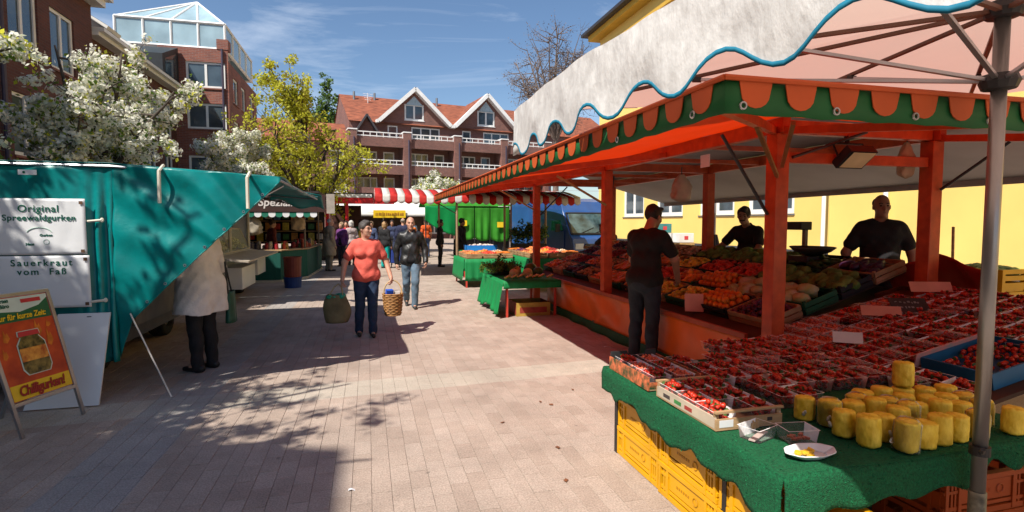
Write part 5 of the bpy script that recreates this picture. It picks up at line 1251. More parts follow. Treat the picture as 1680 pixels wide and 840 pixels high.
# ---- berries at the near end of the stall: punnets on the slope
M_BERRY = mat('strawberry', (.37, .010, .008), .36, .3, 30, c2=(.50, .035, .012)); M_BERRYG = mat('strawberry_cap', (.05, .10, .02), .6, .2); M_RASP = mat('raspberry', (.52, .05, .04), .5, .3, 40, c2=(.7, .18, .08))
M_CLEAR = clear_mat('punnet_plastic', (1, 1, 1), .1, .015)
ORDN = ('first', 'second', 'third', 'fourth', 'fifth', 'sixth', 'seventh', 'eighth', 'ninth', 'tenth', 'eleventh', 'twelfth', 'thirteenth', 'fourteenth')
def berry(m, c, r, rot, cap=True):
    """a strawberry: pointed body, green cap"""
    n = 6; prof = [(0, -1.25), (.45, -.85), (.88, -.1), (.95, .35), (.6, .72), (0, .8)]
    M = Matrix.Rotation(rot[0], 3, 'X') @ Matrix.Rotation(rot[1], 3, 'Y'); c = Vector(c)
    vs = []; 
    for (a, z) in prof:
        if a == 0: vs.append(c + M @ Vector((0, 0, z * r)))
        else: vs += [c + M @ Vector((a * r * math.cos(2 * math.pi * j / n), a * r * math.sin(2 * math.pi * j / n), z * r)) for j in range(n)]
    fs_ = [(0, 1 + (j + 1) % n, 1 + j) for j in range(n)]
    for i in range(3): fs_ += [(1 + i * n + j, 1 + i * n + (j + 1) % n, 1 + (i + 1) * n + (j + 1) % n, 1 + (i + 1) * n + j) for j in range(n)]
    fs_ += [(1 + 3 * n + j, 1 + 3 * n + (j + 1) % n, len(vs) - 1) for j in range(n)]
    m.cur = 0; m.add(vs, fs_)
    if cap:
        m.cur = 1; tp = [c + M @ Vector((.85 * r * math.cos(a), .85 * r * math.sin(a), r * (.86 if k % 2 else .62))) for k, a in enumerate([i * math.pi / 3 for i in range(6)])]
        m.add([c + M @ Vector((0, 0, .98 * r))] + tp, [(0, 1 + i, 1 + (i + 1) % 6) for i in range(6)]); m.cur = 0
    return m
PL, PW, PH = .185, .118, .075
def punnet_meshes(kind, seed):
    q = random.Random(seed); m = MB()
    if kind == 's':
        for lay, n_ in ((.032, 22), (.062, 24), (.084, 10)):
            for i in range(n_):
                f = 1 if lay < .08 else .65
                berry(m, (q.uniform(-1, 1) * (PW / 2 - .017) * f, q.uniform(-1, 1) * (PL / 2 - .017) * f, lay + q.uniform(-.006, .006)), q.uniform(.013, .0175), (q.uniform(0, 6.3), q.uniform(0, 6.3)), q.random() < .6)
        return m.mesh('strawberries', [M_BERRY, M_BERRYG], True)
    for i in range(70): m.blob((q.uniform(-1, 1) * (PW / 2 - .012), q.uniform(-1, 1) * (PL / 2 - .012), .05 + q.uniform(0, .02)), q.uniform(.009, .011), 5, 4, .15, q)
    return m.mesh('raspberries', M_RASP, True)
def tub_mesh(lx, ly, h, mt, name, lip=.004):
    m = MB(); b = .88
    lo = [(sx * lx / 2 * b, sy * ly / 2 * b, .002) for sx, sy in ((-1, -1), (1, -1), (1, 1), (-1, 1))]; hi = [(sx * lx / 2, sy * ly / 2, h) for sx, sy in ((-1, -1), (1, -1), (1, 1), (-1, 1))]; rim = [(sx * (lx / 2 + lip), sy * (ly / 2 + lip), h) for sx, sy in ((-1, -1), (1, -1), (1, 1), (-1, 1))]
    m.add(lo + hi + rim, [(0, 1, 2, 3)] + [(i, (i + 1) % 4, 4 + (i + 1) % 4, 4 + i) for i in range(4)] + [(4 + i, 4 + (i + 1) % 4, 8 + (i + 1) % 4, 8 + i) for i in range(4)]); return m.mesh(name, mt)
TUB = tub_mesh(PW, PL, PH, M_CLEAR, 'container'); SB = [punnet_meshes('s', k) for k in range(5)]; RB = [punnet_meshes('r', k) for k in range(3)]
film = MB(); film.grid(lambda u, v: ((u - .5) * (PW + .012), (v - .5) * (PL + .012), PH + .016 + .012 * math.sin(math.pi * u) * math.sin(math.pi * v) + .004 * math.sin(u * 17 + v * 23)), 6, 8); FILM = film.mesh('film', M_CLEAR, True)
pq = random.Random(12)
def punnet(x, y, z, rz, kind, label, group, slope=True, filmy=False):
    t = thing('berry_punnet', label, 'punnet', (0, 0, 0), group)
    link('container', TUB, t); me = (SB if kind == 's' else RB)[pq.randrange(5 if kind == 's' else 3)]; link('berries', me, t, kind='stuff')
    if filmy: link('film', FILM, t)
    t.location = (x, y, z); t.rotation_euler = Matrix.Rotation(SL if slope else 0, 3, 'Y').to_euler() if not rz else (Matrix.Rotation(SL if slope else 0, 3, 'Y') @ Matrix.Rotation(rz, 3, 'Z')).to_euler()
for i in range(14):
    for j in range(9):
        x, y = 3.44 + i * .135, 2.42 + j * .198
        if 3.55 < x < 4.25 and 2.36 < y < 2.88: continue             # blue crate there
        if x > 4.85 and 3.9 < y < 4.3: continue                     # brown tray there
        if i % 5 == 4 and j % 3 == 1: continue
        rasp = (x < 4.0 and y > 3.45 and y < 4.25) or (4.25 < x < 4.75 and y > 3.85)
        punnet(x + pq.uniform(-.006, .006), y + pq.uniform(-.008, .008), zs(x) - .012, pq.uniform(-.08, .08), 'r' if rasp else 's', ('raspberry' if rasp else 'strawberry') + ' punnet on the slope, %s row from the front, %s from the walkway' % (ORDN[j], ORDN[i]), 'raspberry punnets on the slope' if rasp else 'strawberry punnets on the slope', True, pq.random() < .12)
def tray(name, label, c, lx, ly, h, mt, rz=0, slope=True, cat='tray', t_=.012, flare=0.0):
    t = thing(name, label, cat, (0, 0, 0)); m = MB(); m.box2((-lx / 2, -ly / 2, 0), (lx / 2, ly / 2, t_))
    m.build('base', mt, t)
    for s in (-1, 1):
        m = MB(); m.box((0, s * (ly / 2 - t_ / 2), h / 2 + t_ / 2), (lx, t_, h - t_)); m.build('side', mt, t)
        m = MB(); m.box((s * (lx / 2 - t_ / 2), 0, h / 2 + t_ / 2), (t_, ly - 2 * t_, h - t_)); m.build('end', mt, t)
    t.location = c; t.rotation_euler = (Matrix.Rotation(SL if slope else 0, 3, 'Y') @ Matrix.Rotation(rz, 3, 'Z')).to_euler(); LOCALS.add(t.name); return t
tray('brown_tray', 'empty brown tray at the back of the berry display', (5.02, 4.1, zs(5.02) - .01), .34, .42, .05, mat('tray_brown', (.14, .045, .018), .6, .2))
bt = tray('blue_crate', 'blue crate of loose strawberries with a white and red card edge', (3.9, 2.6, zs(3.9) - .01), .62, .44, .10, mat('crate_blue', (.01, .10, .22), .5, .15))
m = MB(); q = random.Random(77)
for i in range(150): berry(m, (q.uniform(-.28, .28), q.uniform(-.19, .19), .03 + q.uniform(0, .07)), q.uniform(.014, .019), (q.uniform(0, 6), q.uniform(0, 6)), q.random() < .5)
m.build('strawberries', [M_BERRY, M_BERRYG], bt, smooth=True, kind='stuff')
ce = MB(); ce.box((-.02, .225, .085), (.66, .006, .10), rx=.3); ce.build('card_edge', mat('card_printed', (.55, .48, .48), .6, .3, 14, c2=(.6, .2, .18)), bt)
card('large orange price card standing among the raspberry punnets', (4.2, 3.66, .86), .30, .09, -.55, -.5, M_CARD)
card('long orange price card before the brown tray', (4.95, 3.82, 1.02), .36, .10, -.35, -.5, M_CARD)
card('small pale price card among the strawberries', (3.5, 3.32, .74), .20, .085, -.6, -.4, M_CARDW)
card('dark slate price board with chalk writing on the berry display', (4.42, 3.52, .84), .30, .24, -.35, -.85, M_SLATE, cat='price board')
card('pale pink price card held out over the front ledge by the customer', (3.50, 5.34, .66), .20, .20, -.45, -.25, mat('card_pink', (.62, .32, .24), .7, .1))
sl = [o for o in col.objects if o.get('category') == 'price board'][0]; q = random.Random(2); m = MB()
for ln_ in range(3):
    x = -.11
    while x < .10: w_ = q.uniform(.008, .022); m.box((4.42 + x + w_ / 2, 3.5165, 1.03 - .06 * ln_ + q.uniform(-.006, .006)), (w_, .001, q.uniform(.008, .028)), 0, 0, q.uniform(-.5, .5)); x += w_ + q.uniform(.006, .02)
m.build('chalk_marks', mat('chalk', (.22, .22, .2), .9, .3), sl, kind='stuff')
# lamp, bags, label hanging under the roof
fl = thing('flood_lamp', 'black flood lamp hanging from the near cross beam', 'lamp', (4.1, 3.9, 2.15))
m = MB(); m.prism([(3.94, 3.93, 2.12), (4.22, 3.93, 2.12), (4.24, 3.79, 2.25), (3.96, 3.79, 2.25)], (0, .05, .06)); m.build('housing', M_BLKS, fl)
m = MB(); m.quad((3.965, 3.917, 2.127), (4.205, 3.917, 2.127), (4.22, 3.785, 2.24), (3.98, 3.785, 2.24)); m.build('lens', mat('lamp_lens', (.75, .6, .35), .15, .1, spec=.8), fl)
m = MB(); m.tube([(3.93, 3.9, 2.22), (3.93, 3.96, 2.34), (4.25, 3.96, 2.34), (4.25, 3.9, 2.22)], .010, 6); m.tube([(4.09, 3.96, 2.34), (4.09, 3.98, 2.42)], .02, 6); m.build('bracket', M_BLKS, fl)
hang_bag('crumpled pale plastic bag hanging beside the rear corner post', (4.86, 4.05, 2.06), .16, .34, mat('bag_pale', (.55, .40, .26), .5, .15, transl=.3))
hang_bag('bundle of white carrier bags hanging above the customer', (3.72, 6.0, 1.90), .24, .34, mat('bag_white', (.58, .48, .36), .5, .15, transl=.3))
m = MB(); m.box((3.47, 5.15, 2.30), (.006, .16, .13)); tag(m.build('notice', M_WPANEL), 'small white notice fixed on the long orange beam', 'notice')
# market scale
ms = thing('market_scale', 'black market scale with display column and dark weighing pan', 'scale', (4.98, 5.35, 1.15))
m = MB(); m.box2((4.86, 5.2, 1.19), (5.16, 5.5, 1.26)); m.build('base', M_BLKS, ms, bevel=.01)
m = MB(); m.box2((5.1, 5.5, 1.2), (5.14, 5.55, 1.6)); m.build('column', mat('scale_grey', (.2, .16, .13), .5, .1), ms)
m = MB(); m.box2((5.0, 5.46, 1.56), (5.16, 5.74, 1.66)); m.build('display', M_BLKS, ms, bevel=.008)
m = MB(); m.lathe([(.06, 0), (.20, .05), (.26, .10), (.25, .11), (.18, .06), (0, .03)], 20, (5.0, 5.28, 1.262), .8, 1.1); m.build('pan', mat('pan_dark', (.06, .05, .045), .35, .1, metal=.5), ms, smooth=True)

# ================================================================ FOREGROUND TABLES
M_TURF = mat('turf_cloth', (.001, .075, .026), .95, .2, 90, bump=1.0, bscale=170, c2=(.002, .11, .038), detail=6)
def turf_cloth(label, x0, x1, y0, y1, z, hem_l, hem_f, seed):
    """Rough green cloth: flat top plus sides that hang down with a wavy hem."""
    q = random.Random(seed); m = MB(); NU, NV = 44, 60; top = {}
    wob = lambda x, y: .004 * math.sin(9 * x + 5 * y) + .003 * math.sin(17 * y - 6 * x)
    m.grid(lambda u, v: (x0 + (x1 - x0) * u, y0 + (y1 - y0) * v, z + wob(x0 + (x1 - x0) * u, y0 + (y1 - y0) * v)), NU, NV)
    if hem_l:
        m.grid(lambda u, v: (x0 - (.012 + .012 * math.sin(14 * u * (y1 - y0)) * v) * min(1, v * 4), y0 + (y1 - y0) * u, z + wob(x0, y0 + (y1 - y0) * u) - v * hem_l(u)), NV, 8)
    if hem_f:
        m.grid(lambda u, v: (x0 + (x1 - x0) * u, y0 - (.012 + .010 * math.sin(16 * u) * v) * min(1, v * 4), z + wob(x0 + (x1 - x0) * u, y0) - v * hem_f(u)), NU, 8)
    o = m.build('table_cloth', M_TURF, smooth=True, solid=.008)
    # the short pile of the turf: thousands of tiny blades on top and sides
    V = np.array(m.v); Fq = np.array([f for f in m.f]); r = np.random.default_rng(seed); pick = r.integers(0, len(Fq), 26000 if hem_l else 9000); a, b = r.random((2, len(pick), 1))
    Pp = (V[Fq[pick, 0]] * (1 - a) + V[Fq[pick, 1]] * a) * (1 - b) + (V[Fq[pick, 3]] * (1 - a) + V[Fq[pick, 2]] * a) * b
    leaf_cloud('pile', Pp, 1, .006, .011, [M_TURF, mat('turf_blade', (.003, .14, .048), .9, .2, 30), M_TURF], o, seed + 5, kind='stuff')
    return tag(o, label, 'cloth')
TZ = .60
def market_table(label, x0, x1, y0, y1, z, legs=True):
    t = thing('market_table', label, 'table', ((x0 + x1) / 2, (y0 + y1) / 2, 0))
    m = MB(); m.box2((x0, y0, z - .035), (x1, y1, z - .006)); m.build('table_top', M_WOOD, t)
    for x in (x0 + .06, x1 - .06):
        for y in (y0 + .45, y1 - .06): m = MB(); m.box2((x - .02, y - .02, 0), (x + .02, y + .02, z - .036)); m.build('leg', M_BLKS, t)
    return t
market_table('trestle table under the green cloth with strawberries and pineapples', 1.66, 2.655, 1.86, 3.60, TZ)
market_table('second trestle table continuing the front table past the umbrella pole', 2.675, 3.32, 1.90, 3.80, TZ)
turf_cloth('rough green turf cloth over the front table, hanging over yellow crates', 1.635, 2.665, 1.835, 3.615, TZ + .004,
           lambda u: .15 + .022 * math.sin(u * 13 + 1) + .018 * math.sin(u * 31) + .010 * math.sin(u * 67) + .05 * (1 - u), lambda u: .15 + .07 * max(0, 1 - 2.2 * u) + .02 * math.sin(u * 21), 1)
turf_cloth('green turf cloth over the second table behind the umbrella pole', 2.672, 3.335, 1.878, 3.875, TZ + .002, None, lambda u: .10 + .03 * math.sin(u * 17) + .06 * math.exp(-((u - .06) / .05) ** 2), 2)
# yellow plastic crates under the front table
M_YCR = mat('crate_yellow', (.72, .36, .006), .42, .12, 3)
def yellow_crate_parts(t, L=.575, W=.38, h=.20):
    for sx in (-1, 1):                            # long sides: rails, end ribs, pierced panel
        m = MB(); x = sx * (W / 2 - .01)
        m.box2((x - .011, -L / 2, .0), (x + .011, L / 2, .028)); m.box2((x - .016, -L / 2, h - .026), (x + .016, L / 2, h))
        m.box2((x - .008, -L / 2, .040), (x + .008, L / 2, .058)); m.box2((x - .006, -L * .3, .066), (x + .006, L * .3, h - .034)); m.box2((x - .009, -L / 2, .125), (x + .009, -L * .3 - .002, .140)); m.box2((x - .009, L * .3 + .002, .125), (x + .009, L / 2, .140))
        for y in (-L / 2 + .018, -L * .3 - .012, L * .3 + .012, L / 2 - .018): m.box2((x - .014, y - .010, .004), (x + .014, y + .010, h - .004))
        for y in (-.36, -.40, .36, .40): m.box2((x - .007, y * L - .006, .028), (x + .007, y * L + .006, h - .02))
        m.build('long_side', M_YCR, t)
    for sy in (-1, 1):
        m = MB(); y = sy * (L / 2 - .01)
        m.box2((-W / 2 + .02, y - .010, .001), (W / 2 - .02, y + .010, .028)); m.box2((-W / 2 + .02, y - .015, h - .025), (W / 2 - .02, y + .015, h - .001)); m.box2((-W / 2 + .02, y - .007, .045), (W / 2 - .02, y + .007, h - .07))
        for x in (-.12, 0, .12): m.box2((x - .009, y - .012, .004), (x + .009, y + .012, h - .004))
        m.build('short_side', M_YCR, t)
    m = MB(); m.box2((-W / 2 + .02, -L / 2 + .02, .006), (W / 2 - .02, L / 2 - .02, .014)); m.build('base', M_YCR, t)
    m = MB(); r = .022; pts = [(-W / 2 + .001, -.09 + r * math.cos(a), .115 + r * math.sin(a)) for a in [k * math.pi / 8 for k in range(17)]]; m.tube(pts, .0022, 4, cap=False)
    for k in range(6): m.box2((-W / 2 + .002, -.03 + k * .022, .108), (-W / 2 + .0045, -.03 + k * .022 + .013, .122))
    m.build('stamp', mat('crate_stamp', (.42, .19, .004), .5, .1), t, kind='stuff')
yc = None
CR = [(3.245, 0.0, 0), (2.655, 0.0, 1), (2.06, 0.0, 2)]
for (y, dx, k) in CR:
    for lv, nm in ((0, 'lower'), (1, 'upper')):
        lab = '%s yellow plastic crate of the %s stack under the green cloth' % (nm, ('farthest', 'middle', 'nearest')[k])
        loc = (1.90 - .005 * k, y, .004 + lv * .204)
        if yc is None:
            yc = thing('yellow_crate', lab, 'crate', (0, 0, 0), 'yellow crates under the front table'); yellow_crate_parts(yc); yc.location = loc; yc.rotation_euler = (0, 0, .01)
        else: copy_tree(yc, loc, rng.uniform(-.02, .02), lab)
for k, (x, y) in enumerate(((2.95, 2.15), (3.5, 2.2))):
    for lv in (0, 1):
        c = copy_tree(yc, (x, y, .004 + lv * .204), R_(90) + .02, '%s orange plastic crate %s the umbrella pole under the tables' % (('lower', 'upper')[lv], ('just behind', 'further right of')[k]))
        c['group'] = 'orange crates under the tables'; c.name = 'orange_crate'
        for ch in c.children:
            ch.data = ch.data.copy(); ch.data.materials.clear(); ch.data.materials.append(mat('crate_orange', (.42, .07, .012), .45, .12, 3))
# wooden strawberry crate
def wood_crate(label, x0, x1, y0, y1, z, h, rz=0.0):
    t = thing('strawberry_crate', label, 'crate', ((x0 + x1) / 2, (y0 + y1) / 2, z)); th = .010
    m = MB(); m.box2((x0, y0, z + .003), (x1, y1, z + .011)); m.build('base', M_WOOD, t)
    for x in (x0, x1 - th):
        m = MB(); m.box2((x, y0 + th, z + .012), (x + th, y1 - th, z + h * .78)); m.build('side_slat', mat('crate_slat_white', (.50, .42, .32), .7, .15, 4), t)
        m = MB()
        for yy, c_ in ((y0 + .42 * (y1 - y0), 1), (y0 + .60 * (y1 - y0), 0), (y0 + .80 * (y1 - y0), 2)):
            m.cur = c_; m.box2((x - .001, yy - .035, z + h * .28), (x + .0005, yy + .035, z + h * .52))
        m.build('printed_marks', [mat('print_green', (.05, .22, .06), .6, .2), mat('print_red', (.4, .05, .04), .6, .2), mat('print_dark', (.05, .04, .04), .6, .2)], t)
    for y, nm in ((y0, 'near'), (y1 - th, 'far')):
        m = MB(); m.box2((x0, y, z + .012), (x1, y + th, z + h * .68)); m.build('end_panel', M_WOOD, t)
        m = MB(); m.box2((x0 - .004, y - .005, z + h * 1.02), (x1 + .004, y + th + .005, z + h * 1.14)); m.build('end_rail', M_WOOD, t)
        for x in (x0 + .012, x1 - .012): m = MB(); m.box2((x - .012, y + (th + .001 if nm == 'near' else -.013), z + .012), (x + .012, y + (th + .013 if nm == 'near' else -.001), z + h * 1.019)); m.build('corner_block', M_WOOD, t)
    m = MB(); m.box2((x0 + .02, y0 - .0012, z + .018), (x0 + .10, y0 - .0002, z + h * .62)); m.build('paper_label', M_WPANEL, t)
    m = MB(); m.box2((x0 + .30, y0 - .0012, z + .03), (x0 + .33, y0 - .0002, z + h * .55)); m.build('print', mat('print_dark', (.05, .04, .04), .6, .2), t)
    return t
wood_crate('wooden strawberry crate on the front edge of the green cloth', 1.655, 2.045, 2.32, 2.90, TZ + .012, .088)
GP = 'strawberry punnets in the wooden crate'
for i in range(3):
    for j in range(3):
        if j == 0 and i == 1: continue
        punnet(1.725 + i * .125, 2.43 + j * .185, TZ + .025, 0, 's', 'strawberry punnet in the wooden crate, %s row from the near end, %s from the walkway' % (ORDN[j], ORDN[i]), GP, False)
# printed fruit tray with berries beyond it
pt = thing('fruit_tray', 'printed cardboard tray with a black end and red berries at the table corner', 'tray', (1.83, 3.42, TZ + .01)); Z = TZ + .012
m = MB(); m.box2((1.66, 3.0, Z), (2.02, 3.56, Z + .008)); m.build('base', mat('cardboard', (.36, .24, .14), .8, .15), pt)
M_PRT = mat('tray_print', (.04, .16, .06), .55, .6, 26, c2=(.5, .12, .05)); m = MB(); m.box2((1.655, 3.0, Z), (1.664, 3.56, Z + .085)); m.build('side', M_PRT, pt); m = MB(); m.box2((2.016, 3.0, Z), (2.025, 3.56, Z + .085)); m.build('side', M_PRT, pt)
m = MB(); pr = [(1.664, .009), (2.016, .009), (2.016, .12), (1.94, .12), (1.925, .085), (1.80, .085), (1.785, .12), (1.664, .12)]; m.prism([(x, 3.55, Z + z) for x, z in pr], (0, .012, 0)); m.build('far_end', mat('tray_black', (.03, .03, .032), .5, .2), pt)
m = MB(); m.box2((1.664, 3.0, Z + .009), (2.016, 3.01, Z + .05)); m.build('near_end', M_PRT, pt)
for i in range(2):
    for j in range(3): punnet(1.755 + i * .165, 3.09 + j * .185, Z + .012, 0, 'r' if (i + j) % 2 else 's', 'berry punnet in the printed tray, %s from its near end on the %s side' % (ORDN[j], ('walkway', 'berry')[i]), 'punnets in the printed tray', False)
# loose rows of strawberry punnets on the cloth
for i in range(9):
    for j in range(7):
        x, y = 2.14 + i * .134 + .02 * (j % 2), 2.60 + j * .197
        if x < 2.25 and y < 2.95: continue
        if x > 2.42 and y < 2.62 + .0 and x < 3.2: continue
        if x < 2.13 or x > 3.30 or y > 3.84 or (x < 2.6 and y > 3.58): continue
        if (i * 5 + j * 3) % 17 == 0: continue
        punnet(x + pq.uniform(-.01, .01), y + pq.uniform(-.01, .01), TZ + .012, pq.uniform(-.2, .2), 's', 'strawberry punnet on the green cloth, %s row from the front, %s from the walkway' % (ORDN[j], ORDN[i]), 'strawberry punnets on the front tables', False, pq.random() < .12)
# peeled pineapples in film
M_PINE = mat('pineapple_flesh', (.82, .53, .025), .5, .12, 26, c2=(.90, .66, .08), bump=.9, bscale=45, stretch=(1, 1, .5)); M_FILM2 = clear_mat('pineapple_film', (1, .97, .85), .2, .0)
def pine_mesh(k):
    q = random.Random(k); m = MB(); n = 30; H_ = .135; prof = [(0, .002), (.046, .002)] + [(.0545 + .002 * math.sin(math.pi * i / 13), .010 + .119 * i / 13) for i in range(14)] + [(.050, H_), (.012, H_ + .002), (.0, H_ - .002)]
    vs = []; pr = prof[1:-1]
    for r, z in pr:
        for j in range(n): a = 2 * math.pi * j / n; rr = r * (1 - .05 * max(0, math.sin(4 * a + z * 95 + k)) ** 4 + .02 * math.sin(2 * a + k) + q.uniform(-.012, .012)); vs.append((rr * math.cos(a), rr * math.sin(a), z + q.uniform(-.002, .002)))
    c = len(pr); fs_ = [(i * n + j, i * n + (j + 1) % n, (i + 1) * n + (j + 1) % n, (i + 1) * n + j) for i in range(c - 1) for j in range(n)] + [tuple(range(n - 1, -1, -1)), tuple((c - 1) * n + j for j in range(n))]
    m.add(vs, fs_); return m.mesh('flesh', M_PINE, True)
def film_mesh(k):
    q = random.Random(k + 50); m = MB(); n = 16
    m.grid(lambda u, v: ((.0605 + .005 * math.sin(u * 44 + v * 9 + k) * v) * (1 if v < .9 else .6) * math.cos(2 * math.pi * u), (.0605 + .005 * math.sin(u * 51 + k) * v) * (1 if v < .9 else .6) * math.sin(2 * math.pi * u), .004 + .142 * v), n, 6)
    m.blob((.055, -.03, .04), (.022, .012, .012), 6, 5, .4, q); return m.mesh('film', M_FILM2, True)
KNOT = MB().blob((.02, -.058, .05), (.010, .010, .014), 6, 5, .4, random.Random(3)).blob((.03, -.06, .062), (.006, .008, .012), 6, 5, .4, random.Random(4)).mesh('film_knot', mat('film_white', (.75, .72, .62), .35, .1, transl=.3), True)
PM, FM = [pine_mesh(k) for k in range(4)], [film_mesh(k) for k in range(3)]
PINES = [(2.22, 2.36), (2.28, 2.255), (2.235, 2.125), (2.25, 2.0), (2.37, 2.04), (2.365, 1.915), (2.48, 1.925), (2.59, 1.93), (2.71, 1.945), (2.84, 1.945), (2.40, 2.23), (2.505, 2.20), (2.49, 2.065), (2.605, 2.10), (2.70, 2.13),
         (2.80, 2.09), (2.92, 2.08), (3.04, 2.06), (3.07, 1.94), (2.62, 2.38), (2.73, 2.36), (2.625, 2.235), (2.75, 2.245), (2.865, 2.21), (2.98, 2.20), (3.10, 2.19), (2.86, 2.345), (3.0, 2.33), (3.14, 2.32), (2.52, 2.32)]
for k, (x, y) in enumerate(PINES):
    front_ = k < 10; up = k == 26
    lab = ('peeled pineapple lying on top of the others' if up else 'peeled pineapple in the front line on the green cloth, %s from the plate' % ORDN[k] if front_ else 'peeled pineapple in the %s line behind the front, %s from the strawberry crate' % (('second', 'third', 'back')[0 if k < 19 else 1 if k < 25 else 2], ORDN[k - (10 if k < 19 else 19 if k < 25 else 25)]))
    t = thing('pineapple', lab, 'pineapple', (0, 0, 0), 'pineapples in the front line' if front_ else None if up else 'pineapples behind the front line')
    link('flesh', PM[k % 4], t)
    if front_: link('film_knot', KNOT, t)
    if k % 4 == 1: link('film', FM[k % 3], t)
    t.location = (x, y, TZ + .010 + (.135 if up else 0)); t.rotation_euler = (pq.uniform(-.04, .04), pq.uniform(-.04, .04), pq.uniform(0, 6)); s_ = pq.uniform(.84, .97); t.scale = (s_, s_, pq.uniform(.86, 1.06))
t = thing('pineapple', 'peeled pineapple buried under the top one', 'pineapple', (0, 0, 0)); link('flesh', PM[1], t); t.location = (2.86, 2.345, TZ + .008); t.scale = (.98, .98, .94)
# plate of pineapple pieces, clear tubs
pl = thing('plate', 'white oval plate of pineapple pieces on the green cloth', 'plate', (1.885, 1.965, TZ + .01))
m = MB(); n = 28
def pp(a, s, z): r = 1 + .03 * math.cos(8 * a); return (1.885 + .128 * s * r * math.cos(a) * .97, 1.965 + .072 * s * r * math.sin(a), TZ + .012 + z)
m.grid(lambda u, v: pp(2 * math.pi * u, .62 + .38 * v, .004 + .026 * v), n, 5); m.add([pp(2 * math.pi * k / n, .62, .004) for k in range(n)], [tuple(range(n))]); m.build('dish', mat('plate_white', (.75, .75, .77), .35, .04), pl, smooth=True, solid=.004)
q = random.Random(9); m = MB()
for k in range(15):
    a = q.uniform(0, 6.28); r = q.uniform(0, .75); c = (1.88 + .085 * r * math.cos(a), 1.965 + .042 * r * math.sin(a), TZ + .028 + q.uniform(0, .014)); m.box(c, (.03, .018, .015), q.uniform(0, 3), q.uniform(-.4, .4), q.uniform(-.4, .4))
m.build('pineapple_pieces', mat('pineapple_piece', (.72, .43, .03), .35, .15, 30), pl, bevel=.003)
for lab, c, rz, mt_, bits in (('empty clear tub with pale tongs beside the strawberry crate', (1.80, 2.20), .35, None, 'tongs'), ('clear tub with a few sample pieces behind the plate', (1.965, 2.13), -.15, None, 'samples')):
    t = thing('clear_tub', lab, 'tub', (0, 0, 0)); link('container', tub_mesh(.15, .11, .065, M_CLEAR, 'container'), t); m = MB(); q = random.Random(4)
    if bits == 'samples':
        for k in range(9): m.box((q.uniform(-.045, .045), q.uniform(-.03, .03), .012 + q.uniform(0, .01)), (.025, .012, .01), q.uniform(0, 3))
        m.build('pieces', mat('sample_red', (.5, .12, .05), .4, .2), t)
    else:
        m.beam((-.08, -.02, .012), (.08, .01, .012), .03, .006); m.build('handle', mat('tongs_grey', (.5, .4, .36), .4, .1), t)
        m = MB()
        for k in range(5): m.tube([(.03 + .013 * k, .045, .02), (.034 + .013 * k, .05, .05 + .01 * (k % 2))], .0045, 5)
        m.build('prongs', mat('wooden_picks', (.5, .33, .17), .6, .1), t)
    t.location = (*c, TZ + .014); t.rotation_euler = (0, 0, rz)

# ================================================================ WHITE UMBRELLA OVER THE FRONT TABLE
M_UMB = mat('umbrella_canvas', (.70, .70, .69), .9, .11, 13.0, bump=.35, bscale=30, stretch=(2, 2, 1), transl=.22, c2=(.74, .74, .73), tcol=(.7, .68, .66), detail=12)
M_UMBR = mat('umbrella_roof', (.66, .64, .62), .9, .05, 2.0, transl=.33, tcol=(.95, .62, .52))
M_TRIM = mat('blue_trim', (.008, .17, .27), .7, .15, 5)
um = thing('market_umbrella', 'white canvas umbrella with wavy valance and blue edging over the front table', 'umbrella', (2.58, 1.75, 0))
edge = [(.885, 3.30), (.872, 2.95), (.868, 2.6), (.868, 2.22), (.90, 1.85), (.94, 1.50), (1.0, 1.1), (1.07, .7), (1.17, .25), (1.30, -.25)]
def epos(s):
    k = s * (len(edge) - 1); i = min(int(k), len(edge) - 2); f = k - i
    g = lambda j: Vector(edge[max(0, min(len(edge) - 1, j))]); a, b, c, d = g(i - 1), g(i), g(i + 1), g(i + 2)
    return .5 * ((2 * b) + (c - a) * f + (2 * a - 5 * b + 4 * c - d) * f * f + (3 * b - a - 3 * c + d) * f ** 3)
AP = Vector((2.58, 1.75, 2.60))
NE = 120
def hem_z(s): y = epos(s).y; return 2.083 + .043 * math.sin((y - .12) * 2 * math.pi / .38)
def ridge(u): return 2.335 + .004 * math.sin(u * 40)
m = MB(); m.grid(lambda u, v: (epos(u).x - .004 * math.sin(math.pi * v) - .007 * math.sin(epos(u).y * 11 + 4 * v) * v - .006 * math.sin(epos(u).y * 34 + 3 * math.sin(5 * v)) * (.3 + v) * .5, epos(u).y, ridge(u) + (hem_z(u) - ridge(u)) * v), NE, 10); m.build('valance', M_UMB, um, smooth=True)
ex = lambda u, v: epos(u).x - .007 * math.sin(epos(u).y * 11 + 4 * v) * v - .003 * math.sin(epos(u).y * 34 + 3 * math.sin(5 * v)) * (.3 + v)
m = MB(); m.grid(lambda u, v: (ex(u, 1) - .003, epos(u).y, hem_z(u) - .005 + .014 * v), NE, 1); m.build('edging', M_TRIM, um, smooth=True, solid=.003)
cor = [(4.6, -.15, 2.36), (4.75, 3.45, 2.66)]
m = MB(); m.grid(lambda u, v: tuple(Vector((epos(u).x, epos(u).y, ridge(u))).lerp(AP, v) - Vector((0, 0, .05 * math.sin(math.pi * v) * (1 - abs(u - .5) * .4)))), 40, 12); m.build('left_panel', M_UMBR, um, smooth=True)
E0, E1 = Vector((epos(0).x, epos(0).y, ridge(0))), Vector((epos(1).x, epos(1).y, ridge(1)))
def tri(nm, a, b): m = MB(); m.grid(lambda u, v: tuple((Vector(a).lerp(Vector(b), u)).lerp(AP, v)), 16, 10); return m.build(nm, M_UMBR, um, smooth=True)
tri('far_panel', E0, cor[1]); tri('right_panel', cor[1], cor[0]); tri('near_panel', cor[0], E1)
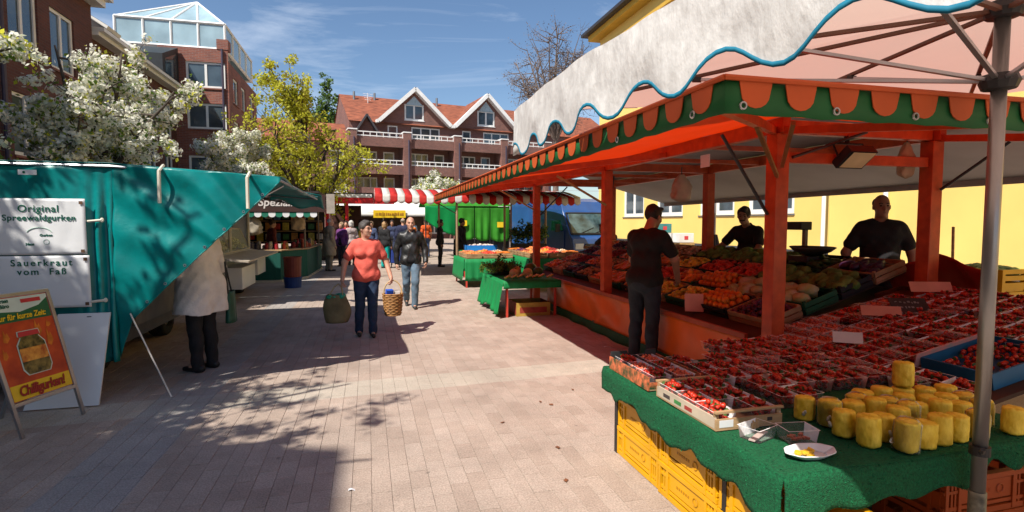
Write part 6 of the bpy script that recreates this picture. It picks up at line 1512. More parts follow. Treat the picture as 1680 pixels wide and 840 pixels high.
def fv(u, v):
    p = E0.lerp(Vector(cor[1]), u * .22); return (p.x, p.y + .01 + .03 * v, p.z - .002 - v * (.27 - .9 * u + .04 * math.sin(u * 20)) * (1 - .4 * u))
m = MB(); m.grid(fv, 16, 6); m.build('far_valance', M_UMB, um, smooth=True, solid=.004)
M_POLE = mat('pole_metal', (.30, .29, .28), .35, .22, 9, metal=.75, stretch=(1, 1, .3))
m = MB(); m.tube([(2.58, 1.75, .46), (2.58, 1.75, 2.58)], .028, 18); m.build('pole', M_POLE, um, smooth=True)
m = MB(); m.tube([(2.58, 1.75, 0), (2.58, 1.75, .47)], .033, 18); m.build('lower_pole', mat('pole_weathered', (.16, .15, .10), .6, .5, 12, c2=(.34, .3, .2)), um, smooth=True)
m = MB(); m.lathe([(.12, 0), (.25, 0), (.25, .05), (.06, .07), (.05, .2), (.04, .2)], 20, (2.58, 1.75, 0.003)); m.build('foot', M_DGREY, um)
m = MB(); m.lathe([(.029, -.02), (.039, -.02), (.039, .02), (.029, .02)], 16, (2.58, 1.75, .655)); m.beam((2.56, 1.72, .66), (2.49, 1.69, .675), .012, .014); m.beam((2.50, 1.69, .675), (2.475, 1.67, .70), .010, .012); m.build('clamp', M_BLKS, um)
for z, nm in ((2.24, 'slider'), (2.535, 'top_hub')):
    m = MB(); m.lathe([(.035, -.035), (.06, -.03), (.072, 0), (.06, .03), (.035, .035)], 12, (2.58, 1.75, z)); m.build(nm, M_BLKS, um)
tg = [E0, Vector((*edge[3], 2.33)), Vector((*edge[6], 2.33)), E1, Vector(cor[0]), Vector((4.7, 1.7, 2.5)), Vector(cor[1]), E0.lerp(Vector(cor[1]), .5)]
for k, p in enumerate(tg):
    h = Vector((2.58, 1.75, 2.535)); e = h.lerp(p - Vector((0, 0, .03)), .97); m = MB(); m.beam(h, e, .022, .016); m.build('rib', mat('rib_brown', (.12, .055, .035), .5, .2), um)
    s0 = Vector((2.58, 1.75, 2.24)); e2 = h.lerp(e, .56) - Vector((0, 0, .012)); m = MB(); m.beam(s0, e2, .018, .014); o = m.build('strut', M_ALU, um)
    m = MB(); m.beam(e2 + (s0 - e2) * .0, e2 + (s0 - e2).normalized() * .045, .026, .024); m.build('joint', M_BLKS, um)
# litter on the paving
for k, (x, y, c) in enumerate(((1.32, 3.71, 0), (1.2, 3.21, 0), (1.58, 4.62, 0), (1.51, 4.72, 0), (1.93, 4.99, 0), (1.05, 4.3, 0))):
    m = MB(); q = random.Random(k); a = q.uniform(0, 6); m.grid(lambda u, v: (x + .035 * ((u - .5) * math.cos(a) - (v - .5) * .6 * math.sin(a)), y + .035 * ((u - .5) * math.sin(a) + (v - .5) * .6 * math.cos(a)), .006 + .006 * math.sin(3 * u) * (u - .2) + .004 * v), 4, 3)
    tag(m.build('fallen_leaf', mat('dry_leaf', (.16, .06, .025), .8, .3), solid=.001), ['small dry leaf on the paving close to the yellow crates', 'small dry leaf on the paving nearest the picture edge', 'dry leaf beside its twin before the pale band', 'dry leaf left of its twin before the pale band', 'dry leaf on the paving nearest the pale band', 'dry leaf lying alone in the middle of the paving'][k], 'leaf', 'leaves on the paving')
m = MB(); m.grid(lambda u, v: (-.14 + .05 * u, 3.42 + .022 * v, .006 + .006 * math.sin(5 * u)), 5, 3); tag(m.build('paper_scrap', M_WPANEL, solid=.001), 'white scrap of paper on the shaded paving edge', 'paper')
m = MB(); m.grid(lambda u, v: (3.0 + .10 * u, 6.62 + .02 * v, .006 + .008 * math.sin(4 * u)), 5, 3); tag(m.build('paper_strip', M_WPANEL, solid=.001), 'pale strip of paper at the shadow edge by the orange skirt', 'paper')

# ================================================================ FURTHER STALLS AND THINGS
M_GCL = mat('green_table_cloth', (.004, .22, .06), .65, .15, 3, stretch=(8, 8, .7), transl=.1)
# small table at the far end of the orange stall
tb = thing('side_table', 'low table with bright green cloth at the far end of the orange stall', 'table', (2.8, 9.9, 0))
m = MB(); m.box2((2.25, 9.1, .60), (3.28, 10.75, .625)); m.build('table_top', M_WOOD, tb)
for x, y in ((2.32, 9.18), (3.2, 9.18), (2.32, 10.65), (3.2, 10.65)): m = MB(); m.box2((x - .02, y - .02, 0), (x + .02, y + .02, .599)); m.build('leg', mat('leg_red', (.5, .05, .03), .5, .1), tb)
def gcl(u, v):
    y = 9.08 + 1.7 * u; return (2.235 - .10 * v + .025 * math.sin(y * 22) * v, y - .06 * v * (1 - u), .63 - (.53 + .05 * math.sin(u * 9)) * v)
m = MB(); m.grid(gcl, 60, 10); m.grid(lambda u, v: (2.235 + 1.05 * u, 9.08 + 1.7 * v, .632), 4, 4); m.grid(lambda u, v: (2.235 + 1.05 * u, 9.075 - .008 * math.sin(u * 30) * v, .63 - .12 * v), 30, 3)
tag(m.build('table_cloth', M_GCL, smooth=True, solid=.004), 'bright green cloth hanging over the small table into the sun', 'cloth')
bx = thing('cardboard_box', 'red and yellow cardboard box on the ground under the small table', 'box', (2.8, 9.5, 0))
M_BXY = mat('box_yellow', (.42, .28, .05), .7, .2); M_BXR = mat('box_red', (.3, .05, .03), .7, .3, 9)
m = MB(); m.box2((2.5, 9.2, .004), (3.12, 9.75, .02)); m.build('base', M_BXY, bx)
for y in (9.2, 9.735): m = MB(); m.box2((2.5, y, .021), (3.12, y + .015, .24)); m.build('side', M_BXY, bx)
for x in (2.5, 3.105): m = MB(); m.box2((x, 9.216, .021), (x + .015, 9.734, .24)); m.build('end', M_BXR, bx)
m = MB(); m.box2((2.56, 9.196, .06), (3.06, 9.1995, .16)); m.build('print', M_BXR, bx)
# bananas and melons on it
M_BAN = mat('banana', (.55, .33, .03), .5, .2, 8, c2=(.6, .4, .08)); M_MEL = mat('melon', (.5, .36, .16), .6, .15)
for k in range(7):
    x, y = 2.36 + .13 * k, 9.28 + .05 * (k % 3); t = thing('banana_bunch', 'bunch of bananas, number %s from the walkway on the small green table' % ('one', 'two', 'three', 'four', 'five', 'six', 'seven')[k], 'bananas', (x, y, .64), 'banana bunches on the small table')
    for b in range(4):
        m = MB(); pts = []
        for i in range(6):
            a = -.9 + 1.8 * i / 5; pts.append((x - .04 + .027 * b, y + .075 * math.sin(a), .64 + .035 + .05 * (1 - math.cos(a)) + .012 * b))
        m.tube(pts, [.008, .015, .017, .017, .014, .006], 6); m.build('banana', M_BAN, t, smooth=True)
for k, (x, y, r, mt_) in enumerate(((2.6, 9.75, .09, M_MEL), (2.85, 9.7, .095, M_MEL), (3.08, 9.8, .10, mat('melon_green', (.03, .08, .02), .4, .4, 12)), (3.02, 10.1, .13, mat('melon_green', (.03, .08, .02), .4, .4, 12)), (2.75, 10.15, .10, M_MEL))):
    m = MB(); m.blob((x, y, .632 + r * .92), (r, r, r * .95), 16, 12); tag(m.build('melon', mt_, smooth=True), ['small pale melon beside the bananas', 'second pale melon behind the bananas', 'dark green melon by the stall corner', 'large dark green melon at the back of the small table', 'pale melon in the rear row of the small table'][k], 'melon')
bu = thing('leafy_greens', 'heap of dark leafy greens at the corner of the small table', 'greens', (2.42, 10.3, .63))
m = MB(); m.lathe([(0, 0), (.2, 0), (.24, .07), (.245, .07), (.22, .06), (.19, .01)], 18, (2.5, 10.35, .638)); m.build('bowl', mat('pot_dark', (.03, .02, .02), .6, .1), bu)
q = random.Random(6); leaf_cloud('leaves', [(2.5 + q.gauss(0, .17), 10.35 + q.gauss(0, .2), 0.74 + abs(q.gauss(0, .07))) for _ in range(130)], 18, .07, .05, [M_LEAFD, M_LEAF], bu, 5)
# fruit boxes with oranges stacked in the far part
m = MB()
# ---- market stall with red and white striped awning
M_SR, M_SW = mat('stripe_red', (.52, .02, .015), .7, .12, transl=.25), mat('stripe_white', (.68, .66, .62), .7, .08, transl=.25)
ss = thing('striped_stall', 'market stall with red and white striped awning over the walkway', 'stall', (2.5, 17, 0))
XS0, XS1, YS0, YS1 = .22, 6.4, 16.0, 20.5; NS = 30
for k in range(NS):
    x0, x1 = XS0 + (XS1 - XS0) * k / NS, XS0 + (XS1 - XS0) * (k + 1) / NS
    m = MB(); m.grid(lambda u, v: (x0 + (x1 - x0) * u, YS0 + (YS1 - YS0) * v, 2.43 + .30 * math.sin(math.pi * v) + .02 * math.sin(x0 * 3)), 1, 10)
    m.grid(lambda u, v: (x0 + (x1 - x0) * u, YS0 - .03 * v, 2.43 + .02 * math.sin(x0 * 3) - v * (.19 + .06 * math.sin(math.pi * u))), 6, 3)
    m.build('awning_stripe', [M_SR, M_SW][k % 2], ss, smooth=True, solid=.005)
m = MB()
for k in range(18):
    y0 = YS0 + k * .25; m.cur = k % 2; m.grid(lambda u, v: (XS0 - .02 * v, y0 + .25 * u, 2.43 + .30 * math.sin(math.pi * (y0 + .25 * u - YS0) / 4.5) - v * (.19 + .06 * math.sin(math.pi * u))), 4, 3)
m.build('side_valance', [M_SR, M_SW], ss, smooth=True, solid=.005)
for x, y in ((2.55, 16.1), (5.3, 16.1), (2.55, 20.3), (5.3, 20.3), (4.0, 16.1)): m = MB(); m.tube([(x, y, 0), (x, y, 2.42)], .035, 8); m.build('post', mat('post_tan', (.3, .2, .12), .6, .2), ss)
m = MB(); m.tube([(XS0 + .05, 16.05, 2.40), (XS1, 16.05, 2.40)], .02, 6); m.tube([(XS0 + .05, 16.05, 2.40), (XS0 + .05, 20.4, 2.40)], .02, 6)
for x in (2.55, 5.3): m.tube([(x, 16.1, 1.9), (x - .9, 16.1, 2.4)], .015, 6)
m.build('awning_frame', M_BLKS, ss)
def green_table(label, clab, x0, x1, y0, y1, z, hem=.5):
    t = thing('side_table', label, 'table', ((x0 + x1) / 2, (y0 + y1) / 2, 0)); m = MB(); m.box2((x0, y0, z - .03), (x1, y1, z)); m.build('table_top', M_WOOD, t)
    for x in (x0 + .05, x1 - .05):
        for y in (y0 + .05, y1 - .05): m = MB(); m.box2((x - .02, y - .02, 0), (x + .02, y + .02, z - .031)); m.build('leg', mat('leg_red', (.5, .05, .03), .5, .1), t)
    m = MB(); m.grid(lambda u, v: (x0 - .02 - .05 * v, y0 + (y1 - y0) * u + .015 * math.sin(u * 30) * v, z + .006 - hem * v), 40, 5); m.grid(lambda u, v: (x0 + (x1 - x0) * u, y0 - .02 - .02 * v + .015 * math.sin(u * 40) * v, z + .006 - hem * v), 40, 5); m.grid(lambda u, v: (x0 - .02 + (x1 - x0 + .02) * u, y0 - .02 + (y1 - y0 + .02) * v, z + .006), 3, 3)
    tag(m.build('table_cloth', M_GCL, smooth=True, solid=.004), clab, 'cloth')
green_table('table before the striped stall', 'green cloth over the table before the striped stall', 2.35, 3.6, 13.6, 15.3, .72, .55)
green_table('table with peaches between the two stalls', 'darker green cloth over the table with peaches between the stalls', 3.7, 5.2, 12.4, 15.2, .78, .5)
k2 = ['apricots', 'cherries', 'apples', 'tomatoes', 'plums', 'peppers', 'carrots', 'potatoes', 'mushrooms', 'oranges']
n_ = 0
for i, x in enumerate((2.6, 3.05, 3.42, 3.95, 4.4, 4.85)):
    for j in range(2 if i < 3 else 4):
        y = (13.95 + .66 * j) if i < 3 else (12.75 + .64 * j); k = k2[(i * 3 + j * 2) % 9]
        t = thing('produce_crate', 'crate of %s on the %s, %s from the walkway, %s' % (k, 'table before the striped stall' if i < 3 else 'peach table', ('first', 'second', 'third')[i % 3], ('nearest row', 'second row', 'third row', 'last row')[j]), 'crate', (0, 0, 0), 'produce crates on the farther tables'); n_ += 1
        link('box', crate_mesh(M_CRW, 'w'), t); link(k, produce_mesh(k), t, kind='stuff'); t.location = (x, y, (.73 if i < 3 else .79) + .006); t.rotation_euler = (0, 0, rng.uniform(-.03, .03))
bl = tray('blue_tray', 'bright blue tray of white goods before the green tarpaulins', (3.35, 16.6, .80), .95, .55, .16, mat('tray_blue', (.02, .20, .62), .5, .1), 0, False)
m = MB(); heap(m, (0, 0, .1), .36, .2, .09, .06, 40, 5); m.build('white_goods', mat('white_goods', (.62, .5, .45), .6, .3, 9), bl, smooth=True, kind='stuff')
green_table('table carrying the blue tray', 'green cloth over the table carrying the blue tray', 2.75, 4.0, 16.2, 17.2, .79, .6)
fp = thing('flower_stand', 'dark crate stand heaped with leafy greens before the blue van', 'stand', (4.6, 15.8, 0))
m = MB(); m.box2((4.15, 15.5, 0), (5.15, 16.0, 1.02)); m.build('stand', mat('stand_dark', (.03, .022, .018), .8, .2), fp); q = random.Random(61)
leaf_cloud('leaves', [(4.65 + q.uniform(-.55, .55), 15.75 + q.uniform(-.25, .25), 1.32 + q.gauss(0, .13)) for _ in range(110)], 16, .1, .08, [M_LEAFD, M_LEAFD, M_LEAF], fp, 66)

m = MB(); m.grid(lambda u, v: (2.7 + 3.8 * u, 13.9 + 3.6 * v, 2.50 + .22 * v), 10, 10); m.build('shade_sheet', mat('shade_canvas', (.30, .08, .04), .8, .15), ss, solid=.006)  # added sheet, mostly out of view, to keep the striped valance in shade
# ---- bright green tarpaulin stall
M_BG = mat('bright_green_tarp', (.045, .30, .02), .55, .12, 1.5, transl=.4, c2=(.06, .36, .03)); M_BG2 = mat('emerald_tarp', (.0, .30, .07), .5, .12, 1.5, transl=.35)
gs = thing('green_tarp_stall', 'stall closed with bright green tarpaulins behind the striped awning', 'stall', (4.2, 24.5, 0))
def gt(x0, x1, y, z0l, z0r, mt_, nm):
    m = MB(); m.grid(lambda u, v: (x0 + (x1 - x0) * u, y + .05 * math.sin(u * 14) * v, 2.36 + (((z0l + (z0r - z0l) * u) - .10 * math.sin(math.pi * u)) - 2.36) * v), 24, 12); return m.build(nm, mt_, gs, smooth=True, solid=.006)
gt(2.42, 3.75, 24.0, 1.75, 1.05, M_BG2, 'emerald_tarp'); gt(3.77, 4.6, 24.05, 1.0, .95, M_BG, 'green_tarp'); gt(4.63, 5.3, 24.05, .95, .9, M_BG, 'green_tarp'); gt(5.33, 6.2, 24.05, .9, .85, M_BG, 'green_tarp')
m = MB(); m.grid(lambda u, v: (2.4 + 3.9 * u, 24.0 + 3.0 * v, 2.38 + .25 * math.sin(math.pi * v)), 12, 8); m.build('roof_tarp', M_BG, gs, smooth=True, solid=.006)
for x in (2.45, 3.76, 4.615, 5.315, 6.2): m = MB(); m.tube([(x, 24.12, 0), (x, 24.12, 2.4)], .03, 6); m.build('post', M_BLKS, gs)
for x, z in ((4.1, 1.72), (5.75, 1.65)): m = MB(); m.box2((x - .14, 23.93, z - .22), (x + .14, 23.95, z + .02)); m.build('yellow_sign', M_PYEL, gs)
m = MB(); m.box2((3.8, 24.2, 0), (6.2, 25.0, .9)); m.build('counter', M_BLKS, gs)
# magenta clothes hanging beyond
hc = thing('hanging_garment', 'magenta garment hanging beside the green tarpaulin stall', 'garment', (6.6, 24.4, .95))
m = MB(); m.grid(lambda u, v: (6.45 + .34 * u + .02 * math.sin(v * 8), 24.4 + .05 * math.sin(u * 12), 2.05 - 1.0 * v), 8, 10); m.build('cloth', mat('magenta_cloth', (.45, .01, .22), .8, .15), hc, smooth=True, solid=.02)
m = MB(); m.tube([(6.62, 24.4, 2.04), (6.62, 24.4, 2.3)], .012, 5); m.tube([(6.4, 24.4, 2.04), (6.84, 24.4, 2.04)], .012, 5); m.build('hanger', M_BLKS, hc)
m = MB(); m.tube([(6.0, 24.4, 2.31), (7.4, 24.4, 2.31)], .015, 6); m.tube([(7.4, 24.4, 0), (7.4, 24.4, 2.32)], .02, 6); m.tube([(6.02, 24.45, 2.31), (6.0, 24.45, 0)], .02, 6); tag(m.build('clothes_rail', M_ALU), 'metal clothes rail beside the green tarpaulin stall', 'rail')
# ---- red kiosk and white tent in the background
rk = thing('red_kiosk', 'red framed kiosk with white band at the end of the walkway', 'kiosk', (-.6, 27, 0)); M_KR = mat('kiosk_red', (.55, .012, .012), .45, .1)
for x in (-1.75, -.9): m = MB(); m.box2((x - .07, 26.0, 0), (x + .07, 26.14, 2.5)); m.build('post', M_KR, rk)
m = MB(); m.box2((-1.85, 25.95, 2.5), (1.2, 26.1, 2.78)); m.build('fascia', M_KR, rk); m = MB(); m.box2((-1.9, 25.93, 2.783), (.2, 26.1, 2.93)); m.build('white_band', M_WPANEL, rk)
m = MB(); m.box2((-1.9, 26.12, 2.94), (1.2, 29.0, 3.0)); m.build('roof', M_DARKAWN, rk); m = MB(); m.box2((-1.8, 28.9, 0), (-.3, 29.0, 2.5)); m.build('wall', mat('kiosk_dark', (.06, .02, .015), .7, .3, 3), rk); m = MB(); m.box2((-1.8, 26.2, 0), (-.95, 26.3, .95)); m.build('counter', mat('kiosk_dark', (.06, .02, .015), .7, .3, 3), rk)
wt = thing('white_tent', 'white tent roof with a yellow lettered banner behind the red kiosk', 'tent', (.8, 31.5, 0))
m = MB(); m.grid(lambda u, v: (-1.6 + 4.9 * u, 30.0 + 3.0 * v, 2.15 + .62 * math.sin(math.pi * v / 1.3) + .02 * math.sin(u * 20)), 20, 8); m.grid(lambda u, v: (-1.6 + 4.9 * u, 29.99, 2.15 - .18 * v), 20, 2); m.build('roof', mat('tent_white', (.78, .78, .76), .6, .04, transl=.2), wt, smooth=True, solid=.01)
for x in (-1.5, .8, 3.2): m = MB(); m.tube([(x, 30.05, 0), (x, 30.05, 2.15)], .03, 6); m.build('post', M_ALU, wt)
m = MB(); m.box2((.30, 29.9, 1.90), (1.98, 29.93, 2.30)); m.build('yellow_banner', M_PYEL, wt)
q = random.Random(31); m = MB(); x = .42
while x < 1.85: w_ = q.uniform(.04, .09); m.box2((x, 29.885, 2.02 + q.uniform(-.01, .01)), (x + w_, 29.899, 2.13 + q.uniform(0, .06))); x += w_ + q.uniform(.015, .05)
m.build('illegible_lettering', mat('banner_brown', (.35, .16, .01), .6, .3), wt)
m = MB(); m.box2((-1.5, 32.6, 0), (3.2, 32.7, 2.1)); m.box2((-.9, 30.6, 0), (3.0, 31.3, .95)); m.build('counter', mat('tent_dark', (.07, .04, .03), .8, .3, 2), wt)

# ---- blue van
M_VAN = mat('van_blue', (.02, .075, .24), .35, .12, 2, coat=.3); M_WIND = mat('van_glass', (.02, .05, .06), .05, .5, 3, spec=.6, c2=(.05, .09, .10))
vn = thing('blue_van', 'high-roofed blue delivery van parked behind the orange stall', 'van', (0, 0, 0))
# local frame: front looks along -y, x across
sec = [(-2.55, .45, .95), (-2.6, .75, 1.0), (-2.45, 1.05, 1.0), (-1.75, 1.28, 1.0)]      # y, z, half width along the bonnet line
m = MB()
prof = [(-2.55, .40), (-2.64, .62), (-2.58, 1.06), (-2.38, 1.22), (-1.88, 2.0), (-1.80, 2.10), (-1.62, 2.42), (-1.2, 2.56), (2.65, 2.56), (2.75, 2.45), (2.75, .40)]
hw = [.93, .96, .97, .97, .93, .93, .90, .88, .88, .95, .97]
vs = [(-w, y, z) for (y, z), w in zip(prof, hw)] + [(w, y, z) for (y, z), w in zip(prof, hw)]; n = len(prof)
m.add(vs, [tuple(range(n)), tuple(range(2 * n - 1, n - 1, -1))] + [(i, i + n, (i + 1) % n + n, (i + 1) % n) for i in range(n)]); m.build('body', M_VAN, vn, bevel=.02)
m = MB()
for a_, b2_ in (((-.90, .0), (.90, .0)), ((.90, .0), (.87, .97)), ((.87, .97), (-.87, .97)), ((-.87, .97), (-.90, .0))): m.beam(Vector((a_[0], -2.40 + .50 * a_[1], 1.24 + .78 * a_[1])), Vector((b2_[0], -2.40 + .50 * b2_[1], 1.24 + .78 * b2_[1])), .05, .03, (0, -.78, .5))
m.build('windscreen_seal', M_BLKS, vn)
off = Vector((0, -.78, .50)).normalized() * .03
def vp(x, t, o=.0): y = -2.38 + .50 * t; z = 1.22 + .78 * t; return Vector((x, y, z)) + off * (1.2 + o)
m = MB(); m.quad(vp(-.86, .05), vp(.86, .05), vp(.80, .93), vp(-.80, .93)); m.build('windscreen', M_WIND, vn)
m = MB(); m.beam(vp(-.86, .0, .3), vp(.86, .0, .3), .05, .05); m.beam(vp(-.5, .03, .5), vp(.1, .28, .5), .02, .015); m.beam(vp(.1, .03, .5), vp(.7, .28, .5), .02, .015); m.build('wiper', M_BLKS, vn)
for s in (-1, 1):
    m = MB(); x = s * .975; m.quad((x, -1.95, 1.28), (x, -1.0, 1.28), (x - s * .05, -1.0, 2.0), (x - s * .05, -1.5, 2.0)); m.build('side_window', M_WIND, vn)
    m = MB(); m.box((s * 1.16, -1.85, 1.45), (.16, .10, .30)); m.beam((s * .95, -1.85, 1.35), (s * 1.1, -1.85, 1.35), .03, .03); m.build('mirror', M_BLKS, vn)
    m = MB(); m.box((s * .70, -2.60, .80), (.34, .06, .2)); m.build('headlight', mat('headlight', (.6, .62, .62), .15, .1), vn)
    for y in (-1.75, 1.7): wheel(vn, (s * .86, y, .33), .33, .22)
    m = MB(); m.box((s * .972, -1.45, .9), (.012, 1.1, .9)); m.build('door', M_VAN, vn)
m = MB(); m.box((0, -2.63, .48), (1.9, .12, .2)); m.build('bumper', M_BLKS, vn); m = MB(); m.box((0, -2.63, .82), (.95, .06, .14)); m.build('grille', M_BLKS, vn)
m = MB(); heap(m, (0, -2.12, 1.32), .6, .03, .03, .06, 14, 8); m.build('dashboard_papers', M_CARDW, vn, kind='stuff')
vn.location = (7.5, 20.9, 0); vn.rotation_euler = (0, 0, R_(10))
# ---- goods behind the stall
def stack_crate(label, loc, d, mt, rz=0.0, fill=None, cat='crate'):
    t = thing('stacked_crate', label, cat, (0, 0, 0)); m = MB(); lx, ly, h = d
    m.box2((-lx / 2, -ly / 2, 0), (lx / 2, ly / 2, .02)); m.build('base', mt, t); m = MB()
    for z0, z1 in ((.021, h * .4), (h * .5, h * .72), (h * .8, h)):
        for s in (-1, 1): m.box2((-lx / 2, s * ly / 2 - .008, z0), (lx / 2, s * ly / 2 + .008, z1)); m.box2((s * lx / 2 - .008, -ly / 2 + .01, z0), (s * lx / 2 + .008, ly / 2 - .01, z1))
    for sx in (-1, 1):
        for sy in (-1, 1): m.box((sx * (lx / 2 - .015), sy * (ly / 2 - .015), h / 2), (.05, .05, h))
    m.build('sides', mt, t)
    if fill: m = MB(); heap(m, (0, 0, h * .7), lx * .38, ly * .38, .12, .07, 30, 5); m.build('contents', fill, t, smooth=True, kind='stuff')
    t.location = loc; t.rotation_euler = (0, 0, rz); return t
M_GP = mat('crate_teal', (.0, .26, .18), .5, .1)
def trestle(label, x0, x1, y0, y1, z, mt):
    t = thing('trestle', label, 'table', ((x0 + x1) / 2, (y0 + y1) / 2, 0)); m = MB(); m.box2((x0, y0, z - .04), (x1, y1, z)); m.build('board', mt, t)
    for y in (y0 + .15, y1 - .15):
        m = MB()
        for s in (x0 + .05, x1 - .05): m.beam((s, y, 0), ((x0 + x1) / 2, y, z - .045), .05, .04)
        m.build('leg', mt, t)
trestle('pale trestle carrying the teal crate behind the sellers', 8.2, 9.0, 11.5, 13.4, .78, M_WOOD)
stack_crate('long teal crate on the trestle before the yellow wall', (8.6, 12.2, .782), (.5, 1.25, .17), M_GP)
stack_crate('yellow crate of greens standing on its double behind the umbrella pole', (7.3, 5.0, .84), (.42, .62, .26), M_YCR, .05, M_FOODGREEN)
stack_crate('yellow crate under its double behind the umbrella pole', (7.3, 5.0, .575), (.42, .62, .26), M_YCR, .05)
stack_crate('brown crate carrying the two yellow crates', (7.3, 5.0, .29), (.5, .7, .28), M_CRW, .05); stack_crate('lowest brown crate under the yellow crates', (7.3, 5.0, .004), (.5, .7, .28), M_CRW, .05)
stack_crate('yellow crate on the ground near the moustached seller', (8.3, 10.9, .004), (.5, .7, .28), M_YCR, .05); stack_crate('second yellow crate on top near the moustached seller', (8.3, 10.9, .29), (.5, .7, .28), M_YCR, .0); 
M_WB = mat('white_box', (.68, .66, .64), .7, .1, 3)
q = random.Random(41); spots = [(7.6, 14.0), (8.15, 14.2), (8.7, 13.9), (9.3, 14.3)]
for i, (x, y) in enumerate(spots):
    for lv in range((4, 6, 5, 3)[i]):
        t = thing('carton', '%s carton of the %s stack by the yellow wall' % (('bottom', 'second', 'third', 'fourth', 'fifth', 'sixth')[lv], ('first', 'second', 'third', 'fourth')[i]), 'carton', (x, y, lv * .27), 'cartons stacked by the yellow wall')
        m = MB(); m.box((x + q.uniform(-.02, .02), y, .136 + lv * .27), (.48, .38, .262), q.uniform(-.06, .06)); m.build('box', [M_WB, mat('carton_teal', (.05, .22, .22), .7, .2), M_WB, mat('carton_brown', (.4, .25, .1), .7, .2), M_WB][(i + lv * 2) % 5], t, bevel=.006)
        m = MB(); m.box((x + q.uniform(-.1, .1), y - .196, .14 + lv * .27), (.12, .004, .1)); m.build('print', [mat('print_redd', (.6, .05, .06), .6, .1), M_PYEL, mat('print_dark', (.05, .04, .04), .6, .2)][(i + lv) % 3], t)
# red folded parasol cloth and broom sticks by the rear post
rc = thing('red_cover', 'red folded stall cover slumped against the rear corner post', 'cover', (5.35, 4.0, .95))
m = MB(); m.grid(lambda u, v: (5.26 + .55 * v * (1 - .55 * abs(u - .5) * 2) + .02 * math.sin(u * 22), 3.55 + 1.0 * u + .02 * math.sin(v * 15), 1.35 - .60 * v * (.8 + .4 * abs(u - .4)) - .35 * abs(u - .45)), 20, 14); m.build('cloth', mat('red_cover_cloth', (.42, .02, .012), .5, .2, 4, bump=.4, bscale=8, transl=.15), rc, smooth=True, solid=.01)
for k, (a, b_) in enumerate((((5.6, 4.1, .0), (6.15, 4.55, 1.60)), ((5.5, 4.75, 0), (5.75, 5.0, 1.85)))):
    m = MB(); m.tube([a, b_], .014, 7); m.beam((a[0] - .15, a[1], .03), (a[0] + .15, a[1], .03), .05, .06); tag(m.build('broom', M_WOOD), ['wooden broom leaning outwards behind the red cover', 'wooden broom standing upright beside the bald seller'][k], 'broom')
pk = thing('folded_parasol', 'closed dark parasol standing between the customer and the teal crate', 'parasol', (7.0, 10.0, 0))
m = MB(); m.tube([(7.0, 10.0, 0.02), (7.0, 10.0, 2.2)], .022, 8); m.build('pole', M_ALU, pk); m = MB(); m.grid(lambda u, v: (7.0 + (.05 + .20 * v) * math.cos(2 * math.pi * u) * (1 + .12 * math.sin(u * 50)), 10.0 + (.05 + .20 * v) * math.sin(2 * math.pi * u) * (1 + .12 * math.sin(u * 50)), 1.40 - .95 * v), 40, 8); m.build('canopy', mat('parasol_dark', (.03, .022, .03), .7, .2), pk, smooth=True)
m = MB(); m.lathe([(0, 0), (.22, 0), (.22, .05), (.04, .07)], 16, (7, 10, .002)); m.build('foot', M_DGREY, pk)

# ================================================================ PEOPLE
DEN = (.022, .045, .10)
# woman in coral shirt walking towards us with bag and basket, looking to her left
person('woman in coral T-shirt and jeans carrying a shopping bag and a wicker basket', (-.03, 8.2, 0), 180 + 3, 1.66, 1.12, 'fair', ('short', (.06, .05, .045)), ('tshirt', (.62, .105, .075)), (.018, .035, .075), (.03, .025, .022), female=True, res=.010,
       pose=dict(turn=.75, le=(-.30, -.03, 1.14), lw=(-.36, .10, .90), re=(.31, -.02, 1.14), rw=(.35, .05, .88), hd=((-.1, .15, -1), (.05, .1, -1)), grip=1.0, lk=(-.085, .06, .50), la=(-.085, .04, .085), rk=(.10, .0, .49), ra=(.115, -.08, .09)))
# man in leather jacket
person('man in black leather jacket and faded jeans walking towards us', (.80, 10.75, 0), 180 - 2, 1.74, 1.0, 'fair', ('fringe', (.09, .07, .055)), ('jacket', (.018, .018, .018), .42), (.10, .15, .20), (.03, .03, .03), res=.010,
       pose=dict(le=(-.28, -.05, 1.14), lw=(-.28, .07, .88), re=(.27, -.06, 1.14), rw=(.27, -.02, .86), lk=(-.075, .16, .52), la=(-.06, .14, .085), rk=(.09, -.01, .49), ra=(.08, -.34, .14), toe=((0, 1, 0), (0, 1, -.45)), grip=.8))
# shopping bag and basket
sb = thing('shopping_bag', 'khaki cloth shopping bag with green produce in the woman\'s right hand', 'bag', (-.44, 8.08, .25))
def bagf(u, v):
    a = 2 * math.pi * u; w = (.10 + .10 * math.sin(math.pi * min(1, .12 + .78 * v)) ** .8) * (1 + .06 * math.sin(3 * a + 5 * v)); return (-.44 + w * math.cos(a) * (1.0 - .15 * v), 8.06 + .085 * math.sin(a) * (1 - .3 * v), .24 + .40 * v + .015 * math.sin(2 * a) * v)
m = MB(); m.grid(bagf, 26, 12); m.add([bagf(k / 26, 0) for k in range(26)], [tuple(range(26))]); m.build('bag', mat('khaki_cloth', (.15, .125, .06), .85, .25, 7, bump=.3), sb, smooth=True, solid=.004)
for y in (8.02, 8.11): m = MB(); m.tube([(-.54, y, .62), (-.47, y, .74), (-.41, 8.07, .785), (-.37, y, .74), (-.35, y, .62)], .009, 6); m.build('handle', mat('khaki_strap', (.3, .24, .12), .85, .2), sb)
m = MB(); heap(m, (-.44, 8.06, .58), .10, .04, .09, .045, 14, 3, .7, .3); m.build('produce', mat('bag_greens', (.02, .26, .15), .5, .4, 12), sb, smooth=True, kind='stuff')
wb = thing('wicker_basket', 'brown wicker basket with blue packet in the woman\'s left hand', 'basket', (.34, 8.12, .33)); M_WICK = mat('wicker', (.30, .145, .045), .6, .3, 30)
m = MB()
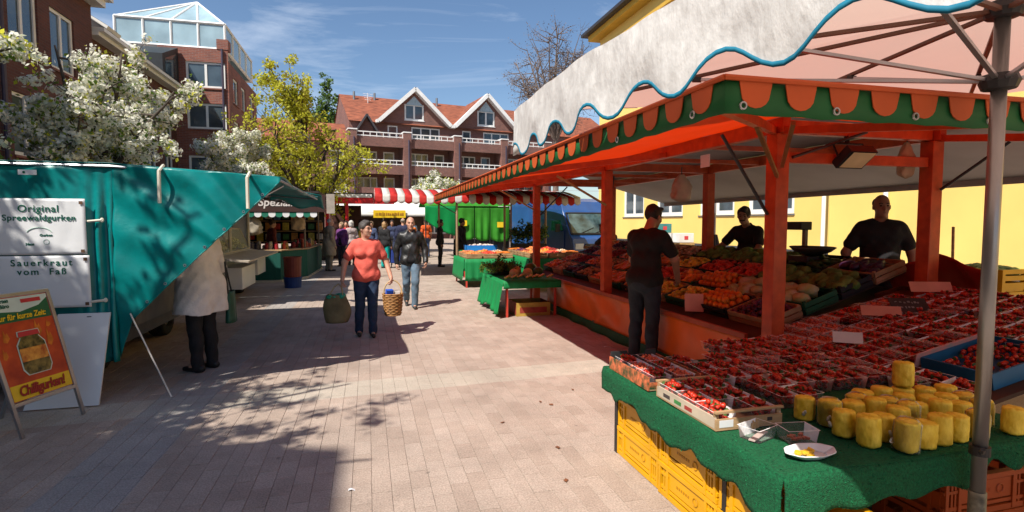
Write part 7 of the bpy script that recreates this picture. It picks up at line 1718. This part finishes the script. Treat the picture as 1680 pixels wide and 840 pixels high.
for k in range(13):
    z = .31 + k * .025; r = .105 + .035 * (k / 12) ** .7
    m.tube([(.34 + (r + .006 * math.sin(9 * a + k * math.pi)) * math.cos(a), 8.12 + (r + .006 * math.sin(9 * a + k * math.pi)) * .85 * math.sin(a), z) for a in [i * math.pi / 18 for i in range(37)]], .0135, 5, cap=False)
m.build('woven_side', M_WICK, wb, smooth=True)
m = MB(); m.lathe([(0, .30), (.108, .30), (.108, .315), (0, .315)], 20, (.34, 8.12, 0)); m.build('base', M_WICK, wb); m = MB(); m.tube([(.34 - .13 * math.cos(a), 8.12, .61 + .20 * math.sin(a)) for a in [i * math.pi / 12 for i in range(13)]], .011, 6); m.build('handle', mat('wicker_pale', (.5, .34, .16), .6, .2), wb)
m = MB(); m.box((.29, 8.1, .62), (.10, .07, .12), .3, .2); m.build('blue_packet', mat('packet_blue', (.02, .09, .5), .4, .2), wb); m = MB(); m.box((.40, 8.14, .61), (.07, .09, .08), .1); m.build('pale_packet', M_CARDW, wb)
# customer at the orange stall
person('customer in black T-shirt and dark jeans reaching over the orange stall', (3.12, 5.78, 0), -58, 1.86, 1.10, 'tan', ('short', (.018, .013, .010)), ('tshirt', (.010, .010, .011)), (.018, .024, .034), (.012, .012, .012), res=.011,
       pose=dict(lean=.16, nod=.55, turn=-.15, re=(.27, .17, 1.15), rw=(.22, .34, .93), le=(-.24, .16, 1.13), lw=(-.16, .38, .98), lk=(-.11, .03, .5), grip=.9))
# sellers
person('bald seller in black polo shirt standing beside the rear corner post', (5.5, 4.85, .16), 140, 1.78, 1.22, 'olive', ('fringe', (.02, .015, .012)), ('polo', (.009, .009, .011)), (.03, .03, .035), pose=dict(turn=.12, re=(.32, .02, 1.13), rw=(.30, .16, .93), le=(-.30, -.04, 1.13), lw=(-.28, .10, .9)))
person('moustached dark-haired seller in black polo leaning over the vegetables', (5.5, 7.0, .14), 112, 1.74, 1.05, 'olive', ('short', (.012, .010, .009)), ('polo', (.009, .009, .011)), (.03, .03, .035), beard=(.015, .012, .010),
       pose=dict(lean=.20, nod=.25, turn=.35, le=(-.27, .22, 1.14), lw=(-.16, .46, 1.03), re=(.33, .20, 1.16), rw=(.50, .42, 1.06), grip=.8))
person('seller in red apron bending far over the goods at the middle post', (5.6, 11.7, .0), 105, 1.72, 1.0, 'olive', ('short', (.012, .010, .009)), ('tshirt', (.07, .05, .035)), (.03, .03, .035), res=.016, pose=dict(lean=.55, nod=.4, le=(-.30, .42, 1.12), lw=(-.26, .72, 1.12), re=(.3, .45, 1.1), rw=(.24, .72, 1.1)),
       extra=lambda root, T, SH, EL, WR, HP, add: add('apron', [('c', T(-.09, .06, 1.25), T(-.09, .06, .95), .10, .11, .04), ('c', T(.09, .06, 1.25), T(.09, .06, .95), .10, .11, .04), ('c', V3(-.07, .05, .9), V3(-.07, .04, .6), .12, .12, .04), ('c', V3(.07, .05, .9), V3(.07, .04, .6), .12, .12, .04)], mat('apron_red', (.5, .03, .012), .7, .1), .004))
# customer in white coat at the teal trailer (facing its counter)
person('shopper in pale jacket and black trousers half hidden by the teal tarp', (-1.80, 6.75, 0), 62, 1.76, 1.22, 'fair', ('short', (.2, .18, .16)), ('coat', (.64, .615, .63)), (.012, .012, .015), (.012, .012, .012), pose=dict(hem=.66, lean=.03, le=(-.30, .06, 1.12), lw=(-.24, .27, 1.05), re=(.30, .02, 1.12), rw=(.26, .22, 1.02)))
hb = thing('green_handbag', 'dark green shoulder bag hanging at the pale jacketed shopper', 'bag', (-1.55, 6.92, .5)); m = MB(); m.grid(lambda u, v: (-1.55 + .055 * math.cos(2 * math.pi * u) * (1 - .3 * v), 6.95 + .14 * math.sin(2 * math.pi * u) * (1 - .2 * v), .50 + .36 * v), 18, 8); m.build('bag', mat('bag_darkgreen', (.01, .07, .045), .5, .2), hb, smooth=True, solid=.004); m = MB(); m.tube([(-1.55, 6.83, .84), (-1.58, 6.86, 1.2), (-1.55, 7.0, .84)], .01, 5); m.build('strap', M_BLKS, hb)
# background crowd
F = dict(res=.02, fingers=False)
person('elderly man in beige coat and trousers seen from the side near the delicatessen stall', (-1.28, 19.6, 0), -60, 1.78, 1.1, 'fair', ('fringe', (.4, .38, .36)), ('coat', (.36, .29, .20)), (.30, .25, .18), (.04, .03, .03), pose=dict(lean=.08), **F)
person('woman in black jacket and turquoise trousers with fair hair', (.60, 20.3, 0), -40, 1.66, 1.0, 'fair', ('bob', (.36, .22, .10)), ('jacket', (.012, .012, .014)), (.0, .33, .30), (.05, .05, .05), female=True, **F)
person('bald man in navy jacket seen from behind beside the turquoise trousers', (1.32, 21.6, 0), -8, 1.80, 1.15, 'fair', ('fringe', (.3, .25, .2)), ('jacket', (.018, .022, .06)), (.04, .05, .10), (.03, .03, .03), **F)
person('man in orange-red shirt and jeans in the far crowd', (2.65, 26.0, 0), 20, 1.8, 1.0, 'tan', ('short', (.03, .02, .02)), ('tshirt', (.65, .10, .02)), (.04, .07, .16), **F)
person('shopper in bright orange jacket beside the orange-red shirt', (2.05, 27.0, 0), 160, 1.66, 1.1, 'fair', ('short', (.25, .2, .18)), ('jacket', (.75, .17, .01)), (.06, .06, .08), **F)
person('dark clothed shopper at the peach table under the striped awning', (3.05, 18.6, 0), -70, 1.78, 1.1, 'olive', ('short', (.012, .01, .01)), ('coat', (.012, .012, .014)), (.012, .012, .014), pose=dict(lean=.1), **F)
person('second dark clothed figure behind the first under the striped awning', (2.6, 20.4, 0), -100, 1.74, 1.0, 'olive', ('short', (.012, .01, .01)), ('jacket', (.016, .014, .016)), (.015, .014, .02), **F)
person('white haired shopper in pale checked top left of the coral shirt', (-.62, 22.2, 0), 25, 1.70, 1.05, 'fair', ('bob', (.5, .48, .45)), ('sweater', (.42, .34, .33)), (.03, .03, .04), female=True, **F)
person('shopper in red jacket before the red kiosk', (-.85, 23.6, 0), 170, 1.70, 1.05, 'fair', ('short', (.05, .03, .02)), ('jacket', (.5, .03, .03)), (.02, .02, .025), **F)
person('shopper in white top and navy cardigan left of the turquoise trousers', (.15, 22.6, 0), 150, 1.68, 1.0, 'fair', ('short', (.15, .09, .05)), ('sweater', (.05, .07, .14)), (.55, .55, .56), female=True, **F)
person('shopper in green jacket in the distance before the white tent', (-.35, 27.6, 0), 190, 1.72, 1.0, 'fair', ('short', (.04, .03, .02)), ('jacket', (.03, .14, .07)), (.03, .03, .05), **F)
person('shopper in dark blue behind the leather jacketed man', (1.05, 25.0, 0), 175, 1.74, 1.0, 'tan', ('short', (.03, .02, .02)), ('jacket', (.03, .04, .09)), (.03, .04, .08), **F)
person('stallholder in dark red behind the delicatessen counter', (-2.95, 18.9, 0), -60, 1.72, 1.0, 'fair', ('short', (.05, .03, .02)), ('sweater', (.16, .03, .03)), (.03, .03, .04), **F)
person('shopper in mustard jacket between the red kiosk and the tent', (-.15, 25.6, 0), 200, 1.68, 1.05, 'fair', ('bob', (.2, .12, .06)), ('jacket', (.42, .27, .04)), (.03, .03, .05), female=True, **F)
person('shopper in grey sweater standing under the yellow banner', (1.75, 28.6, 0), 170, 1.76, 1.1, 'fair', ('short', (.12, .08, .05)), ('sweater', (.22, .22, .24)), (.04, .05, .09), **F)
person('shopper in white shirt under the white tent', (.75, 28.9, 0), 30, 1.72, 1.0, 'tan', ('short', (.03, .02, .02)), ('tshirt', (.62, .60, .58)), (.04, .04, .05), **F)
person('shopper in purple jacket beside the delicatessen counter', (-.95, 21.6, 0), 150, 1.64, 1.1, 'fair', ('bob', (.3, .2, .12)), ('jacket', (.12, .03, .14)), (.03, .03, .04), female=True, **F)
person('shopper in pale blue shirt far down the lane by the emerald tarp', (2.3, 29.5, 0), 200, 1.78, 1.0, 'fair', ('short', (.1, .07, .05)), ('tshirt', (.25, .36, .5)), (.05, .06, .1), **F)
pu = thing('shopping_trolley', 'blue shopping trolley beside the turquoise trousers', 'trolley', (.95, 20.4, 0)); m = MB(); m.box((.95, 20.4, .45), (.34, .28, .55), .2); m.build('bag', mat('trolley_blue', (.02, .05, .28), .6, .2), pu, bevel=.03)
m = MB(); m.tube([(.85, 20.52, .1), (.85, 20.56, 1.0), (1.08, 20.56, 1.0), (1.08, 20.52, .1)], .012, 6); m.build('handle', M_ALU, pu)
for x in (.82, 1.1): m = MB(); m.lathe([(0, -.015), (.08, -.015), (.08, .015), (0, .015)], 14); m.v = [(x + z_, 20.5 + x_, .085 + y_) for x_, y_, z_ in m.v]; m.build('wheel', M_TYRE, pu)
